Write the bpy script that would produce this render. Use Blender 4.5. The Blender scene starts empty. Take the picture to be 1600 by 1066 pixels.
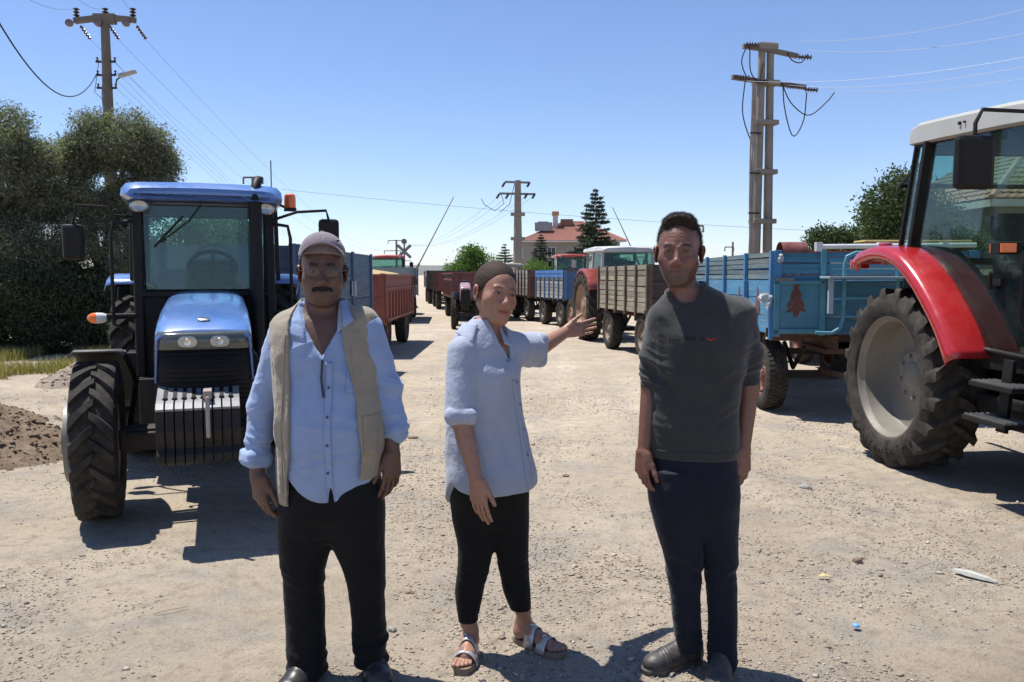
import bpy, math, random
import numpy as np
from mathutils import Vector, Matrix, noise
from mathutils.bvhtree import BVHTree

C = bpy.context.scene.collection
PI = math.pi
random.seed(7)
RNG = np.random.RandomState(7)

# ---------------------------------------------------------------- camera, sky, sun, exposure
CAM_H = 1.6
FPX = 1290.0                      # focal length in pixels of the 1600 px wide photograph
PITCH = math.atan(103.0 / FPX)    # the horizon sits 103 px above the middle
cam_data = bpy.data.cameras.new('camera')
cam = bpy.data.objects.new('camera', cam_data)
C.objects.link(cam)
cam.location = (0, 0, CAM_H)
cam.rotation_euler = (PI / 2 - PITCH, 0, 0)
cam_data.sensor_width = 36.0
cam_data.lens = 36.0 * FPX / 1600.0
cam_data.clip_start = 0.05
cam_data.clip_end = 30000
bpy.context.scene.camera = cam

SHX, SHY = 0.33, -0.19            # ground shift of a shadow per metre of height
SUN_DIR = Vector((-SHX, -SHY, 1.0)).normalized()   # towards the sun
sun_elev = math.asin(SUN_DIR.z)
sun_az = math.atan2(SUN_DIR.x, SUN_DIR.y)          # clockwise from +Y
world = bpy.data.worlds.new('World')
bpy.context.scene.world = world
world.use_nodes = True
wn = world.node_tree
bg = wn.nodes['Background']
sky = wn.nodes.new('ShaderNodeTexSky')
sky.sky_type = 'NISHITA'
sky.sun_disc = False
sky.sun_elevation = sun_elev
sky.sun_rotation = sun_az
sky.altitude = 1000
sky.air_density = 1.0
sky.dust_density = 0.1
sky.ozone_density = 2.0
hs = wn.nodes.new('ShaderNodeHueSaturation')
hs.inputs['Saturation'].default_value = 1.06
wn.links.new(sky.outputs[0], hs.inputs['Color'])
tint = wn.nodes.new('ShaderNodeMix')
tint.data_type = 'RGBA'
tint.blend_type = 'MULTIPLY'
tint.inputs[0].default_value = 1.0
tint.inputs[7].default_value = (1.0, 0.96, 1.06, 1)
wn.links.new(hs.outputs[0], tint.inputs[6])
wn.links.new(tint.outputs[2], bg.inputs[0])
bg.inputs[1].default_value = 0.108
sd = bpy.data.lights.new('sun', 'SUN')
sd.energy = 5.0
sd.angle = math.radians(0.53)
sd.color = (1.0, 0.96, 0.90)
so = bpy.data.objects.new('sun', sd)
C.objects.link(so)
so.rotation_euler = SUN_DIR.to_track_quat('Z', 'Y').to_euler()
so.location = (-20, 10, 60)
vs = bpy.context.scene.view_settings
bpy.context.scene.display_settings.display_device = 'sRGB'
vs.view_transform = 'Standard'
vs.look = 'None'
vs.gamma = 1
vs.use_curve_mapping = False
vs.exposure = 0.50
cy = bpy.context.scene.cycles
cy.max_bounces = 6
cy.transparent_max_bounces = 16
cy.caustics_reflective = False
cy.caustics_refractive = False


def W(px, py, d):
    """point of the place seen at photo pixel (px, py), d metres ahead of the camera"""
    u = (px - 800.0) / FPX
    v = (533.0 - py) / FPX
    ct, st = math.cos(PITCH), math.sin(PITCH)
    y = ct + v * st
    z = -st + v * ct
    s = d / y
    return Vector((u * s, d, CAM_H + z * s))


def GX(px, d):
    return W(px, 430, d).x


# ---------------------------------------------------------------- object helpers
def tag(o, label=None, cat=None, group=None, kind=None):
    if label: o['label'] = label
    if cat: o['category'] = cat
    if group: o['group'] = group
    if kind: o['kind'] = kind
    return o


def thing(name, label, cat, loc=(0, 0, 0), rz=0.0, group=None):
    o = bpy.data.objects.new(name, None)
    C.objects.link(o)
    o.location = loc
    o.rotation_euler = (0, 0, rz)
    o.empty_display_size = 0.2
    return tag(o, label, cat, group)


def part_empty(name, parent, loc=(0, 0, 0), rot=(0, 0, 0)):
    o = bpy.data.objects.new(name, None)
    C.objects.link(o)
    o.parent = parent
    o.location = loc
    o.rotation_euler = rot
    return o


def link(name, me, parent=None, loc=(0, 0, 0), rot=(0, 0, 0)):
    o = bpy.data.objects.new(name, me)
    C.objects.link(o)
    o.parent = parent
    o.location = loc
    o.rotation_euler = rot
    return o


def mesh_from(name, v, f, mats, smooth=False, angle=40, mi=None):
    me = bpy.data.meshes.new(name)
    v = np.asarray(v, dtype=np.float32)
    if isinstance(f, np.ndarray):
        n = f.shape[1]
        me.vertices.add(len(v)); me.vertices.foreach_set('co', v.ravel())
        me.loops.add(f.size); me.loops.foreach_set('vertex_index', f.astype(np.int32).ravel())
        me.polygons.add(len(f))
        me.polygons.foreach_set('loop_start', np.arange(0, f.size, n, dtype=np.int32))
        me.polygons.foreach_set('loop_total', np.full(len(f), n, dtype=np.int32))
        me.update(calc_edges=True)
    else:
        me.from_pydata([tuple(map(float, p)) for p in v], [], f)
        me.update()
    for m in (mats if isinstance(mats, (list, tuple)) else [mats]):
        me.materials.append(m)
    if mi is not None:
        me.polygons.foreach_set('material_index', np.asarray(mi, dtype=np.int32))
    if smooth:
        me.polygons.foreach_set('use_smooth', np.ones(len(me.polygons), dtype=bool))
        if angle and angle < 180:
            me.set_sharp_from_angle(angle=math.radians(angle))
    return me


class MB:
    """collects shapes that become ONE mesh"""
    def __init__(s):
        s.v = []; s.f = []; s.m = []; s.mi = 0

    def add(s, v, f):
        n = len(s.v)
        s.v += [tuple(p) for p in v]
        s.f += [tuple(i + n for i in q) for q in f]
        s.m += [s.mi] * len(f)
        return s

    def box(s, c, size, M=None, taper=None):
        x, y, z = size[0] / 2, size[1] / 2, size[2] / 2
        t = taper or (1, 1)
        vs_ = [(-x, -y, -z), (x, -y, -z), (x, y, -z), (-x, y, -z),
               (-x * t[0], -y * t[1], z), (x * t[0], -y * t[1], z), (x * t[0], y * t[1], z), (-x * t[0], y * t[1], z)]
        out = []
        for p in vs_:
            p = Vector(p)
            if M is not None: p = M @ p
            out.append(p + Vector(c))
        return s.add(out, [(0, 3, 2, 1), (4, 5, 6, 7), (0, 1, 5, 4), (1, 2, 6, 5), (2, 3, 7, 6), (3, 0, 4, 7)])

    def beam(s, a, b, w, h, up=(0, 0, 1)):
        a = Vector(a); b = Vector(b); d = b - a; L = d.length; d.normalize()
        up = Vector(up)
        if abs(d.dot(up)) > 0.98: up = Vector((1, 0, 0))
        x = d.cross(up).normalized(); z = x.cross(d)
        M = Matrix((x, d, z)).transposed()
        return s.box((a + b) / 2, (w, L, h), M)

    def tube(s, pts, r, n=8, closed=False, cap=True):
        pts = [Vector(p) for p in pts]
        rs = r if isinstance(r, (list, tuple)) else [r] * len(pts)
        v = []; f = []
        prev = None
        for i, p in enumerate(pts):
            if closed:
                d = (pts[(i + 1) % len(pts)] - pts[i - 1])
            else:
                d = (pts[min(i + 1, len(pts) - 1)] - pts[max(i - 1, 0)])
            d.normalize()
            if prev is None:
                up = Vector((0, 0, 1)) if abs(d.z) < 0.9 else Vector((1, 0, 0))
                x = d.cross(up).normalized()
            else:
                x = (prev - d * prev.dot(d)).normalized()
            prev = x
            y = d.cross(x)
            for k in range(n):
                a = 2 * PI * k / n
                v.append(p + (x * math.cos(a) + y * math.sin(a)) * rs[i])
        m = len(pts)
        for i in range(m if closed else m - 1):
            j = (i + 1) % m
            for k in range(n):
                l = (k + 1) % n
                f.append((i * n + k, j * n + k, j * n + l, i * n + l))
        if cap and not closed:
            f.append(tuple(range(n))); f.append(tuple(reversed(range((m - 1) * n, m * n))))
        return s.add(v, f)

    def cyl(s, a, b, r, r2=None, n=12):
        return s.tube([a, b], [r, r if r2 is None else r2], n)

    def lathe(s, prof, n=32, axis='X', c=(0, 0, 0), a0=0.0, a1=2 * PI, closed_prof=False):
        """prof: (along axis, radius)"""
        full = abs(a1 - a0 - 2 * PI) < 1e-6
        cnt = n if full else n + 1
        v = []; f = []
        for i in range(cnt):
            a = a0 + (a1 - a0) * i / n
            ca, sa = math.cos(a), math.sin(a)
            for (t, r) in prof:
                if axis == 'X': p = (t, r * ca, r * sa)
                elif axis == 'Y': p = (r * sa, t, r * ca)
                else: p = (r * ca, r * sa, t)
                v.append((p[0] + c[0], p[1] + c[1], p[2] + c[2]))
        m = len(prof)
        for i in range(n):
            j = (i + 1) % cnt if full else i + 1
            for k in range(m if closed_prof else m - 1):
                l = (k + 1) % m
                f.append((i * m + k, j * m + k, j * m + l, i * m + l))
        return s.add(v, f)

    def prism(s, poly, x0, x1, plane='X'):
        """polygon (two coordinates) extruded along the axis `plane`"""
        n = len(poly)
        v = []
        for t in (x0, x1):
            for (a, b) in poly:
                if plane == 'X': v.append((t, a, b))
                elif plane == 'Y': v.append((a, t, b))
                else: v.append((a, b, t))
        f = [tuple(range(n)), tuple(reversed(range(n, 2 * n)))]
        for i in range(n):
            j = (i + 1) % n
            f.append((i, i + n, j + n, j))
        return s.add(v, f)

    def grid(s, rows, flip=False):
        """rows of points -> quads"""
        n = len(rows[0]); v = [p for r in rows for p in r]; f = []
        for i in range(len(rows) - 1):
            for k in range(n - 1):
                q = (i * n + k, i * n + k + 1, (i + 1) * n + k + 1, (i + 1) * n + k)
                f.append(tuple(reversed(q)) if flip else q)
        return s.add(v, f)

    def mesh(s, name, mats, smooth=False, angle=40):
        me = mesh_from(name, s.v, s.f, mats, smooth, angle, s.m if isinstance(mats, (list, tuple)) and len(mats) > 1 else None)
        return me

    def build(s, name, mats, parent=None, smooth=False, angle=40, bevel=0, fix=True, solid=0, loc=(0, 0, 0), rot=(0, 0, 0)):
        me = s.mesh(name, mats, False)
        if fix:
            import bmesh
            bm = bmesh.new(); bm.from_mesh(me)
            bmesh.ops.recalc_face_normals(bm, faces=bm.faces)
            bm.to_mesh(me); bm.free()
        if smooth:
            me.polygons.foreach_set('use_smooth', np.ones(len(me.polygons), dtype=bool))
            if angle < 180: me.set_sharp_from_angle(angle=math.radians(angle))
        o = link(name, me, parent, loc, rot)
        if solid:
            md = o.modifiers.new('solidify', 'SOLIDIFY'); md.thickness = solid; md.offset = 0
        if bevel:
            md = o.modifiers.new('bevel', 'BEVEL'); md.width = bevel; md.segments = 2; md.limit_method = 'ANGLE'
            md.angle_limit = math.radians(35); md.harden_normals = False
        return o


# ---------------------------------------------------------------- materials
def srgb(h):
    h = h.lstrip('#')
    c = [int(h[i:i + 2], 16) / 255 for i in (0, 2, 4)]
    return tuple(x / 12.92 if x <= 0.04045 else ((x + 0.055) / 1.055) ** 2.4 for x in c)


def new_mat(name):
    m = bpy.data.materials.new(name)
    m.use_nodes = True
    nt = m.node_tree
    return m, nt, nt.nodes['Principled BSDF']


def N(nt, t, **kw):
    n = nt.nodes.new(t)
    for k, v in kw.items():
        if k in ('inp',):
            for a, b in v.items():
                n.inputs[a].default_value = b
        else:
            setattr(n, k, v)
    return n


def coords(nt, scale=(1, 1, 1), kind='Object'):
    tc = N(nt, 'ShaderNodeTexCoord')
    mp = N(nt, 'ShaderNodeMapping')
    mp.inputs['Scale'].default_value = scale
    nt.links.new(tc.outputs[kind], mp.inputs['Vector'])
    return mp.outputs[0]


def mixc(nt, fac, a, b, mode='MIX'):
    n = N(nt, 'ShaderNodeMix', data_type='RGBA', blend_type=mode)
    L = nt.links
    for idx, val in ((0, fac), (6, a), (7, b)):
        if hasattr(val, 'is_linked') or isinstance(val, bpy.types.NodeSocket):
            L.new(val, n.inputs[idx])
        else:
            n.inputs[idx].default_value = val if idx == 0 else (tuple(val) + (1,) if len(val) == 3 else val)
    return n.outputs[2]


def ramp(nt, src, p0, p1, c0=(0, 0, 0, 1), c1=(1, 1, 1, 1)):
    r = N(nt, 'ShaderNodeValToRGB')
    r.color_ramp.elements[0].position = p0
    r.color_ramp.elements[1].position = p1
    r.color_ramp.elements[0].color = c0
    r.color_ramp.elements[1].color = c1
    nt.links.new(src, r.inputs[0])
    return r.outputs[0]


def noise_n(nt, vec, scale, detail=4, rough=0.6, dist=0.0):
    n = N(nt, 'ShaderNodeTexNoise')
    n.inputs['Scale'].default_value = scale
    n.inputs['Detail'].default_value = detail
    n.inputs['Roughness'].default_value = rough
    n.inputs['Distortion'].default_value = dist
    nt.links.new(vec, n.inputs['Vector'])
    return n.outputs[0]


def bump(nt, b, h, strength=0.3, dist=0.01):
    n = N(nt, 'ShaderNodeBump')
    n.inputs['Strength'].default_value = strength
    n.inputs['Distance'].default_value = dist
    nt.links.new(h, n.inputs['Height'])
    nt.links.new(n.outputs[0], b.inputs['Normal'])
    return n


_MATS = {}


def paint(name, col, rough=0.5, metal=0.0, wear=0.0, wear_col=(0.10, 0.05, 0.03), dust=0.25, dust_col=(0.36, 0.29, 0.22),
          var=0.12, scale=3.0, bmp=0.1, coat=0.0, spec=0.5):
    """paint/metal/rubber with uneven colour, dust patches, chips of wear"""
    if name in _MATS: return _MATS[name]
    m, nt, b = new_mat(name)
    vec = coords(nt)
    n1 = noise_n(nt, vec, scale, 5, 0.6)
    dark = tuple(c * (1 - var * 2) for c in col); lite = tuple(min(1, c * (1 + var)) for c in col)
    c = mixc(nt, ramp(nt, n1, 0.3, 0.7), dark, lite)
    n2 = noise_n(nt, vec, scale * 2.7, 8, 0.7)
    if dust > 0:
        mul = N(nt, 'ShaderNodeMath', operation='MULTIPLY')
        nt.links.new(ramp(nt, n2, 0.35, 0.75), mul.inputs[0]); mul.inputs[1].default_value = dust
        c = mixc(nt, mul.outputs[0], c, dust_col)
    if wear > 0:
        n3 = noise_n(nt, vec, scale * 6, 8, 0.75, 0.3)
        c = mixc(nt, ramp(nt, n3, 0.66 - wear * 0.22, 0.69 - wear * 0.2), c, wear_col)
    nt.links.new(c, b.inputs['Base Color'])
    r = ramp(nt, n2, 0.3, 0.8, (max(0, rough - 0.08),) * 3 + (1,), (min(1, rough + 0.22),) * 3 + (1,))
    nt.links.new(r, b.inputs['Roughness'])
    b.inputs['Metallic'].default_value = metal
    b.inputs['Specular IOR Level'].default_value = spec
    b.inputs['Coat Weight'].default_value = coat
    b.inputs['Coat Roughness'].default_value = 0.12
    if bmp > 0: bump(nt, b, n2, bmp, 0.01)
    _MATS[name] = m
    return m


def plank_mat(name, col, col2, peel=0.3, grain_axis='Y'):
    """painted or bare boards with streaks along the grain, each object tinted a little differently"""
    if name in _MATS: return _MATS[name]
    m, nt, b = new_mat(name)
    sc = (1, 0.06, 1) if grain_axis == 'Y' else (0.06, 1, 1)
    vec = coords(nt, sc)
    oi = N(nt, 'ShaderNodeObjectInfo')
    add = N(nt, 'ShaderNodeVectorMath', operation='ADD')
    cmb = N(nt, 'ShaderNodeCombineXYZ')
    mul = N(nt, 'ShaderNodeMath', operation='MULTIPLY'); mul.inputs[1].default_value = 37.0
    nt.links.new(oi.outputs['Random'], mul.inputs[0])
    nt.links.new(mul.outputs[0], cmb.inputs[0]); nt.links.new(mul.outputs[0], cmb.inputs[2])
    nt.links.new(vec, add.inputs[0]); nt.links.new(cmb.outputs[0], add.inputs[1])
    v2 = add.outputs[0]
    n1 = noise_n(nt, v2, 14, 6, 0.7)
    n2 = noise_n(nt, v2, 45, 6, 0.8)
    dark = tuple(c * 0.62 for c in col)
    c = mixc(nt, ramp(nt, n1, 0.3, 0.7), dark, col)
    c = mixc(nt, ramp(nt, n2, 0.62 - peel * 0.25, 0.68 - peel * 0.2), c, col2)
    hsv = N(nt, 'ShaderNodeHueSaturation')
    mr = N(nt, 'ShaderNodeMapRange'); mr.inputs[3].default_value = 0.7; mr.inputs[4].default_value = 1.2
    nt.links.new(oi.outputs['Random'], mr.inputs[0]); nt.links.new(mr.outputs[0], hsv.inputs['Value'])
    nt.links.new(c, hsv.inputs['Color'])
    nt.links.new(hsv.outputs[0], b.inputs['Base Color'])
    b.inputs['Roughness'].default_value = 0.75
    bump(nt, b, n2, 0.4, 0.01)
    _MATS[name] = m
    return m


def glass(name, tint, gloss=0.10, rough=0.02, dirt=0.12, top=.65):
    """thin pane: tinted see-through, mirror glance, dust film"""
    if name in _MATS: return _MATS[name]
    m = bpy.data.materials.new(name); m.use_nodes = True
    nt = m.node_tree; nt.nodes.clear()
    out = N(nt, 'ShaderNodeOutputMaterial')
    tr = N(nt, 'ShaderNodeBsdfTransparent'); tr.inputs[0].default_value = tuple(tint) + (1,)
    gl = N(nt, 'ShaderNodeBsdfGlossy'); gl.inputs['Roughness'].default_value = rough
    gl.inputs[0].default_value = (0.9, 0.95, 0.95, 1)
    df = N(nt, 'ShaderNodeBsdfDiffuse'); df.inputs[0].default_value = (0.35, 0.36, 0.33, 1)
    lw = N(nt, 'ShaderNodeLayerWeight'); lw.inputs[0].default_value = .5
    fr = N(nt, 'ShaderNodeMath', operation='POWER'); nt.links.new(lw.outputs['Facing'], fr.inputs[0]); fr.inputs[1].default_value = 4.0
    mr = N(nt, 'ShaderNodeMapRange'); mr.inputs[2].default_value = 1; mr.inputs[3].default_value = gloss * 0.35; mr.inputs[4].default_value = top
    nt.links.new(fr.outputs[0], mr.inputs[0])
    mx = N(nt, 'ShaderNodeMixShader'); nt.links.new(mr.outputs[0], mx.inputs[0])
    nt.links.new(tr.outputs[0], mx.inputs[1]); nt.links.new(gl.outputs[0], mx.inputs[2])
    vec = coords(nt)
    nz = noise_n(nt, vec, 2.5, 6, 0.7)
    mu = N(nt, 'ShaderNodeMath', operation='MULTIPLY'); mu.inputs[1].default_value = dirt
    nt.links.new(ramp(nt, nz, 0.3, 0.75), mu.inputs[0])
    m2 = N(nt, 'ShaderNodeMixShader'); nt.links.new(mu.outputs[0], m2.inputs[0])
    nt.links.new(mx.outputs[0], m2.inputs[1]); nt.links.new(df.outputs[0], m2.inputs[2])
    nt.links.new(m2.outputs[0], out.inputs[0])
    _MATS[name] = m
    return m


def plain(name, col, rough=0.6, metal=0.0, **kw):
    return paint(name, col, rough, metal, dust=kw.pop('dust', 0.0), var=kw.pop('var', 0.05), **kw)
# ---------------------------------------------------------------- smooth implicit surfaces for bodies and clothes
def vnoise(P, seed=0):
    """value noise on an (n,3) array, -1..1"""
    Pi = np.floor(P).astype(np.int64); f = P - Pi; f = f * f * (3 - 2 * f)
    def h(o):
        q = Pi + np.array(o)
        n = (q[:, 0] * 374761393 + q[:, 1] * 668265263 + q[:, 2] * 2147483647 + seed * 1274126177) & 0xffffffff
        n = ((n ^ (n >> 13)) * 1274126177) & 0xffffffff
        n = n ^ (n >> 16)
        return (n & 0xffff) / 32767.5 - 1.0
    r = 0
    for ox in (0, 1):
        for oy in (0, 1):
            for oz in (0, 1):
                w = (f[:, 0] if ox else 1 - f[:, 0]) * (f[:, 1] if oy else 1 - f[:, 1]) * (f[:, 2] if oz else 1 - f[:, 2])
                r = r + w * h((ox, oy, oz))
    return r


def fbm(P, octv=3, seed=0):
    r = 0; a = 1.0; t = 0
    for i in range(octv):
        r = r + a * vnoise(P * (2 ** i) + 17.3 * i, seed + i); t += a; a *= 0.5
    return r / t


class SDF:
    def __init__(s, lo, hi, h):
        s.h = h; s.lo = np.array(lo, dtype=np.float64)
        s.n = np.ceil((np.array(hi) - s.lo) / h).astype(int) + 1
        s.F = np.full(s.n, 0.5, dtype=np.float32)

    def _blk(s, c0, c1):
        a = np.clip(np.floor((np.array(c0) - s.lo) / s.h).astype(int), 0, s.n - 1)
        b = np.clip(np.ceil((np.array(c1) - s.lo) / s.h).astype(int) + 1, 1, s.n)
        if np.any(b - a < 1): return None
        sl = tuple(slice(a[i], b[i]) for i in range(3))
        ax = [(s.lo[i] + s.h * np.arange(a[i], b[i])).astype(np.float32) for i in range(3)]
        return sl, ax[0][:, None, None], ax[1][None, :, None], ax[2][None, None, :]

    def comb(s, c0, c1, fn, k, mode='add'):
        k = max(k, 1e-5)
        B = s._blk(np.array(c0) - k - 2.5 * s.h, np.array(c1) + k + 2.5 * s.h)
        if B is None: return s
        sl, X, Y, Z = B
        d = fn(X, Y, Z).astype(np.float32)
        F = s.F[sl]
        if mode == 'add':
            h = np.maximum(k - np.abs(F - d), 0) / k
            s.F[sl] = np.minimum(F, d) - h * h * k * 0.25
        else:
            d = -d
            h = np.maximum(k - np.abs(F - d), 0) / k
            s.F[sl] = np.maximum(F, d) + h * h * k * 0.25
        return s

    def cap(s, a, b, r1, r2=None, k=0.01, mode='add', flat=None):
        """tapered capsule; flat=(axis vector, squash) narrows it along that vector"""
        a = np.array(a, float); b = np.array(b, float); r2 = r1 if r2 is None else r2
        ab = b - a; L2 = max(float(ab @ ab), 1e-9)
        R = max(r1, r2)
        fv = None
        if flat is not None:
            fv = np.array(flat[0], float); fv /= np.linalg.norm(fv); fs = 1.0 / flat[1] - 1.0
        def fn(X, Y, Z):
            px, py, pz = X - a[0], Y - a[1], Z - a[2]
            t = np.clip((px * ab[0] + py * ab[1] + pz * ab[2]) / L2, 0, 1)
            dx, dy, dz = px - ab[0] * t, py - ab[1] * t, pz - ab[2] * t
            if fv is not None:
                q = (dx * fv[0] + dy * fv[1] + dz * fv[2])
                q2 = q * q * ((fs + 1) ** 2 - 1)
                return np.sqrt(dx * dx + dy * dy + dz * dz + q2) - (r1 + (r2 - r1) * t)
            return np.sqrt(dx * dx + dy * dy + dz * dz) - (r1 + (r2 - r1) * t)
        return s.comb(np.minimum(a, b) - R, np.maximum(a, b) + R, fn, k, mode)

    def ell(s, c, r, k=0.01, R=None, mode='add'):
        c = np.array(c, float); r = np.array(r, float)
        R = np.eye(3) if R is None else np.array(R)
        mr = float(r.max())
        def fn(X, Y, Z):
            px, py, pz = X - c[0], Y - c[1], Z - c[2]
            q = [px * R[0, i] + py * R[1, i] + pz * R[2, i] for i in range(3)]
            k0 = np.sqrt((q[0] / r[0]) ** 2 + (q[1] / r[1]) ** 2 + (q[2] / r[2]) ** 2)
            k1 = np.sqrt((q[0] / r[0] ** 2) ** 2 + (q[1] / r[1] ** 2) ** 2 + (q[2] / r[2] ** 2) ** 2) + 1e-9
            return k0 * (k0 - 1) / k1
        return s.comb(c - mr, c + mr, fn, k, mode)

    def boxr(s, c, half, rnd, k=0.005, R=None, mode='add'):
        c = np.array(c, float); R = np.eye(3) if R is None else np.array(R)
        m = float(np.linalg.norm(half)) + rnd
        def fn(X, Y, Z):
            px, py, pz = X - c[0], Y - c[1], Z - c[2]
            q = [np.abs(px * R[0, i] + py * R[1, i] + pz * R[2, i]) - (half[i] - rnd) for i in range(3)]
            o = np.sqrt(sum(np.maximum(t, 0) ** 2 for t in q))
            return o + np.minimum(np.maximum(np.maximum(q[0], q[1]), q[2]), 0) - rnd
        return s.comb(c - m, c + m, fn, k, mode)

    def loft(s, secs, yaw=0.0, k=0.02, grow=0.0, mode='add', capk=True, zlo=None, zhi=None, cut=None):
        """secs: (z, cx, cy, rx, ry, n, yaw?) horizontal superellipse sections"""
        secs = sorted(secs, key=lambda q: q[0])
        A = np.array([list(q) + ([yaw] if len(q) == 6 else []) for q in secs], float)
        z0 = A[0, 0] if zlo is None else zlo; z1 = A[-1, 0] if zhi is None else zhi
        mx = float(max(A[:, 3].max(), A[:, 4].max())) + grow
        c0 = [A[:, 1].min() - mx, A[:, 2].min() - mx, z0]; c1 = [A[:, 1].max() + mx, A[:, 2].max() + mx, z1]
        def fn(X, Y, Z):
            zz = Z[0, 0, :]
            ip = [smooth_interp(zz, A[:, 0], A[:, i])[None, None, :].astype(np.float32) for i in range(1, 7)]
            cx, cy_, rx, ry, n, yw = ip
            rx = rx + grow; ry = ry + grow
            dx, dy = X - cx, Y - cy_
            cyw, syw = np.cos(yw), np.sin(yw)
            u = dx * cyw + dy * syw; v = -dx * syw + dy * cyw
            q = (np.abs(u / rx) ** n + np.abs(v / ry) ** n) ** (1 / n)
            g = np.sqrt(u * u + v * v) / np.maximum(q, 1e-4)       # radius of the section in this direction
            d = (q - 1) * g * 0.92
            d = np.where(q < 0.2, -0.8 * np.minimum(rx, ry), d)
            d = np.maximum(d, np.maximum(z0 - Z, Z - z1))
            if cut is not None: d = np.maximum(d, cut(X, Y, Z))
            return d
        return s.comb(c0, c1, fn, k, mode)

    def clip(s, fn):
        """keep only where fn<0"""
        ax = [(s.lo[i] + s.h * np.arange(s.n[i])).astype(np.float32) for i in range(3)]
        s.F = np.maximum(s.F, fn(ax[0][:, None, None], ax[1][None, :, None], ax[2][None, None, :]).astype(np.float32))
        return s

    def mesh(s):
        F = s.F; S = F < 0
        nx, ny, nz = s.n
        c = np.zeros((nx - 1, ny - 1, nz - 1), np.uint8)
        for i in (0, 1):
            for j in (0, 1):
                for l in (0, 1):
                    c += S[i:nx - 1 + i, j:ny - 1 + j, l:nz - 1 + l]
        lin = np.flatnonzero((c > 0) & (c < 8))
        dims = (nx - 1, ny - 1, nz - 1)
        I, J, K = np.unravel_index(lin, dims)
        acc = np.zeros((len(lin), 3)); cnt = np.zeros(len(lin))
        cv = {}
        for i in (0, 1):
            for j in (0, 1):
                for l in (0, 1):
                    cv[(i, j, l)] = F[I + i, J + j, K + l].astype(np.float64)
        for ax in range(3):
            o1, o2 = [q for q in range(3) if q != ax]
            for a in (0, 1):
                for b in (0, 1):
                    p = [0, 0, 0]; p[o1] = a; p[o2] = b; q = list(p); q[ax] = 1
                    va, vb = cv[tuple(p)], cv[tuple(q)]
                    m = (va < 0) != (vb < 0)
                    t = np.where(m, va / np.where(m, va - vb, 1), 0)
                    pos = np.zeros((len(lin), 3)); pos[:, o1] = a; pos[:, o2] = b; pos[:, ax] = t
                    acc += pos * m[:, None]; cnt += m
        V = (np.stack([I, J, K], 1) + acc / cnt[:, None]) * s.h + s.lo
        faces = []
        for ax in range(3):
            o1, o2 = [q for q in range(3) if q != ax]
            A = [slice(1, s.n[q] - 1) for q in range(3)]; B = list(A)
            A[ax] = slice(0, s.n[ax] - 1); B[ax] = slice(1, s.n[ax])
            sa, sb = S[tuple(A)], S[tuple(B)]
            E = np.argwhere(sa != sb)
            if len(E) == 0: continue
            e = E.copy()
            off = np.ones(3, int); off[ax] = 0
            e = e + off
            inside = S[e[:, 0], e[:, 1], e[:, 2]]
            def lid(d1, d2):
                q = e.copy(); q[:, o1] -= d1; q[:, o2] -= d2
                l = (q[:, 0] * dims[1] + q[:, 1]) * dims[2] + q[:, 2]
                return np.searchsorted(lin, l)
            Q = np.stack([lid(0, 0), lid(1, 0), lid(1, 1), lid(0, 1)], 1)
            flip = inside if ax != 1 else ~inside
            Q[~flip] = Q[~flip][:, ::-1]
            faces.append(Q)
        return V, np.concatenate(faces)


def smooth_interp(x, xs, ys):
    """monotone-ish cubic through the sections"""
    xs = np.asarray(xs); ys = np.asarray(ys)
    if len(xs) < 3: return np.interp(x, xs, ys)
    m = np.gradient(ys, xs)
    x = np.clip(x, xs[0], xs[-1])
    i = np.clip(np.searchsorted(xs, x) - 1, 0, len(xs) - 2)
    h = xs[i + 1] - xs[i]; t = (x - xs[i]) / h
    return ((2 * t ** 3 - 3 * t ** 2 + 1) * ys[i] + (t ** 3 - 2 * t ** 2 + t) * h * m[i]
            + (-2 * t ** 3 + 3 * t ** 2) * ys[i + 1] + (t ** 3 - t ** 2) * h * m[i + 1])


def vnormals(V, Fq):
    a, b, c, d = (V[Fq[:, i]] for i in range(4))
    n = np.cross(c - a, d - b)
    out = np.zeros_like(V)
    for i in range(4):
        for ax in range(3):
            out[:, ax] += np.bincount(Fq[:, i], n[:, ax], len(V))
    return out / (np.linalg.norm(out, axis=1, keepdims=True) + 1e-12)


def relax(V, Fq, it=1, f=0.5):
    for _ in range(it):
        acc = np.zeros_like(V); cnt = np.zeros(len(V))
        for i in range(4):
            j = (i + 1) % 4
            for p, q in ((i, j), (j, i)):
                for ax in range(3):
                    acc[:, ax] += np.bincount(Fq[:, p], V[Fq[:, q], ax], len(V))
                cnt += np.bincount(Fq[:, p], minlength=len(V))
        V = V + f * (acc / cnt[:, None] - V)
    return V


def sdf_build(s, name, mat, parent, origin, disp=None, it=1, col=None):
    V, Fq = s.mesh()
    V = relax(V, Fq, it)
    nr = vnormals(V, Fq)
    if disp is not None:
        V = V + nr * disp(V, nr)[:, None]
    me = mesh_from(name, V - np.array(origin), Fq, mat, True, 180)
    if col is not None:
        ca = me.color_attributes.new('tone', 'FLOAT_COLOR', 'POINT')
        cc = col(V, nr)
        ca.data.foreach_set('color', np.concatenate([cc, np.ones((len(V), 1))], 1).astype(np.float32).ravel())
    o = link(name, me, parent)
    bvh = BVHTree.FromPolygons([Vector(p) for p in V.tolist()], Fq.tolist()) if s.want_bvh else None
    return o, bvh


SDF.want_bvh = False


def sstep(a, b, x):
    t = np.clip((x - a) / (b - a), 0, 1)
    return t * t * (3 - 2 * t)


def rotm(yaw=0, pitch=0, roll=0):
    return np.array(Matrix.Rotation(yaw, 3, 'Z') @ Matrix.Rotation(pitch, 3, 'X') @ Matrix.Rotation(roll, 3, 'Y'))


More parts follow.
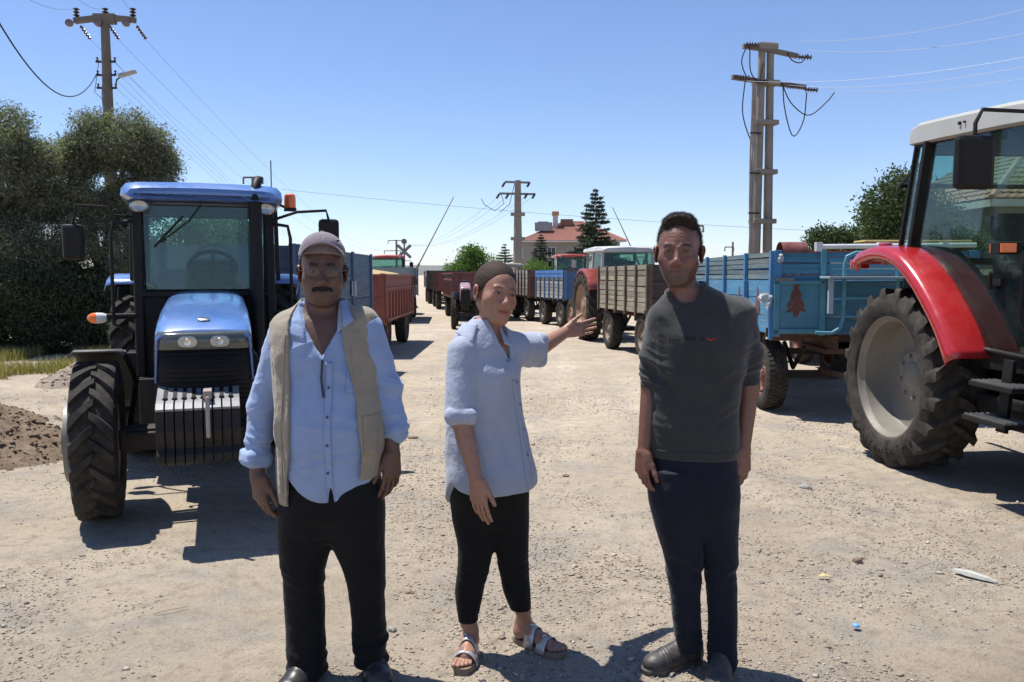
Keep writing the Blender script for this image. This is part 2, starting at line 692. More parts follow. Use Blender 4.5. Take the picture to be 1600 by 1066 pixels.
# ---------------------------------------------------------------- people
def head_sdf(s, c, R, sc, P):
    """adds a head to the field. local frame: x to the viewer's right, -y out of the face, z up, eyes at z=0"""
    c = np.array(c)
    T = lambda x, y, z: c + sc * (R @ np.array([x, y, z]))
    e = lambda p, r, k=0.01, mode='add', RR=None: s.ell(T(*p), np.array(r) * sc, k * sc, R if RR is None else R @ RR, mode)
    cp = lambda a, b, r1, r2, k=0.01, mode='add': s.cap(T(*a), T(*b), r1 * sc, r2 * sc, k * sc, mode)
    w = P.get('w', 1.0); jaw = P.get('jaw', 1.0)
    e((0, .018, .037), (.074 * w, .096, .083), .01)
    e((0, -.022, .015), (.066 * w, .070, .080), .02)
    e((0, -.028, -.045), (.056 * jaw, .060, .066), .025)
    cp((-.052 * jaw, .012, -.050), (-.018, -.064, -.104), .019, .016, .03)
    cp((.052 * jaw, .012, -.050), (.018, -.064, -.104), .019, .016, .03)
    e((0, -.074, -.102), (.022, .018, .018), .02)
    for q in (-1, 1):
        e((q * .041, -.054, -.030), (.023, .022, .022), .035)          # cheek
        e((q * .032 * w, -.097, .001), (.019, .014, .0135), .012, 'sub')    # socket
        e((q * .0315, -.0755, -.001), (.0165, .0145, .0130), .006)     # lids
        cp((q * .014, -.088, .0165), (q * .040, -.078, .0195), .0075, .0065, .012)
        cp((q * .022, -.0915, -.0015), (q * .041, -.0865, -.0010), .0025, .0015, .003, 'sub')   # slit between the lids
        e((q * .0125, -.0985, -.042), (.0070, .010, .0070), .007)       # nostril wing
        e((q * .0070, -.104, -.0485), (.0030, .006, .003), .003, 'sub')
        RE = np.array(Matrix.Rotation(q * .35, 3, 'Z') @ Matrix.Rotation(-.15, 3, 'X'))
        e((q * .0785 * w, .010, -.010), (.0075, .021, .033), .007, 'add', RE)
        e((q * .0845 * w, .016, .002), (.0060, .018, .020), .008, 'add', RE)
        e((q * .0860 * w, .004, -.006), (.0055, .010, .018), .005, 'sub', RE)
    cp((0, -.086, .010), (0, -.108, -.032), .0085, .0105, .014)
    e((0, -.1095, -.038), (.0115, .0115, .0100), .010)
    for q in (-1, 1):
        cp((q * .0190, -.0985, -.045), (q * .0330, -.0850, -.068), .0022, .0016, .008, 'sub')      # fold beside the mouth
        cp((q * .0200, -.0930, -.017), (q * .0400, -.0830, -.019), .0018, .0012, .008, 'sub')      # under the eye
    if P.get('crease'):
        for zz in (.046, .058, .070):
            for q in (-1, 1): cp((q * .002, -.0935 + (zz - .046) * .28, zz + .001), (q * .040, -.0785 + (zz - .046) * .28, zz), .0020, .0014, .006, 'sub')
        for q in (-1, 1): cp((q * .004, -.096, .020), (q * .005, -.094, .034), .0018, .0012, .005, 'sub')
    # mouth
    e((0, -.074, -.068), (.036, .018, .030), .03)
    cp((-.019, -.0885, -.0655), (.019, -.0885, -.0655), .0040, .0040, .010)
    cp((-.007, -.0905, -.0650), (.007, -.0905, -.0650), .0045, .0045, .008)
    cp((-.013, -.0900, -.0765), (.013, -.0900, -.0765), .0056, .0056, .009)
    return T


def head_tone(V, c, R, sc, P):
    q = (V - c) @ R / sc
    x, y, z = q[:, 0], q[:, 1], q[:, 2]
    front = (y < -.045) & (np.abs(x) < .07) & (z > -.14) & (z < .12)
    col = np.ones((len(V), 3))
    inhead = (z > -.13) & (z < .15) & (np.abs(x) < .1) & (np.abs(y) < .13)
    # lips
    l = np.exp(-((x / .022) ** 4)) * np.exp(-(((z + .071) / .0095) ** 4)) * (y < -.06) * inhead
    lip = np.array(P.get('lip', (1.0, .70, .68)))
    col = col * (1 - l[:, None]) + col * lip * l[:, None]
    ml = np.exp(-((x / .021) ** 6)) * np.exp(-(((z + .0708 - 6 * x * x) / .0024) ** 2)) * (y < -.06) * inhead
    col = col * (1 - .72 * ml[:, None])
    # flush of cheeks, nose, ears
    r = (np.exp(-(((np.abs(x) - .042) / .02) ** 2 + ((z + .032) / .02) ** 2)) * front + np.exp(-((x / .014) ** 2 + ((z + .035) / .02) ** 2)) * front
         + (np.abs(x) > .073) * (z < .03) * inhead * (np.abs(y) < .05))
    col *= 1 - np.clip(r, 0, 1)[:, None] * np.array([0, .14, .12])
    # brows
    bz = .0225 - (np.abs(x) - .028) ** 2 * 12
    br = np.exp(-(((np.abs(x) - .030) / .018) ** 4)) * np.exp(-(((z - bz) / P.get('brow_h', .0052)) ** 2)) * front
    br = np.clip(br * (1.05 + .5 * vnoise(q * 400, 3)), 0, 1)
    col = col * (1 - br[:, None] * P.get('brow', .75))
    # stubble
    st = P.get('stubble', 0)
    if st:
        m = sstep(-.045, -.066, z - .30 * np.maximum(np.abs(x) - .03, 0) * 0) * (y < .02) * inhead
        side = sstep(.045, .062, np.abs(x)) * sstep(.0, -.03, z) * (y < .01) * inhead
        m = np.maximum(m, side * .8) * sstep(-.20, -.12, z)
        m *= 1 - l
        m = np.clip(m * (.85 + .5 * vnoise(q * 420, 5)), 0, 1)
        col = col * (1 - m[:, None] * st * np.array([.75, .62, .55]))
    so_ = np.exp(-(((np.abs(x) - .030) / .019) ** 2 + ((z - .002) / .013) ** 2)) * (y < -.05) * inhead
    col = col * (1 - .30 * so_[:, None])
    # eye line
    ey = np.exp(-(((np.abs(x) - .0315) / .014) ** 4)) * np.exp(-(((z - .0012) / .0030) ** 2)) * (y < -.06) * inhead
    col = col * (1 - .7 * ey[:, None])
    # under-eye and forehead creases
    if P.get('crease'):
        cr = np.exp(-(((z - .055 - .004 * np.sin(x * 90)) / .0016) ** 2)) + np.exp(-(((z - .070 - .003 * np.sin(x * 70 + 1)) / .0016) ** 2))
        col = col * (1 - .2 * (cr * (np.abs(x) < .045) * front)[:, None])
    col *= (1 + .06 * vnoise(V * 90, 8))[:, None]
    return col


def hand_sdf(s, wrist, d, side, sc=1.0, curl=(.35, .4, .45, .5), spread=.06, thumb=(0.75, 0.35), k=.005, tcurl=.3, vox=1.0):
    """d: wrist to knuckles; side: towards the thumb; palm normal = d x side (the way the fingers curl)"""
    d = Vector(d).normalized(); side = Vector(side); side = (side - d * side.dot(d)).normalized()
    nrm = d.cross(side).normalized()
    if hand_sdf.flip: nrm = -nrm
    w = Vector(wrist)
    base = []
    lens = (.040, .044, .041, .032); rads = (.0087, .0091, .0086, .0076)
    for i in range(4):
        off = (.028 - .0190 * i) * sc
        kn = w + d * (.088, .092, .087, .079)[i] * sc + side * off
        s.cap(w + d * .012 * sc + side * off * .55, kn, .0135 * sc, .0110 * sc, .014 * sc, flat=(nrm, 1.1))
        base.append((kn, off))
    s.ell(w + d * .045 * sc + nrm * .004 * sc, np.array((.034, .042, .0165)) * sc, .012 * sc, np.array((side, d, nrm)).T)
    s.ell(w + d * .030 * sc + side * .022 * sc + nrm * .008 * sc, np.array((.018, .030, .016)) * sc, .012 * sc, np.array((side, d, nrm)).T)
    for i, (kn, off) in enumerate(base):
        a = curl[i]
        dirv = (d + side * (1.5 - i) * spread).normalized()
        p = kn
        L = lens[i] * sc; r = rads[i] * sc
        tot = 0
        for j, (fl, rr) in enumerate(((1.0, 1.0), (.68, .93), (.56, .84))):
            tot += a * (.8, 1.1, .8)[j]
            dd = (dirv * math.cos(tot) + nrm * math.sin(tot)).normalized()
            q = p + dd * L * fl
            s.cap(p, q, r * rr, r * rr * .93, k * .8 * sc)
            p = q
    # thumb
    t0 = w + d * .020 * sc + side * .022 * sc + nrm * .006 * sc
    td = (d * math.cos(thumb[0]) + side * math.sin(thumb[0]) + nrm * thumb[1]).normalized()
    t1 = t0 + td * .042 * sc
    s.cap(t0, t1, .0145 * sc, .0115 * sc, .012 * sc)
    td2 = (td + d * tcurl).normalized(); t2 = t1 + td2 * .033 * sc
    s.cap(t1, t2, .0108 * sc, .0100 * sc, .005 * sc)
    td3 = (td2 + d * tcurl + nrm * .1).normalized(); t3 = t2 + td3 * .024 * sc
    s.cap(t2, t3, .0100 * sc, .0082 * sc, .005 * sc)


hand_sdf.flip = False


def skin_mat(name, col, rough=0.5):
    m, nt, b = new_mat(name)
    at = N(nt, 'ShaderNodeVertexColor'); at.layer_name = 'tone'
    vec = coords(nt)
    n = noise_n(nt, vec, 60, 5, 0.6)
    c = mixc(nt, ramp(nt, n, 0.3, 0.7), tuple(q * .86 for q in col), col)
    c = mixc(nt, 1.0, c, at.outputs[0], 'MULTIPLY')
    nt.links.new(c, b.inputs['Base Color'])
    b.inputs['Roughness'].default_value = rough
    b.inputs['Subsurface Weight'].default_value = 0.12
    b.inputs['Subsurface Radius'].default_value = (0.012, 0.004, 0.002)
    b.inputs['Subsurface Scale'].default_value = 0.6
    bump(nt, b, noise_n(nt, vec, 350, 3, 0.6), 0.15, 0.002)
    return m


def cloth_mat(name, col, weave=900, var=0.12, rough=0.85, stripes=None, sheen=0.2, fine=0.15, crumple=.32):
    m, nt, b = new_mat(name)
    vec = coords(nt)
    n = noise_n(nt, vec, 9, 6, 0.65)
    c = mixc(nt, ramp(nt, n, 0.3, 0.7), tuple(q * (1 - var) for q in col), tuple(min(1, q * (1 + var)) for q in col))
    n2 = noise_n(nt, vec, 420, 3, 0.7)
    c = mixc(nt, ramp(nt, n2, 0.35, 0.65), c, mixc(nt, 1.0, c, (1 - fine, 1 - fine, 1 - fine), 'MULTIPLY'))
    nt.links.new(c, b.inputs['Base Color'])
    b.inputs['Roughness'].default_value = rough
    b.inputs['Sheen Weight'].default_value = sheen
    b.inputs['Specular IOR Level'].default_value = 0.25
    n3 = noise_n(nt, vec, 38, 5, 0.6, 0.6)
    bu = bump(nt, b, n3, 0.35, 0.008)
    n4 = noise_n(nt, vec, 10, 4, 0.5, .5)
    b3 = N(nt, 'ShaderNodeBump'); b3.inputs['Strength'].default_value = crumple; b3.inputs['Distance'].default_value = 0.03
    nt.links.new(n4, b3.inputs['Height']); nt.links.new(b3.outputs[0], bu.inputs['Normal'])
    return m


def folds(terms, base=0.0015, seed=0):
    """terms: (centre, radius3, direction of the crease normal, wavelength, amplitude)"""
    def fn(V, nr):
        d = base * fbm(V * 14, 3, seed)
        warp = fbm(V * 5.0, 2, seed + 9)
        warp2 = fbm(V * 2.2 + 31, 2, seed + 4)
        for (c, rad, dr, wl, amp) in terms:
            q = (V - np.array(c)) / np.array(rad)
            w = np.exp(-(q ** 2).sum(1))
            dr = np.array(dr, float); dr /= np.linalg.norm(dr)
            t1 = np.cross(dr, (0.0, 1.0, 0.0)); t1 /= np.linalg.norm(t1) + 1e-9; t2 = np.cross(dr, t1)
            a_ = (V @ dr) / wl * 1.15 + warp * .55
            Q = np.stack([a_, (V @ t1) / (wl * 4.2) + warp2 * .5, (V @ t2) / (wl * 3.5)], 1)
            n1 = vnoise(Q + 7.7, seed + 20); n2 = vnoise(Q * np.array([2.1, 1.6, 1.6]) + 3.1, seed + 21)
            r = (1 - 2.4 * np.abs(n1)) + .45 * (1 - 2.4 * np.abs(n2))
            d = d + amp * w * r
        return d
    return fn


def drape(bvh, pts, y0, off, dirv=(0, 1, 0)):
    """drops (x, z) outline points onto a surface seen from the front, lifted by off"""
    out = []
    dv = Vector(dirv).normalized()
    last = None
    for (x, z) in pts:
        o = Vector((x, y0, z))
        h = bvh.ray_cast(o, dv, 3.0)
        if h[0] is None:
            p = Vector((x, last.y, z)) if last is not None else bvh.find_nearest(o + dv * 0.3)[0]
        else:
            p = h[0]
        last = p
        out.append(p - dv * off)
    return out


def patch(bvh, corner, nu, nv, y0, off, name, mat, parent, origin, solid=0.002, dirv=(0, 1, 0), smooth_y=0, yc=None):
    """bilinear cloth patch between four (x, z) corners, laid on a surface"""
    a, b, c, d = [np.array(q, float) for q in corner]
    rows = []
    for i in range(nv + 1):
        v = i / nv
        l = a * (1 - v) + d * v; r = b * (1 - v) + c * v
        row = [l * (1 - u) + r * u for u in np.linspace(0, 1, nu + 1)]
        if yc is None:
            rows.append([p for p in drape(bvh, row, y0, off, dirv)])
        else:
            rr = []
            for k, q in enumerate(row):
                u = k / nu
                yb = (yc[0] * (1 - u) + yc[1] * u) * (1 - v) + (yc[3] * (1 - u) + yc[2] * u) * v
                h = bvh.ray_cast(Vector((q[0], y0, q[1])), Vector((0, 1, 0)), 3.0)
                yy = yb if h[0] is None else min(yb, max(h[0].y - off, yb - .05))
                rr.append(Vector((q[0], yy, q[1])))
            rows.append(rr)
    if smooth_y:
        Yg = np.array([[p.y for p in r] for r in rows])
        for _ in range(smooth_y):
            Q = np.pad(Yg, 1, mode='edge')
            Yg = np.minimum(Yg, (Q[:-2, 1:-1] + Q[2:, 1:-1] + Q[1:-1, :-2] + Q[1:-1, 2:]) / 4) * .5 + .5 * (Q[:-2, 1:-1] + Q[2:, 1:-1] + Q[1:-1, :-2] + Q[1:-1, 2:]) / 4
        for i, r in enumerate(rows):
            for j, p in enumerate(r): p.y = float(Yg[i, j])
    rows = [[p - Vector(origin) for p in r] for r in rows]
    mb = MB(); mb.grid(rows)
    return mb.build(name, mat, parent, smooth=True, angle=60, solid=solid)
# ---------------------------------------------------------------- ground
def gnoise(x, y, s, seed=0, o=3):
    P = np.stack([np.ravel(x) * s, np.ravel(y) * s, np.zeros(np.size(x)) + .5], 1)
    return fbm(P, o, seed).reshape(np.shape(x))


def ground_h(x, y):
    d = np.sqrt(x ** 2 + y ** 2)
    a = np.exp(-(d / 26) ** 2)
    h = a * (.020 * gnoise(x, y, .6, 1) + .010 * gnoise(x, y, 2.4, 2) + .006 * gnoise(x, y, 7, 3)) + .0
    # wheel ruts curving away between the rows
    for (x0, k) in ((-.2, .010), (1.5, .008), (2.3, -.004)):
        c = x0 + k * (y - 4) ** 2 * .25
        h = h - .018 * np.exp(-((x - c) / .22) ** 2) * np.exp(-((y - 9) / 7) ** 2) + .010 * np.exp(-((np.abs(x - c) - .34) / .10) ** 2) * np.exp(-((y - 9) / 7) ** 2)
    h = h - .005
    return h * (1 - .85 * np.exp(-((x + .1) / 1.4) ** 2 - ((y - 3.3) / .55) ** 2))


def axis_pts(near, far, n0, n1):
    a = np.linspace(0, near, n0)
    st = a[-1] - a[-2]
    b = [near]
    k = (far / near) ** (1 / n1)
    g = 1.02
    while b[-1] < far:
        st *= 1.11
        b.append(b[-1] + st)
    return np.r_[a, b[1:]]


xp = axis_pts(7.0, 14000, 130, 10)
gx = np.r_[-xp[::-1][:-1], xp]
yp = axis_pts(13.0, 14000, 230, 10)
ym = axis_pts(2.0, 60, 12, 10)
gy = np.r_[-ym[::-1][:-1], yp]
GXX, GYY = np.meshgrid(gx, gy, indexing='ij')
GZ = ground_h(GXX, GYY)
nx_, ny_ = GXX.shape
gi = np.arange(nx_ * ny_).reshape(nx_, ny_)
gf = np.stack([gi[:-1, :-1], gi[1:, :-1], gi[1:, 1:], gi[:-1, 1:]], -1).reshape(-1, 4)
gm, nt, b = new_mat('dry compacted gravelly earth')
vec = coords(nt)
c1 = ramp(nt, noise_n(nt, vec, .55, 5, .6), .36, .64)
c = mixc(nt, c1, (.425, .350, .258), (.535, .455, .348))
c = mixc(nt, ramp(nt, noise_n(nt, vec, 1.7, 6, .65, .3), .50, .64), c, (.38, .34, .285))
c = mixc(nt, ramp(nt, noise_n(nt, vec, 9, 6, .7), .50, .70), c, (.32, .262, .20))
c = mixc(nt, ramp(nt, noise_n(nt, vec, 60, 4, .8), .56, .66), c, (.23, .195, .155))
c = mixc(nt, ramp(nt, noise_n(nt, vec, 130, 3, .8), .60, .68), c, (.50, .44, .37))
ga = N(nt, 'ShaderNodeVertexColor'); ga.layer_name = 'tone'
c = mixc(nt, 1.0, c, ga.outputs[0], 'MULTIPLY')
nt.links.new(c, b.inputs['Base Color'])
b.inputs['Roughness'].default_value = .95
b.inputs['Specular IOR Level'].default_value = .15
bn = bump(nt, b, noise_n(nt, vec, 55, 8, .75), .9, .03)
bn2 = N(nt, 'ShaderNodeBump'); bn2.inputs['Strength'].default_value = .5; bn2.inputs['Distance'].default_value = .05
nt.links.new(noise_n(nt, vec, 7, 6, .7), bn2.inputs['Height']); nt.links.new(bn2.outputs[0], bn.inputs['Normal'])
ground = link('ground', mesh_from('ground', np.stack([GXX.ravel(), GYY.ravel(), GZ.ravel()], 1), gf, gm, True, 180))
tag(ground, kind='structure')
# pale dust, worn wheel tracks with tread marks, darker packed soil
tone = np.ones(GXX.shape)
tone += .16 * np.exp(-((GXX - 1.2) / 2.6) ** 2 - ((GYY - 9.3) / 2.2) ** 2) * (.7 + .6 * gnoise(GXX, GYY, .9, 61))
tone -= .10 * sstep(-.05, .35, gnoise(GXX, GYY, .35, 62, 4)) * np.exp(-(GYY / 30) ** 2)
for (x0, k, ph) in ((-1.0, .012, 0), (.6, .012, 1), (1.9, -.006, 2), (3.2, -.006, 3), (-3.4, .02, 4)):
    cx_ = x0 + k * (GYY - 4) ** 2 * .25 + .05 * np.sin(GYY * 1.3 + ph)
    q_ = np.exp(-((GXX - cx_) / .17) ** 4) * sstep(-.25, .15, gnoise(GXX, GYY, .8, 63 + ph)) * (np.abs(GYY - 8) < 9)
    tone += q_ * (.07 + .07 * np.sign(np.sin((GYY + .5 * np.abs(GXX - cx_)) * 2 * PI / .19)))
ca_ = ground.data.color_attributes.new('tone', 'FLOAT_COLOR', 'POINT')
tc_ = np.repeat(np.clip(tone.ravel(), .6, 1.25)[:, None], 4, 1); tc_[:, 3] = 1
ca_.data.foreach_set('color', tc_.astype(np.float32).ravel())

# ---------------------------------------------------------------- gravel
def rocks_mesh(name, P, S, mat, seed, flat=.55):
    """deformed octahedra: P (n,3), S (n,)"""
    rs = np.random.RandomState(seed)
    n = len(P)
    base = np.array([(1, 0, 0), (0, 1, 0), (-1, 0, 0), (0, -1, 0), (.0, 0, 1), (0, 0, -1)], float)
    fc = np.array([(0, 1, 4), (1, 2, 4), (2, 3, 4), (3, 0, 4), (1, 0, 5), (2, 1, 5), (3, 2, 5), (0, 3, 5)])
    B = base[None] * rs.uniform(.6, 1.25, (n, 6, 1)) + rs.normal(0, .16, (n, 6, 3))
    a = rs.uniform(0, 2 * PI, n); ca, sa = np.cos(a), np.sin(a)
    X = B[..., 0] * ca[:, None] - B[..., 1] * sa[:, None]; Y = B[..., 0] * sa[:, None] + B[..., 1] * ca[:, None]
    Z = B[..., 2] * flat * rs.uniform(.7, 1.2, (n, 1)) + .15 * X * rs.normal(0, 1, (n, 1))
    V = np.stack([X, Y * rs.uniform(.6, 1.0, (n, 1)), Z], -1) * S[:, None, None] + P[:, None, :]
    Fc = (fc[None] + (np.arange(n) * 6)[:, None, None]).reshape(-1, 3)
    me = mesh_from(name, V.reshape(-1, 3), Fc, mat)
    return me


peb, nt, b = new_mat('mixed gravel')
geo = N(nt, 'ShaderNodeNewGeometry')
rp = N(nt, 'ShaderNodeValToRGB'); cr = rp.color_ramp
cr.elements[0].color = (.13, .105, .08, 1); cr.elements[1].color = (.52, .46, .38, 1)
e = cr.elements.new(.35); e.color = (.32, .25, .19, 1)
e = cr.elements.new(.7); e.color = (.29, .26, .225, 1)
nt.links.new(geo.outputs['Random Per Island'], rp.inputs[0])
nt.links.new(rp.outputs[0], b.inputs['Base Color']); b.inputs['Roughness'].default_value = .9
rs = np.random.RandomState(3)
# density falls with distance, gathered in patches
Pn = []
for (n, y0, y1, smin, smax, pw) in ((170000, 2.2, 11, .0026, .0105, 2.0), (9000, 2.2, 14, .008, .021, 2.6)):
    y = y0 + (y1 - y0) * rs.uniform(0, 1, n) ** 1.35
    x = rs.uniform(-.72, .72, n) * (y + .6)
    m = 1.9 * gnoise(x, y, .9, 21, 3) + .7 * gnoise(x, y, 3.5, 22, 2)
    bias = .10 * (x < 0) - .06 * (x > 1.2)
    keep = rs.uniform(-.35, .60, n) < m + bias
    x, y = x[keep], y[keep]
    s_ = smin + (smax - smin) * rs.uniform(0, 1, len(x)) ** pw
    Pn.append((x, y, s_))
x = np.concatenate([p[0] for p in Pn]); y = np.concatenate([p[1] for p in Pn]); s_ = np.concatenate([p[2] for p in Pn])
z = ground_h(x, y) + s_ * .15
tag(link('gravel', rocks_mesh('gravel', np.stack([x, y, z], 1), s_, peb, 5)), kind='stuff')


def blob_stone(name, px, py, size, mat, label, seed, flat=.6, cat='stone', group=None):
    d = 1.6 * FPX / (py - 430)
    c = np.array(W(px, py, d)); c[2] = float(ground_h(np.array([c[0]]), np.array([c[1]]))[0])
    mb = MB()
    import bmesh
    bm = bmesh.new(); bmesh.ops.create_icosphere(bm, subdivisions=3, radius=1)
    rs = np.random.RandomState(seed)
    V = np.array([v.co for v in bm.verts]); n = fbm(V * 1.3 + seed, 3, seed) * .35 + fbm(V * 4 + seed, 2, seed) * .08
    V = V * (1 + n[:, None]) * np.array(size)
    for v, q in zip(bm.verts, V): v.co = q
    me = bpy.data.meshes.new(name); bm.to_mesh(me); bm.free(); me.materials.append(mat)
    me.polygons.foreach_set('use_smooth', np.ones(len(me.polygons), dtype=bool)); me.set_sharp_from_angle(angle=math.radians(30))
    o = link(name, me, None, (c[0], c[1], c[2] + size[2] * .45), (0, 0, rs.uniform(0, 6)))
    return tag(o, label, cat, group)


st1 = paint('pale limestone', (.42, .37, .30), .9, dust=.2, scale=20); st2 = paint('brown earth clod', (.22, .16, .11), .95, dust=.2, scale=20); st3 = paint('grey stone', (.28, .27, .25), .9, dust=.3, scale=20)
blob_stone('stone', 1259, 766, (.050, .034, .022), st3, 'pale grey stone on the gravel right of the younger man, below the big wheel', 1)
blob_stone('stone', 1339, 891, (.026, .022, .020), st2, 'small brown clod on the ground between the man and the pale splinter of wood', 2)
blob_stone('stone', 645, 687, (.050, .030, .016), st2, 'brown clod on the ground beside the rolled cuff of the man in the vest', 3)
blob_stone('stone', 613, 1002, (.020, .018, .014), st3, 'small grey pebble by the right shoe of the man in the vest', 4)
blob_stone('stone', 1017, 757, (.045, .03, .012), st1, 'flat pale stone beside the right hand of the younger man', 6)
blob_stone('stone', 1152, 850, (.020, .016, .014), st3, 'grey pebble close to the knee of the navy jeans', 8)
blob_stone('stone', 884, 748, (.030, .02, .014), st2, 'brown stone on the ground right of the hem of the blue tunic', 9)
# splinter of pale wood, bottle cap, leaf
d = 1.6 * FPX / (912 - 430)
mb = MB(); a = W(1489, 905, 4.36); e_ = W(1558, 924, 4.18)
a.z = .012; e_.z = .010
v = [a, a.lerp(e_, .35), a.lerp(e_, .7), e_]
dr = (e_ - a).normalized(); sd_ = Vector((-dr.y, dr.x, 0))
rows_ = []
for p, w_, h in zip(v, (.012, .030, .022, .006), (.004, .012, .010, .003)):
    rows_.append([p - sd_ * w_ + Vector((0, 0, -.006)), p - sd_ * w_ * .7 + Vector((0, 0, h)), p + sd_ * w_ * .6 + Vector((0, 0, h * 1.1)), p + sd_ * w_ + Vector((0, 0, -.006))])
mb.grid(rows_)
tag(mb.build('wood_splinter', paint('bleached wood', (.42, .42, .38), .8, dust=.1, scale=30), None, smooth=True, angle=40), 'long pale grey splinter of wood lying on the ground at the lower right', 'wood')
p = W(1337, 995, 3.653)
mb = MB(); mb.lathe([(0, .016), (.009, .0155), (.011, .013), (.011, .0005)], 20, 'Z', (p.x, p.y, .002))
tag(mb.build('bottle_cap', plain('light blue plastic', (.16, .38, .80), .35), None, smooth=True, angle=50), 'small light blue plastic bottle cap on the ground at the lower right', 'bottle cap')
p = W(1286, 914, 4.26); z0 = .006
mb = MB(); mb.add([(p.x - .035, p.y, z0), (p.x, p.y - .018, z0 + .012), (p.x + .045, p.y - .012, z0 + .004), (p.x + .005, p.y + .014, z0 + .018)], [(0, 1, 3), (1, 2, 3)])
tag(mb.build('dry_leaf', paint('dry yellow leaf', (.45, .36, .15), .8), None, fix=False, solid=.002), 'dry yellow leaf lying beside a clod at the lower right', 'leaf')
mb = MB(); p = W(265, 970, 3.82); mb.tube([(p.x - .06, p.y - .03, .006), (p.x, p.y, .010), (p.x + .07, p.y + .05, .006)], .0025, 5)
tag(mb.build('straw', paint('yellow straw', (.50, .40, .20), .8), None, smooth=True), 'single yellow straw on the gravel at the lower left', 'straw')

# ---------------------------------------------------------------- heaps of soil on the left
def heap(label, cx, cy, rx, ry, h, mat, seed, n=110, cat='soil heap', clods=600):
    u = np.linspace(-1.25, 1.25, n); U, V = np.meshgrid(u, u, indexing='ij')
    r = np.sqrt(U ** 2 + V ** 2)
    X = cx + U * rx; Y = cy + V * ry
    Z = h * np.clip(1 - r, 0, 1) ** .8 * (1 + .75 * gnoise(X, Y, 1.6, seed)) + np.clip(1.15 - r, 0, .6) * (.11 * gnoise(X, Y, 5, seed + 1) + .06 * gnoise(X, Y, 14, seed + 2)) - .03 * (r > 1.1) - .02
    i = np.arange(n * n).reshape(n, n)
    f = np.stack([i[:-1, :-1], i[1:, :-1], i[1:, 1:], i[:-1, 1:]], -1).reshape(-1, 4)
    o = link('soil_heap', mesh_from('soil_heap', np.stack([(X - cx).ravel(), (Y - cy).ravel(), Z.ravel()], 1), f, mat, True, 180), None, (cx, cy, 0))
    tag(o, label, cat)
    rs = np.random.RandomState(seed)
    a = rs.randint(0, n * n, clods); sz = rs.uniform(.010, .055, clods) * rs.uniform(.25, 1, clods) ** 1.3
    P = np.stack([(X - cx).ravel()[a], (Y - cy).ravel()[a], Z.ravel()[a] + .003], 1)
    P = P[r.ravel()[a] < 1.15]; sz = sz[:len(P)]
    tag(link('clods', rocks_mesh('clods', P, sz, mat, seed + 3, .75), o), kind='stuff')
    return o


def soil(name, c1, c2, c3):
    m, nt, b = new_mat(name); vec = coords(nt)
    c = mixc(nt, ramp(nt, noise_n(nt, vec, 5, 6, .7), .35, .65), c1, c2)
    c = mixc(nt, ramp(nt, noise_n(nt, vec, 28, 5, .75), .5, .66), c, c3)
    nt.links.new(c, b.inputs['Base Color']); b.inputs['Roughness'].default_value = .97; b.inputs['Specular IOR Level'].default_value = .1
    bump(nt, b, noise_n(nt, vec, 40, 8, .8), .8, .03)
    return m


so1 = soil('crumbly brown soil', (.20, .145, .10), (.30, .235, .17), (.13, .09, .06))
so2 = soil('pale dry soil', (.30, .245, .19), (.38, .32, .25), (.22, .17, .13))
heap('brown crumbly soil heap at the left edge, nearer than the tractor wheel', -5.15, 7.35, 1.3, .95, .46, so1, 11, clods=2600)
heap('darker low soil heap behind the first one at the left edge', -6.6, 8.9, 1.5, .8, .42, so1, 15, clods=1500)
heap('small greyish soil heap beside the grass, behind the front mudguard', -6.35, 12.2, .70, .6, .34, so2, 19, clods=500)

# ---------------------------------------------------------------- grass
def blades(name, n, xf, yf, hmin, hmax, mat, seed, w=.006, lean=.35, zf=None):
    rs = np.random.RandomState(seed)
    x, y = xf(rs, n), yf(rs, n)
    k = gnoise(x, y, .8, seed, 2) > -.15
    x, y = x[k], y[k]; n = len(x)
    h = rs.uniform(hmin, hmax, n); a = rs.uniform(0, 2 * PI, n); l = rs.normal(0, lean, n) * h
    z0 = ground_h(x, y)
    dx, dy = np.cos(a) * w / 2, np.sin(a) * w / 2
    P0 = np.stack([x - dx, y - dy, z0], 1); P1 = np.stack([x + dx, y + dy, z0], 1)
    lx, ly = l * np.sin(a), -l * np.cos(a)
    M0 = np.stack([x - dx * .7 + lx * .4, y - dy * .7 + ly * .4, z0 + h * .6], 1); M1 = np.stack([x + dx * .7 + lx * .4, y + dy * .7 + ly * .4, z0 + h * .6], 1)
    T = np.stack([x + lx, y + ly, z0 + h], 1); T2 = T + np.stack([dx, dy, 0 * dx], 1) * .2
    V = np.stack([P0, P1, M1, M0, T2, T], 1).reshape(-1, 3)
    b_ = (np.arange(n) * 6)[:, None]
    F_ = np.concatenate([b_ + np.array([0, 1, 2, 3]), b_ + np.array([3, 2, 4, 5])])
    return tag(link(name, mesh_from(name, V, F_, mat)), kind='stuff')


def leafy(name, c0, c1, trans=.25, rough=.6):
    m, nt, b = new_mat(name)
    geo = N(nt, 'ShaderNodeNewGeometry')
    c = mixc(nt, geo.outputs['Random Per Island'], c0, c1)
    nt.links.new(c, b.inputs['Base Color']); b.inputs['Roughness'].default_value = rough; b.inputs['Specular IOR Level'].default_value = .3
    tr = N(nt, 'ShaderNodeBsdfTranslucent')
    nt.links.new(mixc(nt, 1.0, c, (1.5, 1.6, .7), 'MULTIPLY'), tr.inputs[0])
    mx = N(nt, 'ShaderNodeMixShader'); mx.inputs[0].default_value = trans
    out = nt.nodes['Material Output']
    nt.links.new(b.outputs[0], mx.inputs[1]); nt.links.new(tr.outputs[0], mx.inputs[2]); nt.links.new(mx.outputs[0], out.inputs[0])
    return m


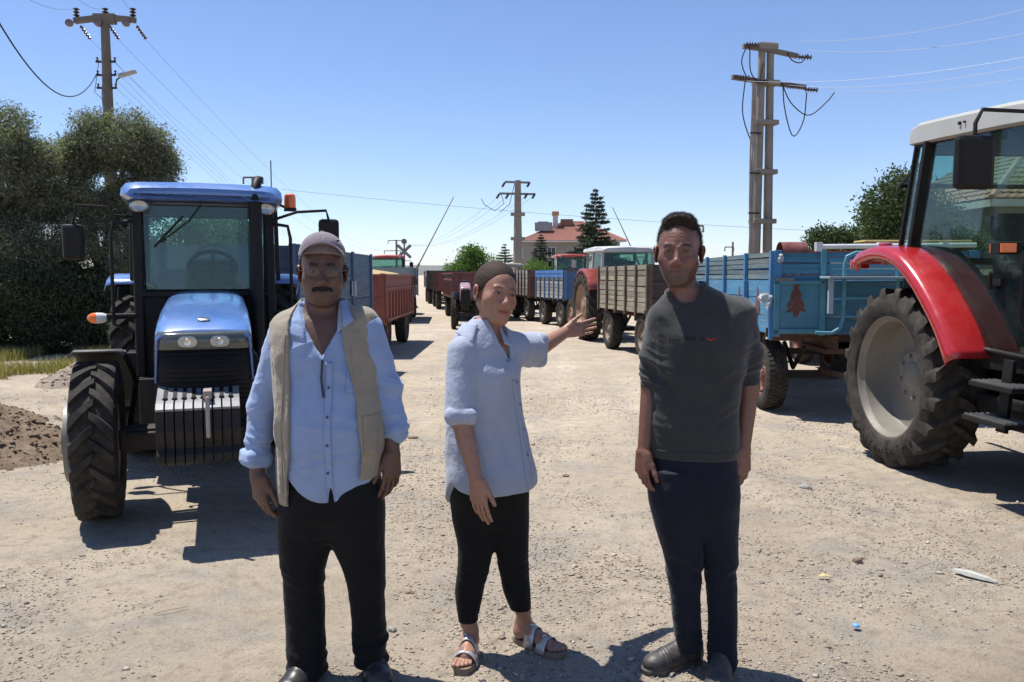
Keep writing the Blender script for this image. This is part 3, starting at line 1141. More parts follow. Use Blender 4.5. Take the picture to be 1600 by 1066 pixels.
GR = leafy('yellow green grass', (.17, .18, .05), (.38, .31, .14))
blades('grass', 42000, lambda r, n: r.uniform(-13.5, -7.4, n), lambda r, n: 12.6 + 5.0 * r.uniform(0, 1, n), .08, .26, GR, 41, .010)
blades('weeds', 500, lambda r, n: r.uniform(-8, 8, n), lambda r, n: 3 + 9 * r.uniform(0, 1, n) ** 1.4, .01, .03, GR, 44, .004, .9)


# ---------------------------------------------------------------- trees
def leaf_cloud(clumps, n, L, Wd, seed, droop=.3, shell=.35):
    """clumps: (x, y, z, rx, ry, rz, weight)"""
    rs = np.random.RandomState(seed)
    Cl = np.array(clumps, float); p = Cl[:, 6] / Cl[:, 6].sum()
    k = rs.choice(len(Cl), n, p=p)
    d = rs.normal(size=(n, 3)); d /= np.linalg.norm(d, axis=1, keepdims=True)
    r = shell + (1.06 - shell) * rs.uniform(0, 1, n) ** .6 + rs.exponential(.16, n)
    # gaps: thin the clump by noise over its surface
    P = Cl[k, :3] + d * r[:, None] * Cl[k, 3:6]
    keep = fbm(P * (1.1 / max(.3, float(Cl[:, 3].mean()))) * 1.6, 3, seed) + .10 + .5 * (rs.uniform(0, 1, n) - .6) > -.20
    P = P[keep]; d = d[keep]; n = len(P)
    P = P + rs.normal(0, L * .6, (n, 3))
    ax = d * .6 + rs.normal(0, .8, (n, 3)); ax[:, 2] -= droop; ax /= np.linalg.norm(ax, axis=1, keepdims=True)
    s = np.cross(ax, rs.normal(size=(n, 3))); s /= np.linalg.norm(s, axis=1, keepdims=True)
    l = L * rs.uniform(.6, 1.3, (n, 1)); w = Wd * rs.uniform(.7, 1.3, (n, 1))
    V = np.stack([P, P + ax * l * .5 + s * w * .5, P + ax * l, P + ax * l * .5 - s * w * .5], 1).reshape(-1, 3)
    Fq = (np.arange(n) * 4)[:, None] + np.arange(4)
    return V, Fq


BARK = paint('grey brown bark', (.10, .075, .055), .95, dust=.1, scale=12, bmp=.8)


def tree(label, x, y, clumps, n, L, Wd, mat, seed, trunk_r=.16, cat='tree', name='leafy_tree', group=None, stems=1, shell=.35):
    root = thing(name, label, cat, (x, y, 0), 0, group)
    V, Fq = leaf_cloud([(c[0] - x, c[1] - y, *c[2:]) for c in clumps], n, L, Wd, seed, .3, shell)
    link('crown', mesh_from('crown', V, Fq, mat), root)
    rs = random.Random(seed)
    top = max(c[2] for c in clumps); mb = MB()
    for s in range(stems):
        ox = rs.uniform(-.5, .5) * (stems > 1)
        mid = (ox * .8 + rs.uniform(-.1, .1), rs.uniform(-.1, .1), top * .35)
        mb.tube([(ox * .5, 0, -.05), (ox * .6, 0, top * .15), mid], [trunk_r * 1.3, trunk_r, trunk_r * .8], 9)
        for c in rs.sample(list(clumps), min(len(clumps), 6)):
            e = Vector((c[0] - x, c[1] - y, c[2])); m_ = Vector(mid)
            q = m_.lerp(e, .5) + Vector((rs.uniform(-.15, .15), rs.uniform(-.15, .15), .1))
            mb.tube([m_, q, e, e + Vector((rs.uniform(-.3, .3), rs.uniform(-.3, .3), c[5] * .6))], [trunk_r * .6, trunk_r * .35, trunk_r * .18, .01], 6)
    mb.build('trunk', BARK, root, smooth=True)
    return root


def clump_ball(cx, cy, cz, rx, ry, rz, n, cr, seed, zmin=None):
    rs = np.random.RandomState(seed); out = []
    for i in range(n):
        d = rs.normal(size=3); d /= np.linalg.norm(d); r = rs.uniform(.25, 1) ** .5
        q = np.array((cx, cy, cz)) + d * r * np.array((rx, ry, rz))
        if zmin is not None and q[2] < zmin: q[2] = zmin + rs.uniform(0, .3)
        k = cr * rs.uniform(.6, 1.25)
        out.append((q[0], q[1], q[2], k * 1.15, k, k * .85, k ** 2))
    return out


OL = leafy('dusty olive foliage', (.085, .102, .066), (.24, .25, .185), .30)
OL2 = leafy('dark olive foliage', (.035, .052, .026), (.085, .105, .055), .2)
DG = leafy('dark green foliage', (.030, .055, .018), (.070, .105, .035), .25)
BG = leafy('bright green foliage', (.050, .105, .020), (.115, .185, .045), .35)
PN = leafy('dark blue green needles', (.018, .034, .020), (.040, .062, .034), .1)
PN2 = leafy('spruce needles', (.030, .055, .030), (.060, .095, .045), .15)

def lumps(spec, d, seed, cr=.27, n=13):
    out = []
    for k, (px, py, r) in enumerate(spec):
        c = W(px, py, d + ((k * 37) % 7 - 3) * .16)
        out += clump_ball(c.x, c.y, max(c.z, .45), r, r * .9, r * .85, n, cr, seed + k, .15)
    return out


cl = lumps([(165, 212, .68), (105, 252, .62), (212, 232, .55), (240, 262, .42), (62, 300, .7), (150, 290, .9), (205, 310, .7), (100, 360, .9), (180, 390, .9), (120, 440, .9), (190, 460, .8)], 18.2, 100)
tree('large dusty olive green tree rising behind the cab of the blue tractor', -9.2, 18.4, cl, 200000, .085, .022, OL, 1, .2)
cl = lumps([(8, 228, .68), (42, 262, .5), (-45, 265, .8), (10, 320, .9), (-30, 380, 1.0), (45, 400, .8), (0, 460, .9), (-90, 330, 1.0)], 17.2, 200)
tree('second olive green tree cut by the left edge of the photo', -11.9, 17.6, cl, 125000, .085, .022, OL, 2, .2)
cl = lumps([(20, 450, .55), (75, 478, .45), (132, 462, .50), (185, 495, .45), (50, 512, .40), (110, 520, .38), (165, 524, .35), (-5, 505, .5), (-60, 470, .7), (215, 500, .5), (95, 440, .5), (-110, 450, .8), (-40, 520, .4)], 17.0, 300, .26, 9)
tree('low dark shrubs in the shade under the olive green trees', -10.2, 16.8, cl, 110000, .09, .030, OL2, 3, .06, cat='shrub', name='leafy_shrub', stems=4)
cl = clump_ball(-6.9, 19.5, 1.7, 1.5, 1.0, 1.5, 26, .5, 4, .25)
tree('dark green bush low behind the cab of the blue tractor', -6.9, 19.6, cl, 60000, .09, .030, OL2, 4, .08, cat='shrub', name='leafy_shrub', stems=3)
# bright green tree in the middle distance
cl = clump_ball(GX(737, 72), 72, 2.3, 1.75, 1.5, 1.25, 26, .62, 5)
tree('bright green tree beyond the maroon trailer, left of the woman', GX(737, 72), 72, cl, 14000, .20, .11, BG, 5, .14)
cl = clump_ball(GX(842, 80), 80, 1.9, 1.9, 1.3, .9, 18, .6, 6)
tree('green shrub in front of the red roofed house, below the two spruces', GX(842, 80), 80, cl, 9000, .20, .10, BG, 6, .10, cat='shrub', name='leafy_shrub')
# right side trees
cl = clump_ball(11.9, 26.0, 3.5, 1.2, 1.0, 1.05, 24, .46, 7) + clump_ball(13.2, 26.5, 2.6, 1.4, 1.0, 1.2, 20, .5, 17)
tree('dark green tree left of the cab of the red tractor', 12.2, 26.2, cl, 36000, .105, .06, DG, 7, .14)
cl = clump_ball(GX(1330, 30), 30, 2.35, 1.5, .9, .85, 22, .42, 8, .6)
tree('low rounded green tree between the yellow tarpaulin and the taller dark tree', GX(1330, 30), 30, cl, 22000, .11, .06, DG, 8, .10)
cl = clump_ball(GX(1262, 44), 44, 1.9, 1.1, .8, .9, 9, .35, 12, .4)
tree('thin scrubby treetops just right of the double concrete pole', GX(1262, 44), 44, cl, 3500, .13, .06, DG, 12, .06)


def conifer(label, x, y, h, r, seed, mat, n_w=26, br_n=11, dens=1.0, kind='fir_tree'):
    root = thing(kind, label, 'tree', (x, y, 0), 0)
    rs = np.random.RandomState(seed)
    mb = MB(); mb.tube([(0, 0, 0), (0, 0, h * .5), (.03, 0, h * .98)], [.20, .12, .015], 8); mb.build('trunk', BARK, root, smooth=True)
    P = []; A = []
    for i in range(n_w):
        t = (i / (n_w - 1)); z = h * (.10 + .88 * t)
        rr = r * (1 - t) ** .85 * rs.uniform(.75, 1.15) + .12
        for k in range(max(4, int(br_n * (1 - t * .6)))):
            a = rs.uniform(0, 2 * PI); L = rr * rs.uniform(.55, 1.15)
            m = int(42 * dens * L + 10)
            s = rs.uniform(.05, 1, m) ** .75
            q = np.stack([np.cos(a) * s * L, np.sin(a) * s * L, z - .10 * L * s + .16 * L * s ** 2 + 0 * s], 1)
            q += rs.normal(0, 1, (m, 3)) * np.array([.10, .10, .045]) * (.5 + L * .35)
            P.append(q); A.append(np.tile(np.array([np.cos(a), np.sin(a), -.25]), (m, 1)))
    P = np.concatenate(P); A = np.concatenate(A) + rs.normal(0, .6, (len(P), 3)); A /= np.linalg.norm(A, axis=1, keepdims=True)
    s = np.cross(A, rs.normal(size=A.shape)); s /= np.linalg.norm(s, axis=1, keepdims=True)
    l, w = h * .026, h * .010
    V = np.stack([P, P + A * l * .5 + s * w * .5, P + A * l, P + A * l * .5 - s * w * .5], 1).reshape(-1, 3)
    link('crown', mesh_from('crown', V, (np.arange(len(P)) * 4)[:, None] + np.arange(4), mat), root)
    return root


conifer('tall dark fir with layered branches in front of the red roofed house', GX(930, 84), 84, 10.3, 3.9, 21, PN, 24, 14, 1.5)
conifer('narrow dark spruce left of the house, right of the middle pole', GX(845, 92), 92, 6.1, 2.1, 22, PN, 20, 14, 3.0, kind='spruce_tree')
conifer('blue green spruce left of the middle concrete pole', GX(789, 88), 88, 4.9, 2.6, 23, PN2, 16, 14, 3.0, kind='spruce_tree')
conifer('small spruce close to the left wall of the house', GX(867, 90), 90, 4.0, 2.2, 24, PN2, 14, 14, 3.0, kind='spruce_tree')

# ---------------------------------------------------------------- far hills
def hills(name, dist, x0, x1, hmax, seed, col, dep=1500):
    n = 160; k = 14
    xs = np.linspace(x0, x1, n); ys = np.linspace(dist, dist + dep, k)
    X, Y = np.meshgrid(xs, ys, indexing='ij')
    v = (Y - dist) / dep
    prof = hmax * (.55 + .45 * gnoise(X * 1e-3, X * 0 + 3.3, .55, seed, 4))
    Z = prof * np.sin(np.clip(v * 1.15, 0, 1) * PI / 2) * (1 + .08 * gnoise(X, Y, .004, seed + 2, 3)) - 2
    i = np.arange(n * k).reshape(n, k)
    f = np.stack([i[:-1, :-1], i[1:, :-1], i[1:, 1:], i[:-1, 1:]], -1).reshape(-1, 4)
    m, nt, b = new_mat(name + ' dry slopes'); vec = coords(nt, (.01, .01, .01))
    nt.links.new(mixc(nt, ramp(nt, noise_n(nt, vec, 1.2, 5), .35, .65), col, tuple(c * .6 for c in col)), b.inputs['Base Color']); b.inputs['Roughness'].default_value = 1
    return tag(link(name, mesh_from(name, np.stack([X.ravel(), Y.ravel(), Z.ravel()], 1), f, m, True, 180)), kind='structure')


hills('hills', 8200, -9000, 9000, 150, 5, (.16, .14, .09))

# ---------------------------------------------------------------- houses
def tiled_slope(parent, a, b, c, d, mat, rows=14, name='roof_tiles', cols=24):
    """a,b eave ends; d,c ridge ends (may meet). overlapping tile courses with scalloped barrels, one joined sheet"""
    a, b, c, d = (Vector(q) for q in (a, b, c, d)); mb = MB()
    n = (b - a).cross(d - a).normalized()
    if n.z < 0: n = -n
    for r in range(rows):
        v0, v1 = r / rows, (r + 1.25) / rows
        l0, r0 = a.lerp(d, v0), b.lerp(c, v0); l1, r1 = a.lerp(d, min(1, v1)), b.lerp(c, min(1, v1))
        R0, R1 = [], []
        m = cols * 2
        for i in range(m + 1):
            u = i / m; h = .03 * (i % 2)
            R0.append(l0.lerp(r0, u) + n * (.075 + h)); R1.append(l1.lerp(r1, u) + n * (.02 + h))
        mb.grid([R0, R1]); mb.grid([[p - n * .06 for p in R0], R0])
    o = mb.build(name, mat, parent, fix=False); o['kind'] = 'stuff'
    return o


def window(parent, c, w, h, ax='Y', out=-1, frame_mat=None):
    """a window in a wall facing -y (ax Y) or -x (ax X)"""
    g = plain('dark window glass', (.03, .04, .05), .08); fm = frame_mat or plain('white window frame', (.6, .6, .58), .4)
    def B(dx, dz, sx, sz, dep, off):
        if ax == 'Y': return ((c[0] + dx, c[1] + out * off, c[2] + dz), (sx, dep, sz))
        return ((c[0] + out * off, c[1] + dx, c[2] + dz), (dep, sx, sz))
    m = MB(); m.box(*B(0, 0, w, h, .04, .02)); wd_ = m.build('window', g, parent)
    m = MB(); m.box(*B(-w / 2, 0, .08, h + .08, .10, .04)); m.box(*B(w / 2, 0, .08, h + .08, .10, .04)); m.box(*B(0, h / 2, w, .08, .10, .04)); m.box(*B(0, -h / 2, w, .08, .10, .04)); m.box(*B(0, 0, .05, h, .08, .04)); m.build('frame', fm, wd_)
    m = MB(); m.box(*B(0, -h / 2 - .08, w + .3, .07, .18, .07)); m.build('sill', fm, wd_)


def hip_roof(parent, x0, x1, y0, y1, ze, zr, rx0, rx1, over, mat, rows, cols=24, under=None):
    ym_ = (y0 + y1) / 2
    A, B, Cc, D = (x0 - over, y0 - over, ze), (x1 + over, y0 - over, ze), (x1 + over, y1 + over, ze), (x0 - over, y1 + over, ze)
    R0, R1 = (rx0, ym_, zr), (rx1, ym_, zr)
    m = MB(); m.add([A, B, Cc, D, R0, R1], [(0, 1, 5, 4), (1, 2, 5), (2, 3, 4, 5), (3, 0, 4), (0, 3, 2, 1)]); rf = m.build('roof', mat, parent)
    tiled_slope(rf, A, B, R1, R0, mat, rows, cols=cols); tiled_slope(rf, D, A, R0, R0, mat, rows, cols=cols // 2); tiled_slope(rf, B, Cc, R1, R1, mat, rows, cols=cols // 2)
    rm = plain('pale ridge tiles', (.42, .22, .17), .8)
    for (p, q) in ((A, R0), (B, R1), (R0, R1)):
        m = MB(); m.tube([Vector(p) + Vector((0, 0, .06)), Vector(q) + Vector((0, 0, .06))], .11, 6); m.build('ridge', rm, rf, smooth=True)
    m = MB(); z = ze - .10
    m.box(((x0 + x1) / 2, y0 - over, z), (x1 - x0 + 2 * over, .06, .22)); m.box((x0 - over, ym_, z), (.06, y1 - y0 + 2 * over, .22)); m.build('fascia', under or plain('white fascia', (.5, .48, .45), .7), rf)
    return rf


TILE = paint('terracotta roof tiles', (.29, .115, .085), .85, dust=.15, var=.15, scale=8)
hx0, hx1, hy = GX(822, 112), GX(968, 112), 112
h1 = thing('house', 'two storey beige house with a red tiled hip roof behind the tall fir', 'house', ((hx0 + hx1) / 2, hy + 5, 0))
X0, X1 = hx0 - (hx0 + hx1) / 2, hx1 - (hx0 + hx1) / 2
WALLM = paint('beige render', (.24, .225, .195), .9, dust=.1, var=.06, scale=.4)
mb = MB(); mb.box((0, 0, 3.05), (X1 - X0, 10, 6.1)); mb.build('wall', WALLM, h1)
rf = hip_roof(h1, X0, X1, -5, 5, 6.2, 9.0, -1.0, 1.8, .8, TILE, 18, 40)
mb = MB(); mb.box((X0 - .3, -3.0, 3.0), (2.6, 5.0, 6.0)); mb.build('wall', WALLM, h1)
for (xx, zz) in ((-5.3, 4.7), (-2.9, 4.7), (4.6, 4.7), (-5.3, 1.8), (.6, 4.7)):
    window(h1, (xx, -5.01, zz), 1.1, 1.3)
window(h1, (X0 - .9, -5.51, 4.6), .9, 1.2)
mb = MB(); mb.box((-2.2, -1.4, 9.0), (.7, .7, 1.9)); ch_ = mb.build('chimney', plain('white chimney', (.5, .48, .45), .8), rf)
mb = MB(); mb.box((-2.2, -1.4, 10.1), (.95, .95, .55)); mb.build('chimney_cap', paint('orange chimney cap', (.45, .22, .08), .8), ch_)
mb = MB(); mb.box((-.6, -1.0, 8.9), (1.7, .9, .9)); mb.build('chimney', paint('brick chimney', (.20, .09, .06), .85, scale=6), rf)
mb = MB(); mb.box((-3.9, -3.2, 8.2), (2.4, .08, 1.5), Matrix.Rotation(-.65, 3, 'X')); mb.cyl((-4.6, -2.3, 8.7), (-3.2, -2.3, 8.7), .28, n=14); mb.beam((-3.0, -3.2, 7.3), (-3.0, -2.3, 8.7), .08, .08); mb.beam((-4.8, -3.2, 7.0), (-4.8, -2.3, 8.7), .08, .08)
mb.build('solar_heater', paint('solar panel', (.03, .04, .06), .3), rf)

TILE2 = paint('sunlit brown roof tiles', (.30, .165, .11), .85, dust=.2, var=.2, scale=6)
h2 = thing('house', 'low house with a brown tiled roof seen through the glass of the red tractor cab', 'house', (20.5, 30, 0))
mb = MB(); mb.box((0, 0, 1.9), (10.6, 8, 3.8)); mb.build('wall', WALLM, h2)
hip_roof(h2, -5.3, 5.3, -4, 4, 3.9, 6.9, -1.5, 1.5, .6, TILE2, 16, 44)
window(h2, (-2.5, -4.01, 2.2), 1.3, 1.2); window(h2, (1.8, -4.01, 2.2), 1.3, 1.2)

# ---------------------------------------------------------------- poles and wires
CON = paint('weathered concrete', (.24, .215, .185), .9, dust=.15, var=.10, scale=2.0, bmp=.3)
CON_D = paint('grey brown concrete', (.15, .125, .105), .9, dust=.15, var=.10, scale=2.0, bmp=.3)
INS = plain('brown porcelain insulator', (.045, .022, .018), .15, coat=.5)
WIRE = plain('dark cable', (.02, .02, .022), .6)
WIREG = plain('grey line wire', (.13, .14, .16), .6)
WIREL = plain('bright aluminium wire', (.36, .38, .41), .5, .3)


def sag(a, b, s, n=20):
    a, b = Vector(a), Vector(b)
    return [a.lerp(b, i / n) - Vector((0, 0, 4 * s * (i / n) * (1 - i / n))) for i in range(n + 1)]


def wire(a, b, s, r=.009, mat=None, label='thin power line sagging between concrete poles', group='power lines overhead', name='power_line', n=20):
    mb = MB(); mb.tube(sag(a, b, s, n), r, 5)
    return tag(mb.build(name, mat or WIREG, None, smooth=True), label, 'power line', group)


def insulator(parent, p, d, L=.3, r=.055, n=4):
    mb = MB(); d = Vector(d).normalized(); p = Vector(p); prof = []
    R = d.to_track_quat('X', 'Z').to_matrix()
    pr = [(0, .02)]
    for k in range(n):
        t = L * (k + .2) / n; pr += [(t, r * .45), (t + L / n * .25, r), (t + L / n * .5, r * .9), (t + L / n * .6, r * .4)]
    pr += [(L, .02), (L, .001)]
    m = MB(); m.lathe(pr, 12, 'X'); m.v = [tuple(R @ Vector(q) + p) for q in m.v]
    return m.build('insulator', INS, parent, smooth=True, angle=40)


# left pole with street lamp
pd = 24.0
px_ = W(165, 60, pd).x
zt = W(165, 26, pd).z
pl = thing('utility_pole', 'tall grey utility pole with a street lamp, rising behind the left trees', 'utility pole', (px_, pd, 0), 0)
mb = MB(); mb.tube([(0, 0, 0), (0, 0, zt)], [.22, .12], 8); mb.build('pole', CON_D, pl, smooth=True, angle=50)
mb = MB(); mb.beam((-.86, 0, zt - .12), (0, 0, zt - .02), .16, .14); mb.beam((0, 0, zt - .02), (.86, 0, zt - .10), .16, .14); mb.beam((-.3, 0, zt - .07), (.3, 0, zt - .07), .20, .26); mb.build('cross_arm', CON_D, pl)
for xx in (-.80, 0.02, .80):
    insulator(pl, (xx, 0, zt - .02), (0, 0, 1), .26, .095, 3)
    insulator(pl, (xx + .05, .1, zt - .22), (.35, .5, -.7), .42, .06, 5)
    mb = MB(); mb.lathe([(-.06, .001), (-.05, .10), (0, .115), (.05, .10), (.06, .001)], 14, 'Y', (xx - .14, -.14, zt - .22)); mb.build('insulator_disc', plain('brown glass disc', (.16, .10, .09), .15, coat=.6), pl, smooth=True)
for k, dz in enumerate((1.25, 1.62, 1.98)):
    z = zt - dz
    mb = MB(); mb.beam((-.30, 0, z), (.26, 0, z), .05, .05); br = mb.build('bracket', WIRE, pl)
    for s in (-.26, .24): insulator(br, (s, 0, z), (0, 0, 1), .13, .04, 2)
mb = MB(); mb.tube([(.12, 0, zt - 2.0), (.28, -.1, zt - 1.98), (.36, -.2, zt - 1.80), (.52, -.3, zt - 1.74)], .022, 6); la = mb.build('lamp_arm', WIRE, pl, smooth=True)
mb = MB(); mb.box((0, 0, 0), (.52, .18, .11), taper=(.9, .7)); mb.build('lamp_head', plain('grey lamp housing', (.32, .31, .29), .5), la, loc=(.74, -.36, zt - 1.66), rot=(0, -.28, 0), bevel=.03)
for (a, b_, c_) in (((-.2, -.02, zt - 1.2), (-.36, -.02, zt - 2.1), (-.14, 0, zt - 2.3)), ((-.1, -.02, zt - 1.5), (-.16, -.02, zt - 2.2), (-.14, 0, zt - 2.7))):
    mb = MB(); mb.tube([a, b_, c_], .009, 5); mb.build('drop_cable', WIRE, pl, smooth=True)

# right double concrete pole
qd = 30.0
qx = W(1196, 150, qd).x
dp = thing('utility_pole', 'double concrete pole tied with cross blocks, two arms and hanging cables', 'utility pole', (qx, qd, 0), math.radians(12))
zt2 = W(1198, 74, qd).z
for (x0, xt) in ((-.27, -.17), (.24, .15)):
    mb = MB(); mb.tube([(x0, 0, 0), (xt, 0, zt2)], [.19, .13], 8); mb.build('pole', CON, dp, smooth=True, angle=50)
for py in (130, 192, 269, 346):
    z = W(1198, py, qd).z
    mb = MB(); mb.box((0, 0, z), (.88, .46, .17)); mb.build('tie_block', CON, dp, bevel=.02)
mb = MB(); mb.box((0, 0, zt2 + .02), (.78, .40, .26)); mb.build('pole_cap', CON, dp, bevel=.08)
def arm(z, l, r_, zl, zr):
    mb = MB(); mb.beam((l, -.1, zl), (0, -.1, z), .15, .15); mb.beam((0, -.1, z), (r_, -.1, zr), .15, .15); return mb.build('cross_arm', CON_D, dp)
zA = W(1198, 79, qd).z; zB = W(1198, 130, qd).z
arm(zA, -.95, 1.15, zA + .07, zA - .16); arm(zB, -1.35, 1.50, zB + .12, zB - .10)
for (x, z) in ((-.92, zA + .10), (1.12, zA - .22), (-1.25, zB + .10), (-.50, zB), (.7, zB - .12), (1.4, zB - .20)):
    insulator(dp, (x, -.2, z), (.9 if x < 0 else .8, -.6, -.15), .48, .10, 5)
for k in range(3):
    pts = [(-.52 - .06 * k, -.25, z_ + 0 * k) for z_ in (zB - .1, 6, 4.2, 3.0, 1.2)]
    pts = [(p[0] + .03 * math.sin(i * 2 + k), p[1], p[2]) for i, p in enumerate(pts)]
    mb = MB(); mb.tube(pts, .034, 6); mb.build('riser_cable', paint('pale conduit', (.30, .26, .24), .7), dp, smooth=True)
for k, z in enumerate((6.6, 5.2, 3.8)):
    mb = MB(); mb.box((-.48, -.25, z), (.40, .10, .05)); mb.build('cable_clamp', WIRE, dp)
def loopw(pts):
    mb = MB(); V_ = [Vector(p) for p in pts]; out = []
    t_ = np.linspace(0, 1, len(V_)); tt_ = np.linspace(0, 1, 18)
    A_ = np.array([list(v) for v in V_])
    for t in tt_: out.append([float(smooth_interp(np.array([t]), t_, A_[:, i])[0]) for i in range(3)])
    mb.tube(out, .020, 6); mb.build('hanging_cable', WIRE, dp, smooth=True)
loopw([(-.9, -.2, zA), (-1.05, -.2, zA - .5), (-.85, -.2, zA - 1.0), (-.6, -.2, zB)])
loopw([(-.75, -.2, zA), (-.70, -.2, zA - .8), (-.4, -.2, zA - 1.1), (-.2, -.2, zA - .5)])
loopw([(.55, -.2, zB), (.65, -.2, zB - .9), (1.0, -.2, zB - 1.85), (1.4, -.2, zB - 1.3), (1.5, -.2, zB - .3)])
loopw([(.5, -.2, zB), (.9, -.2, zB - .7), (1.6, -.2, zB - 1.1), (2.3, -.2, zB - .6), (2.6, -.2, zB - .25)])
loopw([(.7, -.2, zA - .1), (.9, -.2, zA - .35), (1.25, -.2, zA - .4), (1.5, -.2, zA - .1)])
loopw([(-.9, -.2, zB), (-.98, -.2, zB - 1.0), (-.8, -.2, zB - 1.7), (-.5, -.2, zB - 2.3)])

# middle pole
mx_, md_ = GX(809, 55), 55.0
zt3 = W(809, 282, md_).z
mp = thing('utility_pole', 'concrete pole with two cross arms left of the red roofed house', 'utility pole', (mx_, md_, 0), 0)
mb = MB(); mb.tube([(0, 0, 0), (0, 0, zt3)], [.36, .20], 8); mb.build('pole', CON, mp, smooth=True, angle=50)
for (dz, hw) in ((.1, .85), (.85, 1.22)):
    mb = MB(); mb.beam((-hw, 0, zt3 - dz), (hw * .95, 0, zt3 - dz - .05), .14, .13); mb.build('cross_arm', CON, mp)
    for s in ((-hw, -hw * .5, hw * .5, hw * .92) if hw > 1 else (-hw, hw * .92)): insulator(mp, (s, -.1, zt3 - dz - .05), (-.4, -.5, -.7), .42, .085, 4)
for z in (3.4 + .6, 5.6):
    mb = MB(); mb.box((0, 0, z), (.95, .55, .2)); mb.build('tie_block', CON, mp)
mb = MB(); mb.tube([(-1.1, -.1, zt3 - .9), (-.9, -.1, zt3 - 1.5), (-1.5, -.1, zt3 - 2.0), (-2.2, -.1, zt3 - 1.6), (-2.4, -.1, zt3 - 1.2)], .022, 5); mb.tube([(-.2, -.3, zt3 - .2), (-.55, -.3, zt3 - 1.6), (-1.2, -.3, zt3 - 2.1)], .022, 5)
mb.build('hanging_cable', WIRE, mp, smooth=True)['kind'] = 'stuff'


def small_pole(label, px, py, d, arms, r=.12, mat=None):
    x = GX(px, d); z = W(px, py, d).z
    p = thing('utility_pole', label, 'utility pole', (x, d, 0), 0)
    mb = MB(); mb.tube([(0, 0, 0), (0, 0, z)], [r * 1.4, r], 7); mb.build('pole', mat or CON_D, p, smooth=True)
    for (dz, l, r_) in arms:
        mb = MB(); mb.beam((-l, 0, z - dz), (r_, 0, z - dz), .12, .12); a = mb.build('cross_arm', mat or CON_D, p)
        for s in (-l, r_): insulator(p, (s, 0, z - dz), (0, 0, -1), .5 if dz else .4, .10, 3)
    return Vector((x, d, z))


fp = small_pole('far small pole with two arms above the bright red tractor roof', 620, 375, 130, ((.1, 1.3, 1.25), (1.7, 1.9, .6)), .15)
small_pole('small far pole with a short arm, left of the double concrete pole', 1144, 378, 95, ((.6, .9, .1),), .11)
p5 = small_pole('pole whose arm with two insulators shows beside the younger man\'s head', 1086, 352, 62, ((.05, .75, .55),), .12)

small_pole('distant pole top with three insulators showing over the blue cab roof', 399, 277, 62, ((.02, .72, .72),), .12)
# wires
Lp = Vector((px_, pd, zt)); Mp = Vector((mx_, md_, zt3)); Dp = Vector((qx, qd, zt2))
for k, xx in enumerate((-.80, .02, .80)):
    nm_ = ('left', 'middle', 'right')[k]
    wire(Lp + Vector((xx + .15, .3, -.5)), fp + Vector((-1.2 + k * 1.2, 0, -.5)), 3.2, .0045, label='thin line falling away to the far pole from the %s insulator of the left pole' % nm_, group='power lines from the left pole')
    wire(Lp + Vector((xx, 0, .25)), W(-60 + 110 * k, -70 - 10 * k, 9), .25, .004, label='thin line leaving the photo upward from the %s insulator of the left pole' % nm_, group='power lines from the left pole')
for k in range(4):
    wire(Lp + Vector((.22, .1, -1.25 - .24 * k)), fp + Vector((-.9 + .5 * k, 0, -2.4 - .2 * k)), 4.0, .0045, label='one of four thin lines starting beside the street lamp bracket, %s from the top' % ('first', 'second', 'third', 'lowest')[k], group='power lines from the left pole')
wire(Lp + Vector((-.30, 0, -1.6)), W(-30, -15, 12), 1.0, .014, WIRE, label='thick black service cable drooping to the left pole', group=None, name='service_cable')
wire(Dp + Vector((1.0, -.4, .1)), W(1660, -2, 20), .28, .0055, WIREL, 'topmost bright wire leaving the double pole to the right', 'bright wires right of the double pole')
wire(Dp + Vector((1.3, -.4, -.2)), W(1660, 40, 20), .28, .0055, WIREL, 'second bright wire from the top, right of the double pole', 'bright wires right of the double pole')
for k, (x0, dz, py) in enumerate(((-1.0, -1.25, 78), (.6, -1.4, 92), (1.5, -1.45, 112))):
    wire(Dp + Vector((x0, -.4, dz)), W(1660, py, 20), .30, .0055, WIREL, '%s of the three wires leaving the lower arm of the double pole' % ('topmost', 'middle one', 'lowest')[k], 'lower bright wires right of the double pole')
for k, s in enumerate((-1.2, -.6, .6, 1.1)):
    wire(Mp + Vector((s, 0, -1.0)), fp + Vector((-1 + .7 * k, 0, -.2)), 1.8, .009, label='thin line running left from the middle pole, %s insulator on its lower arm' % ('first', 'second', 'third', 'fourth')[k], group='power lines from the middle pole')
wire(W(440, 296, 60), W(1300, 362, 60), .3, .012, label='faint level wire crossing the sky behind the house', group=None)
wire(W(1100, 372, 62), p5 + Vector((.5, 0, -.2)), .1, .01) if False else None

# level crossing: two raised barriers and a crossed sign
RW = paint('faded red and white barrier', (.20, .155, .145), .6, dust=.3)
def barrier(label, p_low, p_top, d):
    a = W(*p_low, d); b_ = W(*p_top, d)
    base_x = a.x - (b_.x - a.x) * .12
    r = thing('crossing_barrier', label, 'barrier', (base_x, d, 0), 0)
    o = Vector((base_x, d, 0))
    mb = MB(); mb.tube([a - o, b_ - o], [.050, .028], 8); mb.build('boom', RW, r, smooth=True)
    dr = (a - b_).normalized(); c_ = a + dr * (a.z - 1.0) / max(.2, -dr.z) if a.z > 1.0 else a
    mb = MB(); mb.tube([a - o, c_ - o], .085, 8); mb.box((c_ - o) + dr * .3, (.5, .12, .4)); mb.build('counterweight', M_DKG, r)
    mb = MB(); mb.box(((c_ - o).x, .15, .55), (.35, .35, 1.1)); mb.build('post', M_DKG, r, bevel=.02)
M_DKG = paint('grey painted steel', (.14, .14, .14), .6, dust=.2)
barrier('thin raised crossing barrier boom above the left row of trailers', (655, 412), (709, 308), 58)
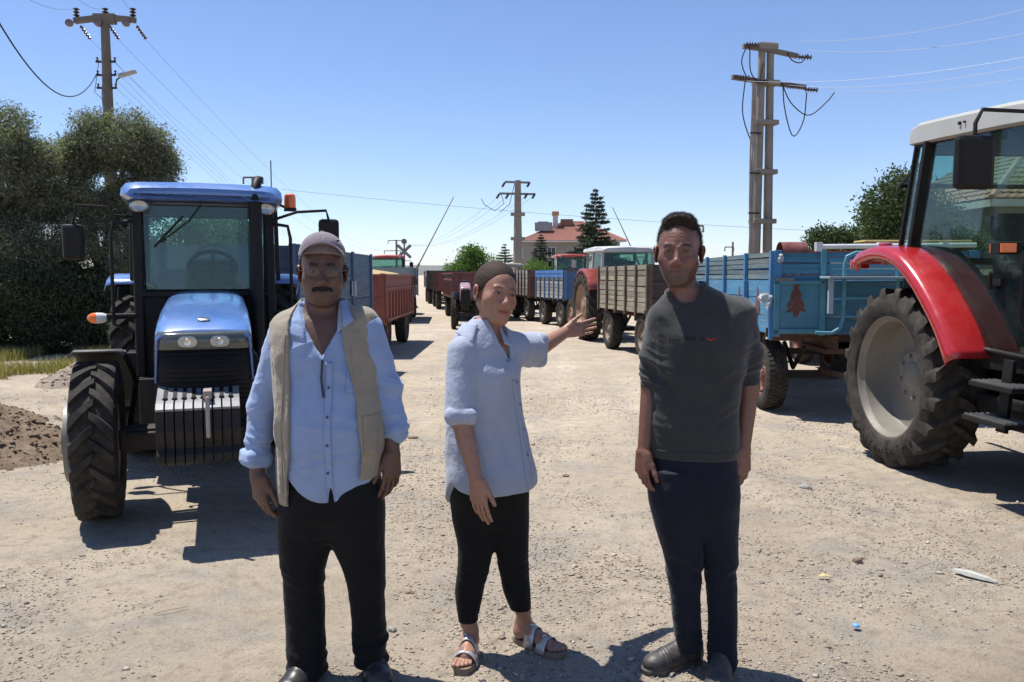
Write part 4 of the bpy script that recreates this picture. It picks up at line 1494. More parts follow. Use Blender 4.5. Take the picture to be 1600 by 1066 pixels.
barrier('raised crossing barrier behind the white tractor, right of the tall fir', (985, 384), (957, 324), 70)
sx_, sd2 = GX(632, 52), 52
sg = thing('crossing_sign', 'crossed grey level crossing sign with a dark lamp behind the red cab roof', 'sign', (sx_, sd2, 0), 0)
zc = W(632, 393, sd2).z
mb = MB(); mb.tube([(0, .05, 0), (0, .05, zc + .75)], .05, 8); mb.build('post', M_DKG, sg, smooth=True)
for a in (-.75, .75):
    mb = MB(); mb.box((0, -.02 if a < 0 else -.05, zc), (1.15, .02, .18), Matrix.Rotation(a, 3, 'Y')); mb.build('cross_board', paint('faded sign board', (.16, .17, .18), .6), sg)
mb = MB(); mb.lathe([(-.1, .001), (-.08, .17), (.08, .17), (.1, .001)], 14, 'Y', (0, 0, zc + .62)); mb.build('signal_lamp', M_DKG, sg, smooth=True)

# ---------------------------------------------------------------- the dry summer air
mb = MB(); mb.box((0, 4900, 96.5), (25000, 10600, 199))
hz = mb.build('haze', [], None)
hm_ = bpy.data.materials.new('pale summer air'); hm_.use_nodes = True; nt = hm_.node_tree; nt.nodes.clear()
o_ = N(nt, 'ShaderNodeOutputMaterial'); v_ = N(nt, 'ShaderNodeVolumePrincipled')
v_.inputs['Color'].default_value = (.66, .82, 1.0, 1); v_.inputs['Density'].default_value = 3.5e-5; v_.inputs['Anisotropy'].default_value = .2
nt.links.new(v_.outputs[0], o_.inputs['Volume'])
hz.data.materials.append(hm_); tag(hz, kind='stuff')
# ---------------------------------------------------------------- wheels
M_TYRE = paint('dusty rubber', (.020, .019, .018), .9, spec=.25, dust=.50, dust_col=(.15, .125, .095), bmp=.15, scale=4)
M_TYRE_D = paint('dark rubber', (.022, .021, .020), .8, dust=.45, dust_col=(.16, .13, .10), bmp=.15, scale=4)
M_BLACK = paint('black painted metal', (.006, .006, .007), .5, 0, spec=.25, dust=.07, dust_col=(.20, .17, .13))
M_PLASTIC = paint('black plastic', (.007, .007, .008), .6, spec=.25, dust=.06, dust_col=(.2, .17, .14))
M_DARKM = paint('greasy dark metal', (.020, .018, .017), .6, .2, dust=.35, dust_col=(.14, .11, .08))
M_RUST = paint('rusty chassis', (.075, .028, .018), .8, 0, wear=.5, wear_col=(.03, .02, .017), dust=.3)
M_CHROME = plain('bright steel', (.55, .55, .54), .25, 1.0)
M_STEEL = paint('dull steel', (.25, .25, .245), .45, .8, dust=.3)
M_ORANGE = plain('amber lens', (.85, .16, .015), .2, coat=.5)
M_REDLENS = plain('red lens', (.5, .02, .015), .2, coat=.5)
M_GLASS = glass('tinted cab glass', (.80, .93, .91), .10, dirt=.035)
M_GLASS_D = glass('dark tinted cab glass', (.60, .75, .70), .10, dirt=.04)
M_SEAT = plain('seat cloth', (.03, .032, .036), .8)
M_HEAD = plain('lamp reflector glass', (.34, .35, .34), .12, .5, coat=1.0)
M_LINER = plain('cab liner', (.10, .105, .11), .8)
_WM = {}


def tyre_mesh(R, w, rr, style, flip=1):
    key = (round(R, 3), round(w, 3), round(rr, 3), style, flip)
    if key in _WM: return _WM[key]
    mb = MB()
    lh = .042 * (R / .75) if style == 'ag' else .010
    Rb = R - lh
    P = [(-.40, rr), (-.47, rr + .10 * (R - rr)), (-.525, rr + .42 * (R - rr)), (-.51, rr + .68 * (Rb - rr)), (-.455, rr + .90 * (Rb - rr)), (-.36, Rb - .012), (-.18, Rb - .003), (0, Rb)]
    P = P + [(-a, b) for a, b in reversed(P[:-1])]
    mb.lathe([(a * w, b) for a, b in P], 48 if R > .3 else 28, 'X')
    xs = [a * w for a, b in P[4:11]]; rs_ = [b for a, b in P[4:11]]
    surf = lambda x: float(np.interp(x, xs, rs_))
    if style == 'ag':
        n = int(round(2 * PI * R / .235)) if R > .6 else int(round(2 * PI * R / .175))
        for s in (-1, 1):
            for i in range(n):
                th0 = 2 * PI * (i + (0.5 if s > 0 else 0)) / n
                sec = []
                T = (0, .2, .45, .7, .9, 1.0, 1.06)
                for t in T:
                    if t <= 1:
                        x = s * w * (-.045 + .515 * t); r = surf(x)
                    else:
                        x = s * w * .522; r = surf(s * w * .455) - .055
                    th = th0 + flip * (.235 * t ** 1.15) * (.75 / R) ** .35
                    hw = (.022 + .014 * t) / R
                    top = r + (lh if t < .95 else (lh * .75 if t <= 1 else .010)) + (Rb - r) * (0.75 if t <= 1 else 0)
                    if t == 0: top -= lh * .2
                    row = []
                    for (dth, rad) in ((-hw * 1.7, r - .012), (-hw, top), (hw, top), (hw * 1.7, r - .012)):
                        a = th + dth
                        xx = x + (0 if rad < top else 0)
                        row.append((xx, rad * math.cos(a), rad * math.sin(a)))
                    sec.append(row)
                base = len(mb.v)
                v = [p for r_ in sec for p in r_]; f = []
                for a in range(len(sec) - 1):
                    for b in range(3):
                        f.append((a * 4 + b, a * 4 + b + 1, (a + 1) * 4 + b + 1, (a + 1) * 4 + b))
                f.append((0, 3, 2, 1)); e = (len(sec) - 1) * 4; f.append((e, e + 1, e + 2, e + 3))
                mb.add(v, f)
    else:
        n = 44 if R > .35 else 30
        for s in (-1, 0, 1):
            for i in range(n):
                th = 2 * PI * (i + .5 * (s == 0)) / n
                x0, x1 = (s * w * .20, s * w * .43) if s else (-w * .13, w * .13)
                hw = PI / n * .66; v = []
                for x in (x0, x1):
                    r = surf(x)
                    for (dth, rad) in ((-hw, r - .01), (-hw, r + lh), (hw, r + lh), (hw, r - .01)):
                        a = th + dth + (x * .6 if s == 0 else 0)
                        v.append((x, rad * math.cos(a), rad * math.sin(a)))
                mb.add(v, [(0, 1, 2, 3), (7, 6, 5, 4), (0, 4, 5, 1), (1, 5, 6, 2), (2, 6, 7, 3)])
    import bmesh
    me = mb.mesh('tyre', M_TYRE)
    bm = bmesh.new(); bm.from_mesh(me); bmesh.ops.recalc_face_normals(bm, faces=bm.faces); bm.to_mesh(me); bm.free()
    me.polygons.foreach_set('use_smooth', np.ones(len(me.polygons), dtype=bool))
    me.set_sharp_from_angle(angle=math.radians(32))
    _WM[key] = me
    return me


def rim_mesh(w, rr, dish, mat, bolts=8, hubm=None):
    """outer side is +x; dish: how far in the disc sits"""
    key = ('rim', round(w, 3), round(rr, 3), round(dish, 3), mat.name)
    if key in _WM: return _WM[key]
    mb = MB(); o = .43 * w
    xd = o - dish
    prof = [(o - .012, rr + .022), (o, rr + .018), (o, rr), (o - .03, rr - .012), (o - .05, rr - .03), (xd + .05, rr - .040), (xd + .02, rr - .055), (xd, rr * .78), (xd + .004, rr * .60), (xd + .012, rr * .46), (xd + .03, rr * .42), (xd + .034, rr * .26),
            (xd + .05, rr * .23), (xd + .06, rr * .12), (xd + .06, .001)]
    mb.lathe(prof, 40, 'X')
    mb.lathe([(-o, rr + .015), (-o + .02, rr - .02), (xd - .02, rr - .045), (xd - .02, .05), (xd - .02, .001)], 32, 'X')
    for k in range(bolts):
        a = 2 * PI * k / bolts
        c = Vector((xd + .02, rr * .35 * math.cos(a), rr * .35 * math.sin(a)))
        mb.cyl(c, c + Vector((.035, 0, 0)), rr * .035, n=6)
    import bmesh
    me = mb.mesh('rim', mat)
    bm = bmesh.new(); bm.from_mesh(me); bmesh.ops.recalc_face_normals(bm, faces=bm.faces); bm.to_mesh(me); bm.free()
    me.polygons.foreach_set('use_smooth', np.ones(len(me.polygons), dtype=bool))
    me.set_sharp_from_angle(angle=math.radians(38))
    _WM[key] = me
    return me


def wheel(parent, x, y, R, w, rr, rim_mat, style='ag', dish=.1, steer=0.0, spin=0.0, tyre_mat=None, bolts=8):
    side = 1 if x > 0 else -1
    e = part_empty('wheel', parent, (x, y, R), (0, 0, steer + (0 if side > 0 else PI)))
    # an ag tyre's chevrons point the same way round on both sides of the tractor
    me = tyre_mesh(R, w, rr, style, side if style == 'ag' else 1)
    t = link('tyre', me, e, (0, 0, 0), (spin, 0, 0))
    r = link('rim', rim_mesh(w, rr, dish, rim_mat, bolts), e, (0, 0, 0), (spin, 0, 0))
    return e


# ---------------------------------------------------------------- tractor
def F(x, f, z): return (x, -f, z)


def section_loft(mb, secs, n=7, p=3.2):
    """secs: (f, half width top, half width bottom, z bottom, z top, crown). open underneath"""
    rows = []
    for (f, wt, wb_, z0, z1, cr) in secs:
        row = [F(-wb_, f, z0)]
        for i in range(2 * n + 1):
            u = -1 + i / n
            x = wt * np.sign(u) * (1 - (1 - abs(u)) ** 1.6)
            z = z1 - cr * abs(u) ** p - .0
            row.append(F(float(x), f, z))
        row.append(F(wb_, f, z0))
        rows.append(row)
    mb.grid(rows)
    return rows


def pane(parent, corners, mat=None, name='pane', thick=.006, frame=None, fw=.02):
    mb = MB(); c = [Vector(q) for q in corners]
    n = (c[1] - c[0]).cross(c[-1] - c[0]).normalized() * thick / 2
    k = len(c)
    v = [q + n for q in c] + [q - n for q in c]
    f = [tuple(range(k)), tuple(reversed(range(k, 2 * k)))] + [(i, i + k, (i + 1) % k + k, (i + 1) % k) for i in range(k)]
    mb.add(v, f)
    o = mb.build(name, mat or M_GLASS, parent)
    if frame:
        m2 = MB(); m2.tube(c, fw / 2, 6, closed=True); m2.build('pane_frame', frame, o, smooth=True)
    return o


def steering_wheel(parent, c, r=.19, tilt=-.6):
    mb = MB(); M = Matrix.Rotation(tilt, 3, 'X'); c = Vector(c)
    pts = [c + M @ Vector((r * math.cos(a), r * math.sin(a), 0)) for a in np.linspace(0, 2 * PI, 28, endpoint=False)]
    mb.tube(pts, .017, 8, closed=True)
    for a in (0.3, PI - .3, -PI / 2):
        mb.tube([c, c + M @ Vector((r * math.cos(a), r * math.sin(a), 0))], .009, 6)
    mb.cyl(c, c + M @ Vector((0, 0, -.32)), .028)
    mb.cyl(c + M @ Vector((0, 0, -.02)), c + M @ Vector((0, 0, .02)), .045)
    return mb.build('steering_wheel', M_PLASTIC, parent, smooth=True)


def driver_seat(parent, c):
    mb = MB(); x, y, z = c
    mb.box((x, y, z), (.46, .46, .12)); mb.box((x, y + .24, z + .32), (.44, .12, .56), Matrix.Rotation(-.15, 3, 'X')); mb.box((x, y, z - .2), (.3, .3, .3))
    return mb.build('driver_seat', M_SEAT, parent, bevel=.035)


def mirror(parent, pivot, c, size=(.18, .05, .28), mat=None, arm=True, via=None):
    mb = MB(); mb.box(c, size)
    o = mb.build('mirror', mat or M_BLACK, parent, bevel=.03)
    g = MB(); g.box((c[0], c[1] + size[1] / 2 + .001, c[2]), (size[0] * .84, .004, size[2] * .86))
    g.build('mirror_glass', M_CHROME, o)
    if arm:
        a = MB(); pts = [Vector(pivot)] + [Vector(q) for q in (via or [])] + [Vector(c) + Vector((0, 0, size[2] * .45))]
        a.tube(pts, .012, 8); a.build('mirror_arm', M_PLASTIC, o, smooth=True)
    return o


def blue_tractor():
    root = thing('tractor', 'blue tractor facing the camera with silver front weights, behind the man in the cap', 'tractor',
                 (-2.80, 7.62, 0), math.radians(19.5), 'tractors waiting with their trailers')
    BL = paint('glossy blue tractor paint', (.085, .19, .46), .30, 0, dust=.10, dust_col=(.30, .36, .46), var=.04, bmp=.0, coat=.9, scale=1.2)
    RM = paint('grey wheel rim', (.22, .22, .21), .5, dust=.4)
    wb = 2.15
    R, Rf = .77, .52
    for s in (-1, 1):
        wheel(root, s * .60, 0, R, .34, .44, RM, 'ag', .10, 0, .3)
        wheel(root, s * .675, -wb, Rf, .265, .30, RM, 'ag', -.02, math.radians(2), .15)
    # hub reductions on the front axle
    for s in (-1, 1):
        mb = MB(); mb.cyl((s * .60, -wb, Rf), (s * .88, -wb, Rf), .105, n=20); mb.cyl((s * .86, -wb, Rf), (s * .885, -wb, Rf), .075, n=20)
        for k in range(6):
            a = k * PI / 3
            mb.cyl((s * .86, -wb + .085 * math.cos(a), Rf + .085 * math.sin(a)), (s * .872, -wb + .085 * math.cos(a), Rf + .085 * math.sin(a)), .014, n=6)
        mb.build('axle_hub', M_DARKM, root, smooth=True)
    mb = MB(); mb.beam((-.55, -wb, Rf), (.55, -wb, Rf), .17, .15); mb.box((0, -wb, Rf), (.34, .36, .26)); mb.cyl((-.5, -wb + .14, Rf + .02), (.5, -wb + .14, Rf + .02), .028)
    mb.beam((-.5, -wb - .12, Rf + .04), (.5, -wb - .12, Rf + .04), .03, .03)
    mb.build('front_axle', M_DARKM, root, bevel=.02)
    mb = MB(); mb.box((0, -.2, .74), (.46, 1.5, .46)); mb.box((0, -1.35, .82), (.42, 1.2, .52)); mb.cyl((-.7, 0, R), (.7, 0, R), .13); mb.box((0, -2.35, .66), (.36, .8, .22))
    mb.box((.30, -1.0, .55), (.25, .7, .3)); mb.box((-.36, -.9, .62), (.30, .6, .36)); mb.box((-.30, -1.5, .9), (.12, .4, .25)); mb.cyl((.28, -1.3, .95), (.28, -1.7, .95), .09)
    for k in range(4): mb.tube([(-.24, -1.1 - k * .22, 1.0), (-.34, -1.15 - k * .22, .85), (-.30, -1.3 - k * .2, .7)], .015, 6)
    mb.build('engine_and_transmission', M_DARKM, root, bevel=.015)
    # bonnet
    secs = [(.92, .265, .285, 1.10, 1.475, .06), (1.5, .27, .288, 1.02, 1.455, .055), (2.1, .275, .288, .98, 1.40, .055), (2.45, .277, .288, .95, 1.345, .055), (2.62, .276, .287, .95, 1.305, .055), (2.71, .272, .284, .95, 1.27, .05), (2.745, .266, .28, .95, 1.245, .04)]
    mb = MB(); rows = section_loft(mb, secs)
    bonnet = mb.build('bonnet', BL, root, smooth=True, angle=50, solid=.012)
    mb = MB()
    pl = secs[-1]
    n = [(0, 1.125)]
    # front face: lamp strip and grille
    rr_ = []
    for (z, hw, f) in ((1.255, .262, 2.752), (1.235, .272, 2.77), (1.15, .282, 2.785)):
        row = []
        for u in np.linspace(-1, 1, 13):
            row.append(F(hw * u, f - .055 * abs(u) ** 4, z))
        rr_.append(row)
    mb.grid(rr_); strip = mb.build('lamp_strip', plain('smoked lamp panel', (.075, .085, .080), .15, .0, coat=.6), root, smooth=True, angle=180, solid=.01)
    for s in (-1, 1):
        mb = MB(); pts = []
        for a in np.linspace(0, 2 * PI, 24, endpoint=False):
            pts.append((s * .092 + .056 * np.sign(math.cos(a)) * abs(math.cos(a)) ** .7, 1.197 + .034 * np.sign(math.sin(a)) * abs(math.sin(a)) ** .8))
        mb.prism(pts, -2.80, -2.776, 'Y'); h = mb.build('headlight', M_HEAD, root, bevel=.006)
        mb = MB(); mb.lathe([(-2.804, .001), (-2.806, .022), (-2.802, .024)], 16, 'Y', (s * .092, 0, 1.197)); mb.build('bulb_ring', M_CHROME, h, smooth=True)
    mb = MB(); rr_ = []
    for (z, hw, f) in ((1.15, .280, 2.772), (1.0, .283, 2.775), (.85, .280, 2.765), (.80, .272, 2.75)):
        rr_.append([F(hw * u, f - .055 * abs(u) ** 4, z) for u in np.linspace(-1, 1, 13)])
    mb.grid(rr_); grille = mb.build('grille', M_PLASTIC, root, smooth=True, angle=180, solid=.02)
    for k in range(11):
        z = 1.125 - k * .029
        mb = MB(); mb.tube([F(.262 * u, 2.789 - .05 * abs(u) ** 4, z) for u in np.linspace(-1, 1, 9)], .005, 5); mb.build('grille_bar', M_PLASTIC, grille, smooth=True)
    for s in (-1, 1):
        mb = MB(); mb.box((s * .284, -1.95, .98), (.012, 1.5, .30)); g = mb.build('side_grille', M_PLASTIC, root, bevel=.004)
        for k in range(7):
            mb = MB(); mb.box((s * .292, -1.95, 1.08 - k * .035), (.008, 1.3, .012)); mb.build('louvre', M_BLACK, g)
    mb = MB(); mb.lathe([(.0, .034), (.008, .033), (.010, .026), (.006, .024), (.008, .001)], 24, 'Z')
    bd = mb.build('badge', M_CHROME, root, smooth=True, loc=F(0, 2.60, 1.322), rot=(math.radians(17), 0, 0)); bd.scale = (1.15, .78, 1)
    mb = MB()
    for s in (-1, 1): mb.tube([(s * .012 * q, .004 - abs(q) * .010 + .002, .0095) for q in (0.1, .6, 1.2)], .0022, 5)
    mb.build('leaf_mark', plain('dark blue enamel', (.02, .04, .2), .3), bd)
    # front weights: nine suitcase slabs, upper and lower ends
    silver = paint('shaded weight front', (.012, .0125, .014), .55, .0, spec=.25, dust=.08, var=.1)  # near black: the shade on the weight fronts is put into the colour
    LIT_TOP = paint('sunlit weight top', (.27, .28, .29), .4, .2, dust=.2, var=.1)  # lighter copy for the tops, sunlight painted in as pale metal
    wp = [(2.70, .93), (3.00, .845), (3.04, .815), (3.06, .70), (3.02, .60), (3.05, .56), (3.05, .52), (2.98, .49), (2.80, .51), (2.78, .60), (2.90, .66), (2.90, .74), (2.80, .78)]
    wm = None
    for k in range(9):
        x = -.245 + k * .052
        if k == 5: pass
        if wm is None:
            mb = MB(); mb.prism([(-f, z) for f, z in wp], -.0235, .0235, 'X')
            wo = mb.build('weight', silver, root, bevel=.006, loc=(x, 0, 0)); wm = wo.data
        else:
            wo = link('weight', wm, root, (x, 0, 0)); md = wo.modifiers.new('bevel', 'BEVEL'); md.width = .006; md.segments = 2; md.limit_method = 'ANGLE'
        mb = MB(); mb.box(F(0, 2.86, .8915), (.045, .27, .012), Matrix.Rotation(.276, 3, 'X')); mb.box(F(0, 3.012, .828), (.045, .05, .05), Matrix.Rotation(.7, 3, 'X')); mb.build('handle', LIT_TOP, wo, bevel=.003, loc=(0, 0, 0))  # pale slab added on each weight to paint its sunlit top, not a grip
        mb = MB()
        if k < 8:
            mb.box(F(x + .026, 2.86, .897), (.022, .13, .010), Matrix.Rotation(.276, 3, 'X')); mb.cyl(F(x + .026, 2.94, .860), F(x + .026, 2.94, .882), .016, n=10)
            mb.build('hand_slot', M_BLACK, wo, loc=(-x, 0, 0))
    mb = MB(); mb.box(F(.015, 2.93, .90), (.05, .16, .05)); mb.cyl(F(.015, 3.075, .66), F(.015, 3.075, .90), .012); mb.box(F(.015, 3.08, .80), (.022, .012, .20))
    mb.build('weight_clamp', paint('pale worn clamp', (.35, .3, .27), .6), root, bevel=.006)
    # cab
    z0, zw, z1 = .98, 1.45, 2.19
    A = {}; fr, mid, re = (.49, .98), (.67, .28), (.60, -.55)
    pil = MB()
    for s in (-1, 1):
        pil.beam(F(s * .50, 1.0, z0 - .25), F(s * .50, .95, z1), .07, .07, (0, 1, 0))
        pil.beam(F(s * .61, .30, z0), F(s * .585, .26, z1), .055, .07, (0, 1, 0))
        pil.beam(F(s * .57, -.55, 1.2), F(s * .55, -.50, z1), .07, .07, (0, 1, 0))
        pil.beam(F(s * .50, 1.0, z0), F(s * .61, .3, z0), .05, .06); pil.beam(F(s * .61, .3, z0), F(s * .57, -.55, 1.25), .05, .06)
        pil.beam(F(s * .50, .95, z1), F(s * .585, .26, z1), .05, .06); pil.beam(F(s * .585, .26, z1), F(s * .55, -.5, z1), .05, .06)
    pil.beam(F(-.5, .95, z1), F(.5, .95, z1), .06, .08); pil.beam(F(-.58, -.5, z1), F(.58, -.5, z1), .06, .08); pil.beam(F(-.6, -.55, 1.3), F(.6, -.55, 1.3), .05, .06)
    pil.beam(F(-.5, .985, 1.45), F(.5, .985, 1.45), .05, .05)
    pil.build('cab_frame', M_BLACK, root, bevel=.012)
    mb = MB()
    for s in (-1, 1):
        mb.box(F(s * .40, .97, 1.10), (.20, .05, .66)); mb.box(F(s * .56, .66, .93), (.10, .70, .12))
    mb.box(F(0, .3, .93), (1.15, 1.3, .06)); mb.box(F(0, .93, 1.25), (.90, .05, .38)); mb.box(F(0, -.5, 1.12), (1.1, .06, .34))
    mb.build('cab_floor', M_PLASTIC, root, bevel=.01)
    pane(root, [F(-.45, .982, 1.48), F(.45, .982, 1.48), F(.46, .955, 2.16), F(-.46, .955, 2.16)], name='windscreen', frame=M_PLASTIC)
    for s in (-1, 1):
        d = pane(root, [F(s * .535, .95, 1.02), F(s * .612, .33, 1.02), F(s * .59, .30, 2.16), F(s * .515, .93, 2.16)], name='door', frame=M_PLASTIC)
        mb = MB(); mb.tube([F(s * .69, .42, 1.15), F(s * .72, .43, 1.2), F(s * .70, .43, 1.5)], .012, 6); mb.build('handle', M_BLACK, d, smooth=True)
        pane(root, [F(s * .612, .22, 1.35), F(s * .575, -.5, 1.35), F(s * .555, -.47, 2.16), F(s * .587, .22, 2.16)], name='side_window', frame=M_PLASTIC)
    pane(root, [F(-.55, -.555, 1.35), F(.55, -.555, 1.35), F(.53, -.51, 2.16), F(-.53, -.51, 2.16)], name='rear_window', frame=M_PLASTIC)
    # roof: a moulded shell
    mb = MB(); rows = []
    for (f, hw, zb, zt) in ((1.16, .53, 2.195, 2.24), (1.18, .56, 2.185, 2.265), (1.10, .60, 2.18, 2.315), (.8, .615, 2.175, 2.345), (.2, .625, 2.175, 2.36), (-.4, .62, 2.175, 2.34), (-.62, .59, 2.185, 2.30), (-.66, .54, 2.19, 2.25)):
        row = []
        ring = [(-.90, zb), (-1, zb + .03), (-.985, zt - .05), (-.93, zt - .012), (-.8, zt), (-.4, zt + .006), (0, zt + .008), (.4, zt + .006), (.8, zt), (.93, zt - .012), (.985, zt - .05), (1, zb + .03), (.90, zb), (0, zb + .005), (-.90, zb)]
        rows.append([F(hw * a, f, z) for a, z in ring])
    mb.grid(rows); mb.add(rows[0][:-1], [tuple(range(14))]); mb.add(rows[-1][:-1], [tuple(reversed(range(14)))])
    roof = mb.build('cab_roof', BL, root, smooth=True, angle=40)
    mb = MB(); mb.box(F(0, .25, 2.165), (1.12, 1.5, .02)); mb.build('roof_lining', M_LINER, root)
    for s in (-1, 1):
        mb = MB(); mb.lathe([(-.012, .001), (-.016, .045), (.0, .058), (.05, .05), (.06, .001)], 20, 'Y'); lampo = mb.build('work_lamp', M_HEAD, root, smooth=True, loc=F(s * .47, 1.08, 2.135)); lampo.scale = (1.25, 1, .85)
    # exhaust
    mb = MB(); mb.tube([F(.385, 1.12, .95), F(.385, 1.12, 1.1)], .04, 12); mb.tube([F(.385, 1.12, 1.1), F(.385, 1.12, 2.2), F(.385, 1.12, 2.26), F(.40, 1.09, 2.33), F(.42, 1.02, 2.37)], [.052, .052, .040, .038, .038], 14)
    mb.build('exhaust', M_BLACK, root, smooth=True)
    # beacon
    mb = MB(); mb.box(F(.70, .6, 2.17), (.10, .10, .025)); bk = mb.build('beacon', M_BLACK, root, bevel=.005)
    mb = MB(); mb.lathe([(.0, .050), (.07, .050), (.11, .046), (.122, .03), (.124, .001)], 20, 'Z', F(.70, .6, 2.185)); mb.build('beacon_lens', M_ORANGE, bk, smooth=True)
    mb = MB(); mb.beam(F(.58, .6, 2.22), F(.71, .6, 2.17), .03, .02); mb.build('beacon_bracket', M_BLACK, bk)
    mirror(root, F(-.52, .98, 2.05), F(-.94, 1.05, 1.85), (.15, .06, .27), via=[F(-.66, 1.05, 2.06), F(-.70, 1.05, 2.12), F(-.91, 1.05, 2.13)])
    mirror(root, F(.52, .98, 2.05), F(.98, 1.0, 1.97), (.17, .06, .20), via=[F(.72, 1.02, 2.12), F(.96, 1.0, 2.14)])
    mb = MB()
    mb.tube([F(-.52, 1.02, 2.02), F(-.66, 1.06, 2.0), F(-.68, 1.06, 1.9), F(-.68, 1.06, 1.22), F(-.55, 1.02, 1.15)], .014, 8)
    mb.tube([F(.52, 1.02, 2.02), F(.64, 1.06, 2.0), F(.66, 1.06, 1.9), F(.66, 1.06, 1.22), F(.55, 1.02, 1.15)], .014, 8)
    mb.build('grab_rail', M_BLACK, root, smooth=True)
    for s in (-1, 1):
        mb = MB(); mb.tube([F(s * .52, 1.0, 1.28), F(s * .74, 1.05, 1.28)], .022, 8); st = mb.build('turn_lamp', M_BLACK, root, smooth=True)
        mb = MB(); mb.lathe([(s * .72, .001), (s * .73, .030), (s * .76, .040), (s * .80, .042)], 16, 'X', F(0, 1.05, 1.27)); mb.build('lamp_housing', plain('white lamp housing', (.6, .58, .55), .3), st, smooth=True)
        mb = MB(); mb.lathe([(s * .80, .043), (s * .835, .038), (s * .86, .022), (s * .868, .001)], 16, 'X', F(0, 1.05, 1.27)); mb.build('amber_lens', M_ORANGE, st, smooth=True)
    # wipers and interior
    mb = MB(); mb.tube([F(-.02, 1.0, 2.17), F(-.12, 1.0, 2.03), F(-.33, .995, 1.86)], .006, 5); mb.tube([F(-.16, .995, 2.07), F(-.38, .995, 1.82)], .008, 5); mb.build('wiper', M_BLACK, root, smooth=True)
    steering_wheel(root, F(.05, .62, 1.66), .19, -.8)
    mb = MB(); mb.box(F(.05, .76, 1.42), (.46, .22, .22)); mb.build('dashboard', M_PLASTIC, root, bevel=.05)
    driver_seat(root, F(.03, .0, 1.14))
    # rear mudguards, pale blue rounded tops
    for s in (-1, 1):
        mb = MB(); rows = []
        for a in np.linspace(-1.25, .45, 14):
            r = R + .07
            y = -math.sin(a) * r; z = R + math.cos(a) * r
            row = [(s * .56, y, z)]
            for (dx, dr) in ((.60, .0), (.76, -.0), (.81, -.02), (.825, -.07)):
                rr2 = r + dr; row.append((s * dx, -math.sin(a) * rr2, R + math.cos(a) * rr2))
            rows.append(row)
        mb.grid(rows); mb.build('rear_mudguard', BL, root, smooth=True, angle=60, solid=.012)
        mb = MB(); rows = []
        for a in np.linspace(-1.35, .12, 12):
            r = Rf + .07; rows.append([(s * xx, -wb + math.sin(a) * -r, Rf + math.cos(a) * r - dz) for xx, dz in ((.50, .03), (.53, 0), (.80, 0), (.825, .03))])
        mb.grid(rows); fm = mb.build('front_mudguard', paint('grey black plastic', (.05, .052, .055), .55, dust=.3), root, smooth=True, angle=60, solid=.012)
        mb = MB(); mb.tube([(s * .50, -wb + .1, Rf + .05), (s * .46, -wb + .25, Rf + .35), (s * .52, -wb + .1, Rf + .57)], .018, 6); mb.build('bracket', M_BLACK, fm, smooth=True)
    # steps
    for s in (-1, 1):
        mb = MB(); mb.beam(F(s * .60, .78, .45), F(s * .60, .78, .95), .03, .2); sb_ = mb.build('step_bracket', M_BLACK, root)
        for k in range(2): MB().box(F(s * .72, .78, .50 + k * .24), (.24, .26, .03)).build('step', M_BLACK, sb_)
    mb = MB(); mb.tube([F(.62, -.64, 2.30), F(.62, -.64, 2.75)], .006, 5); mb.build('aerial', M_BLACK, root)
    return root


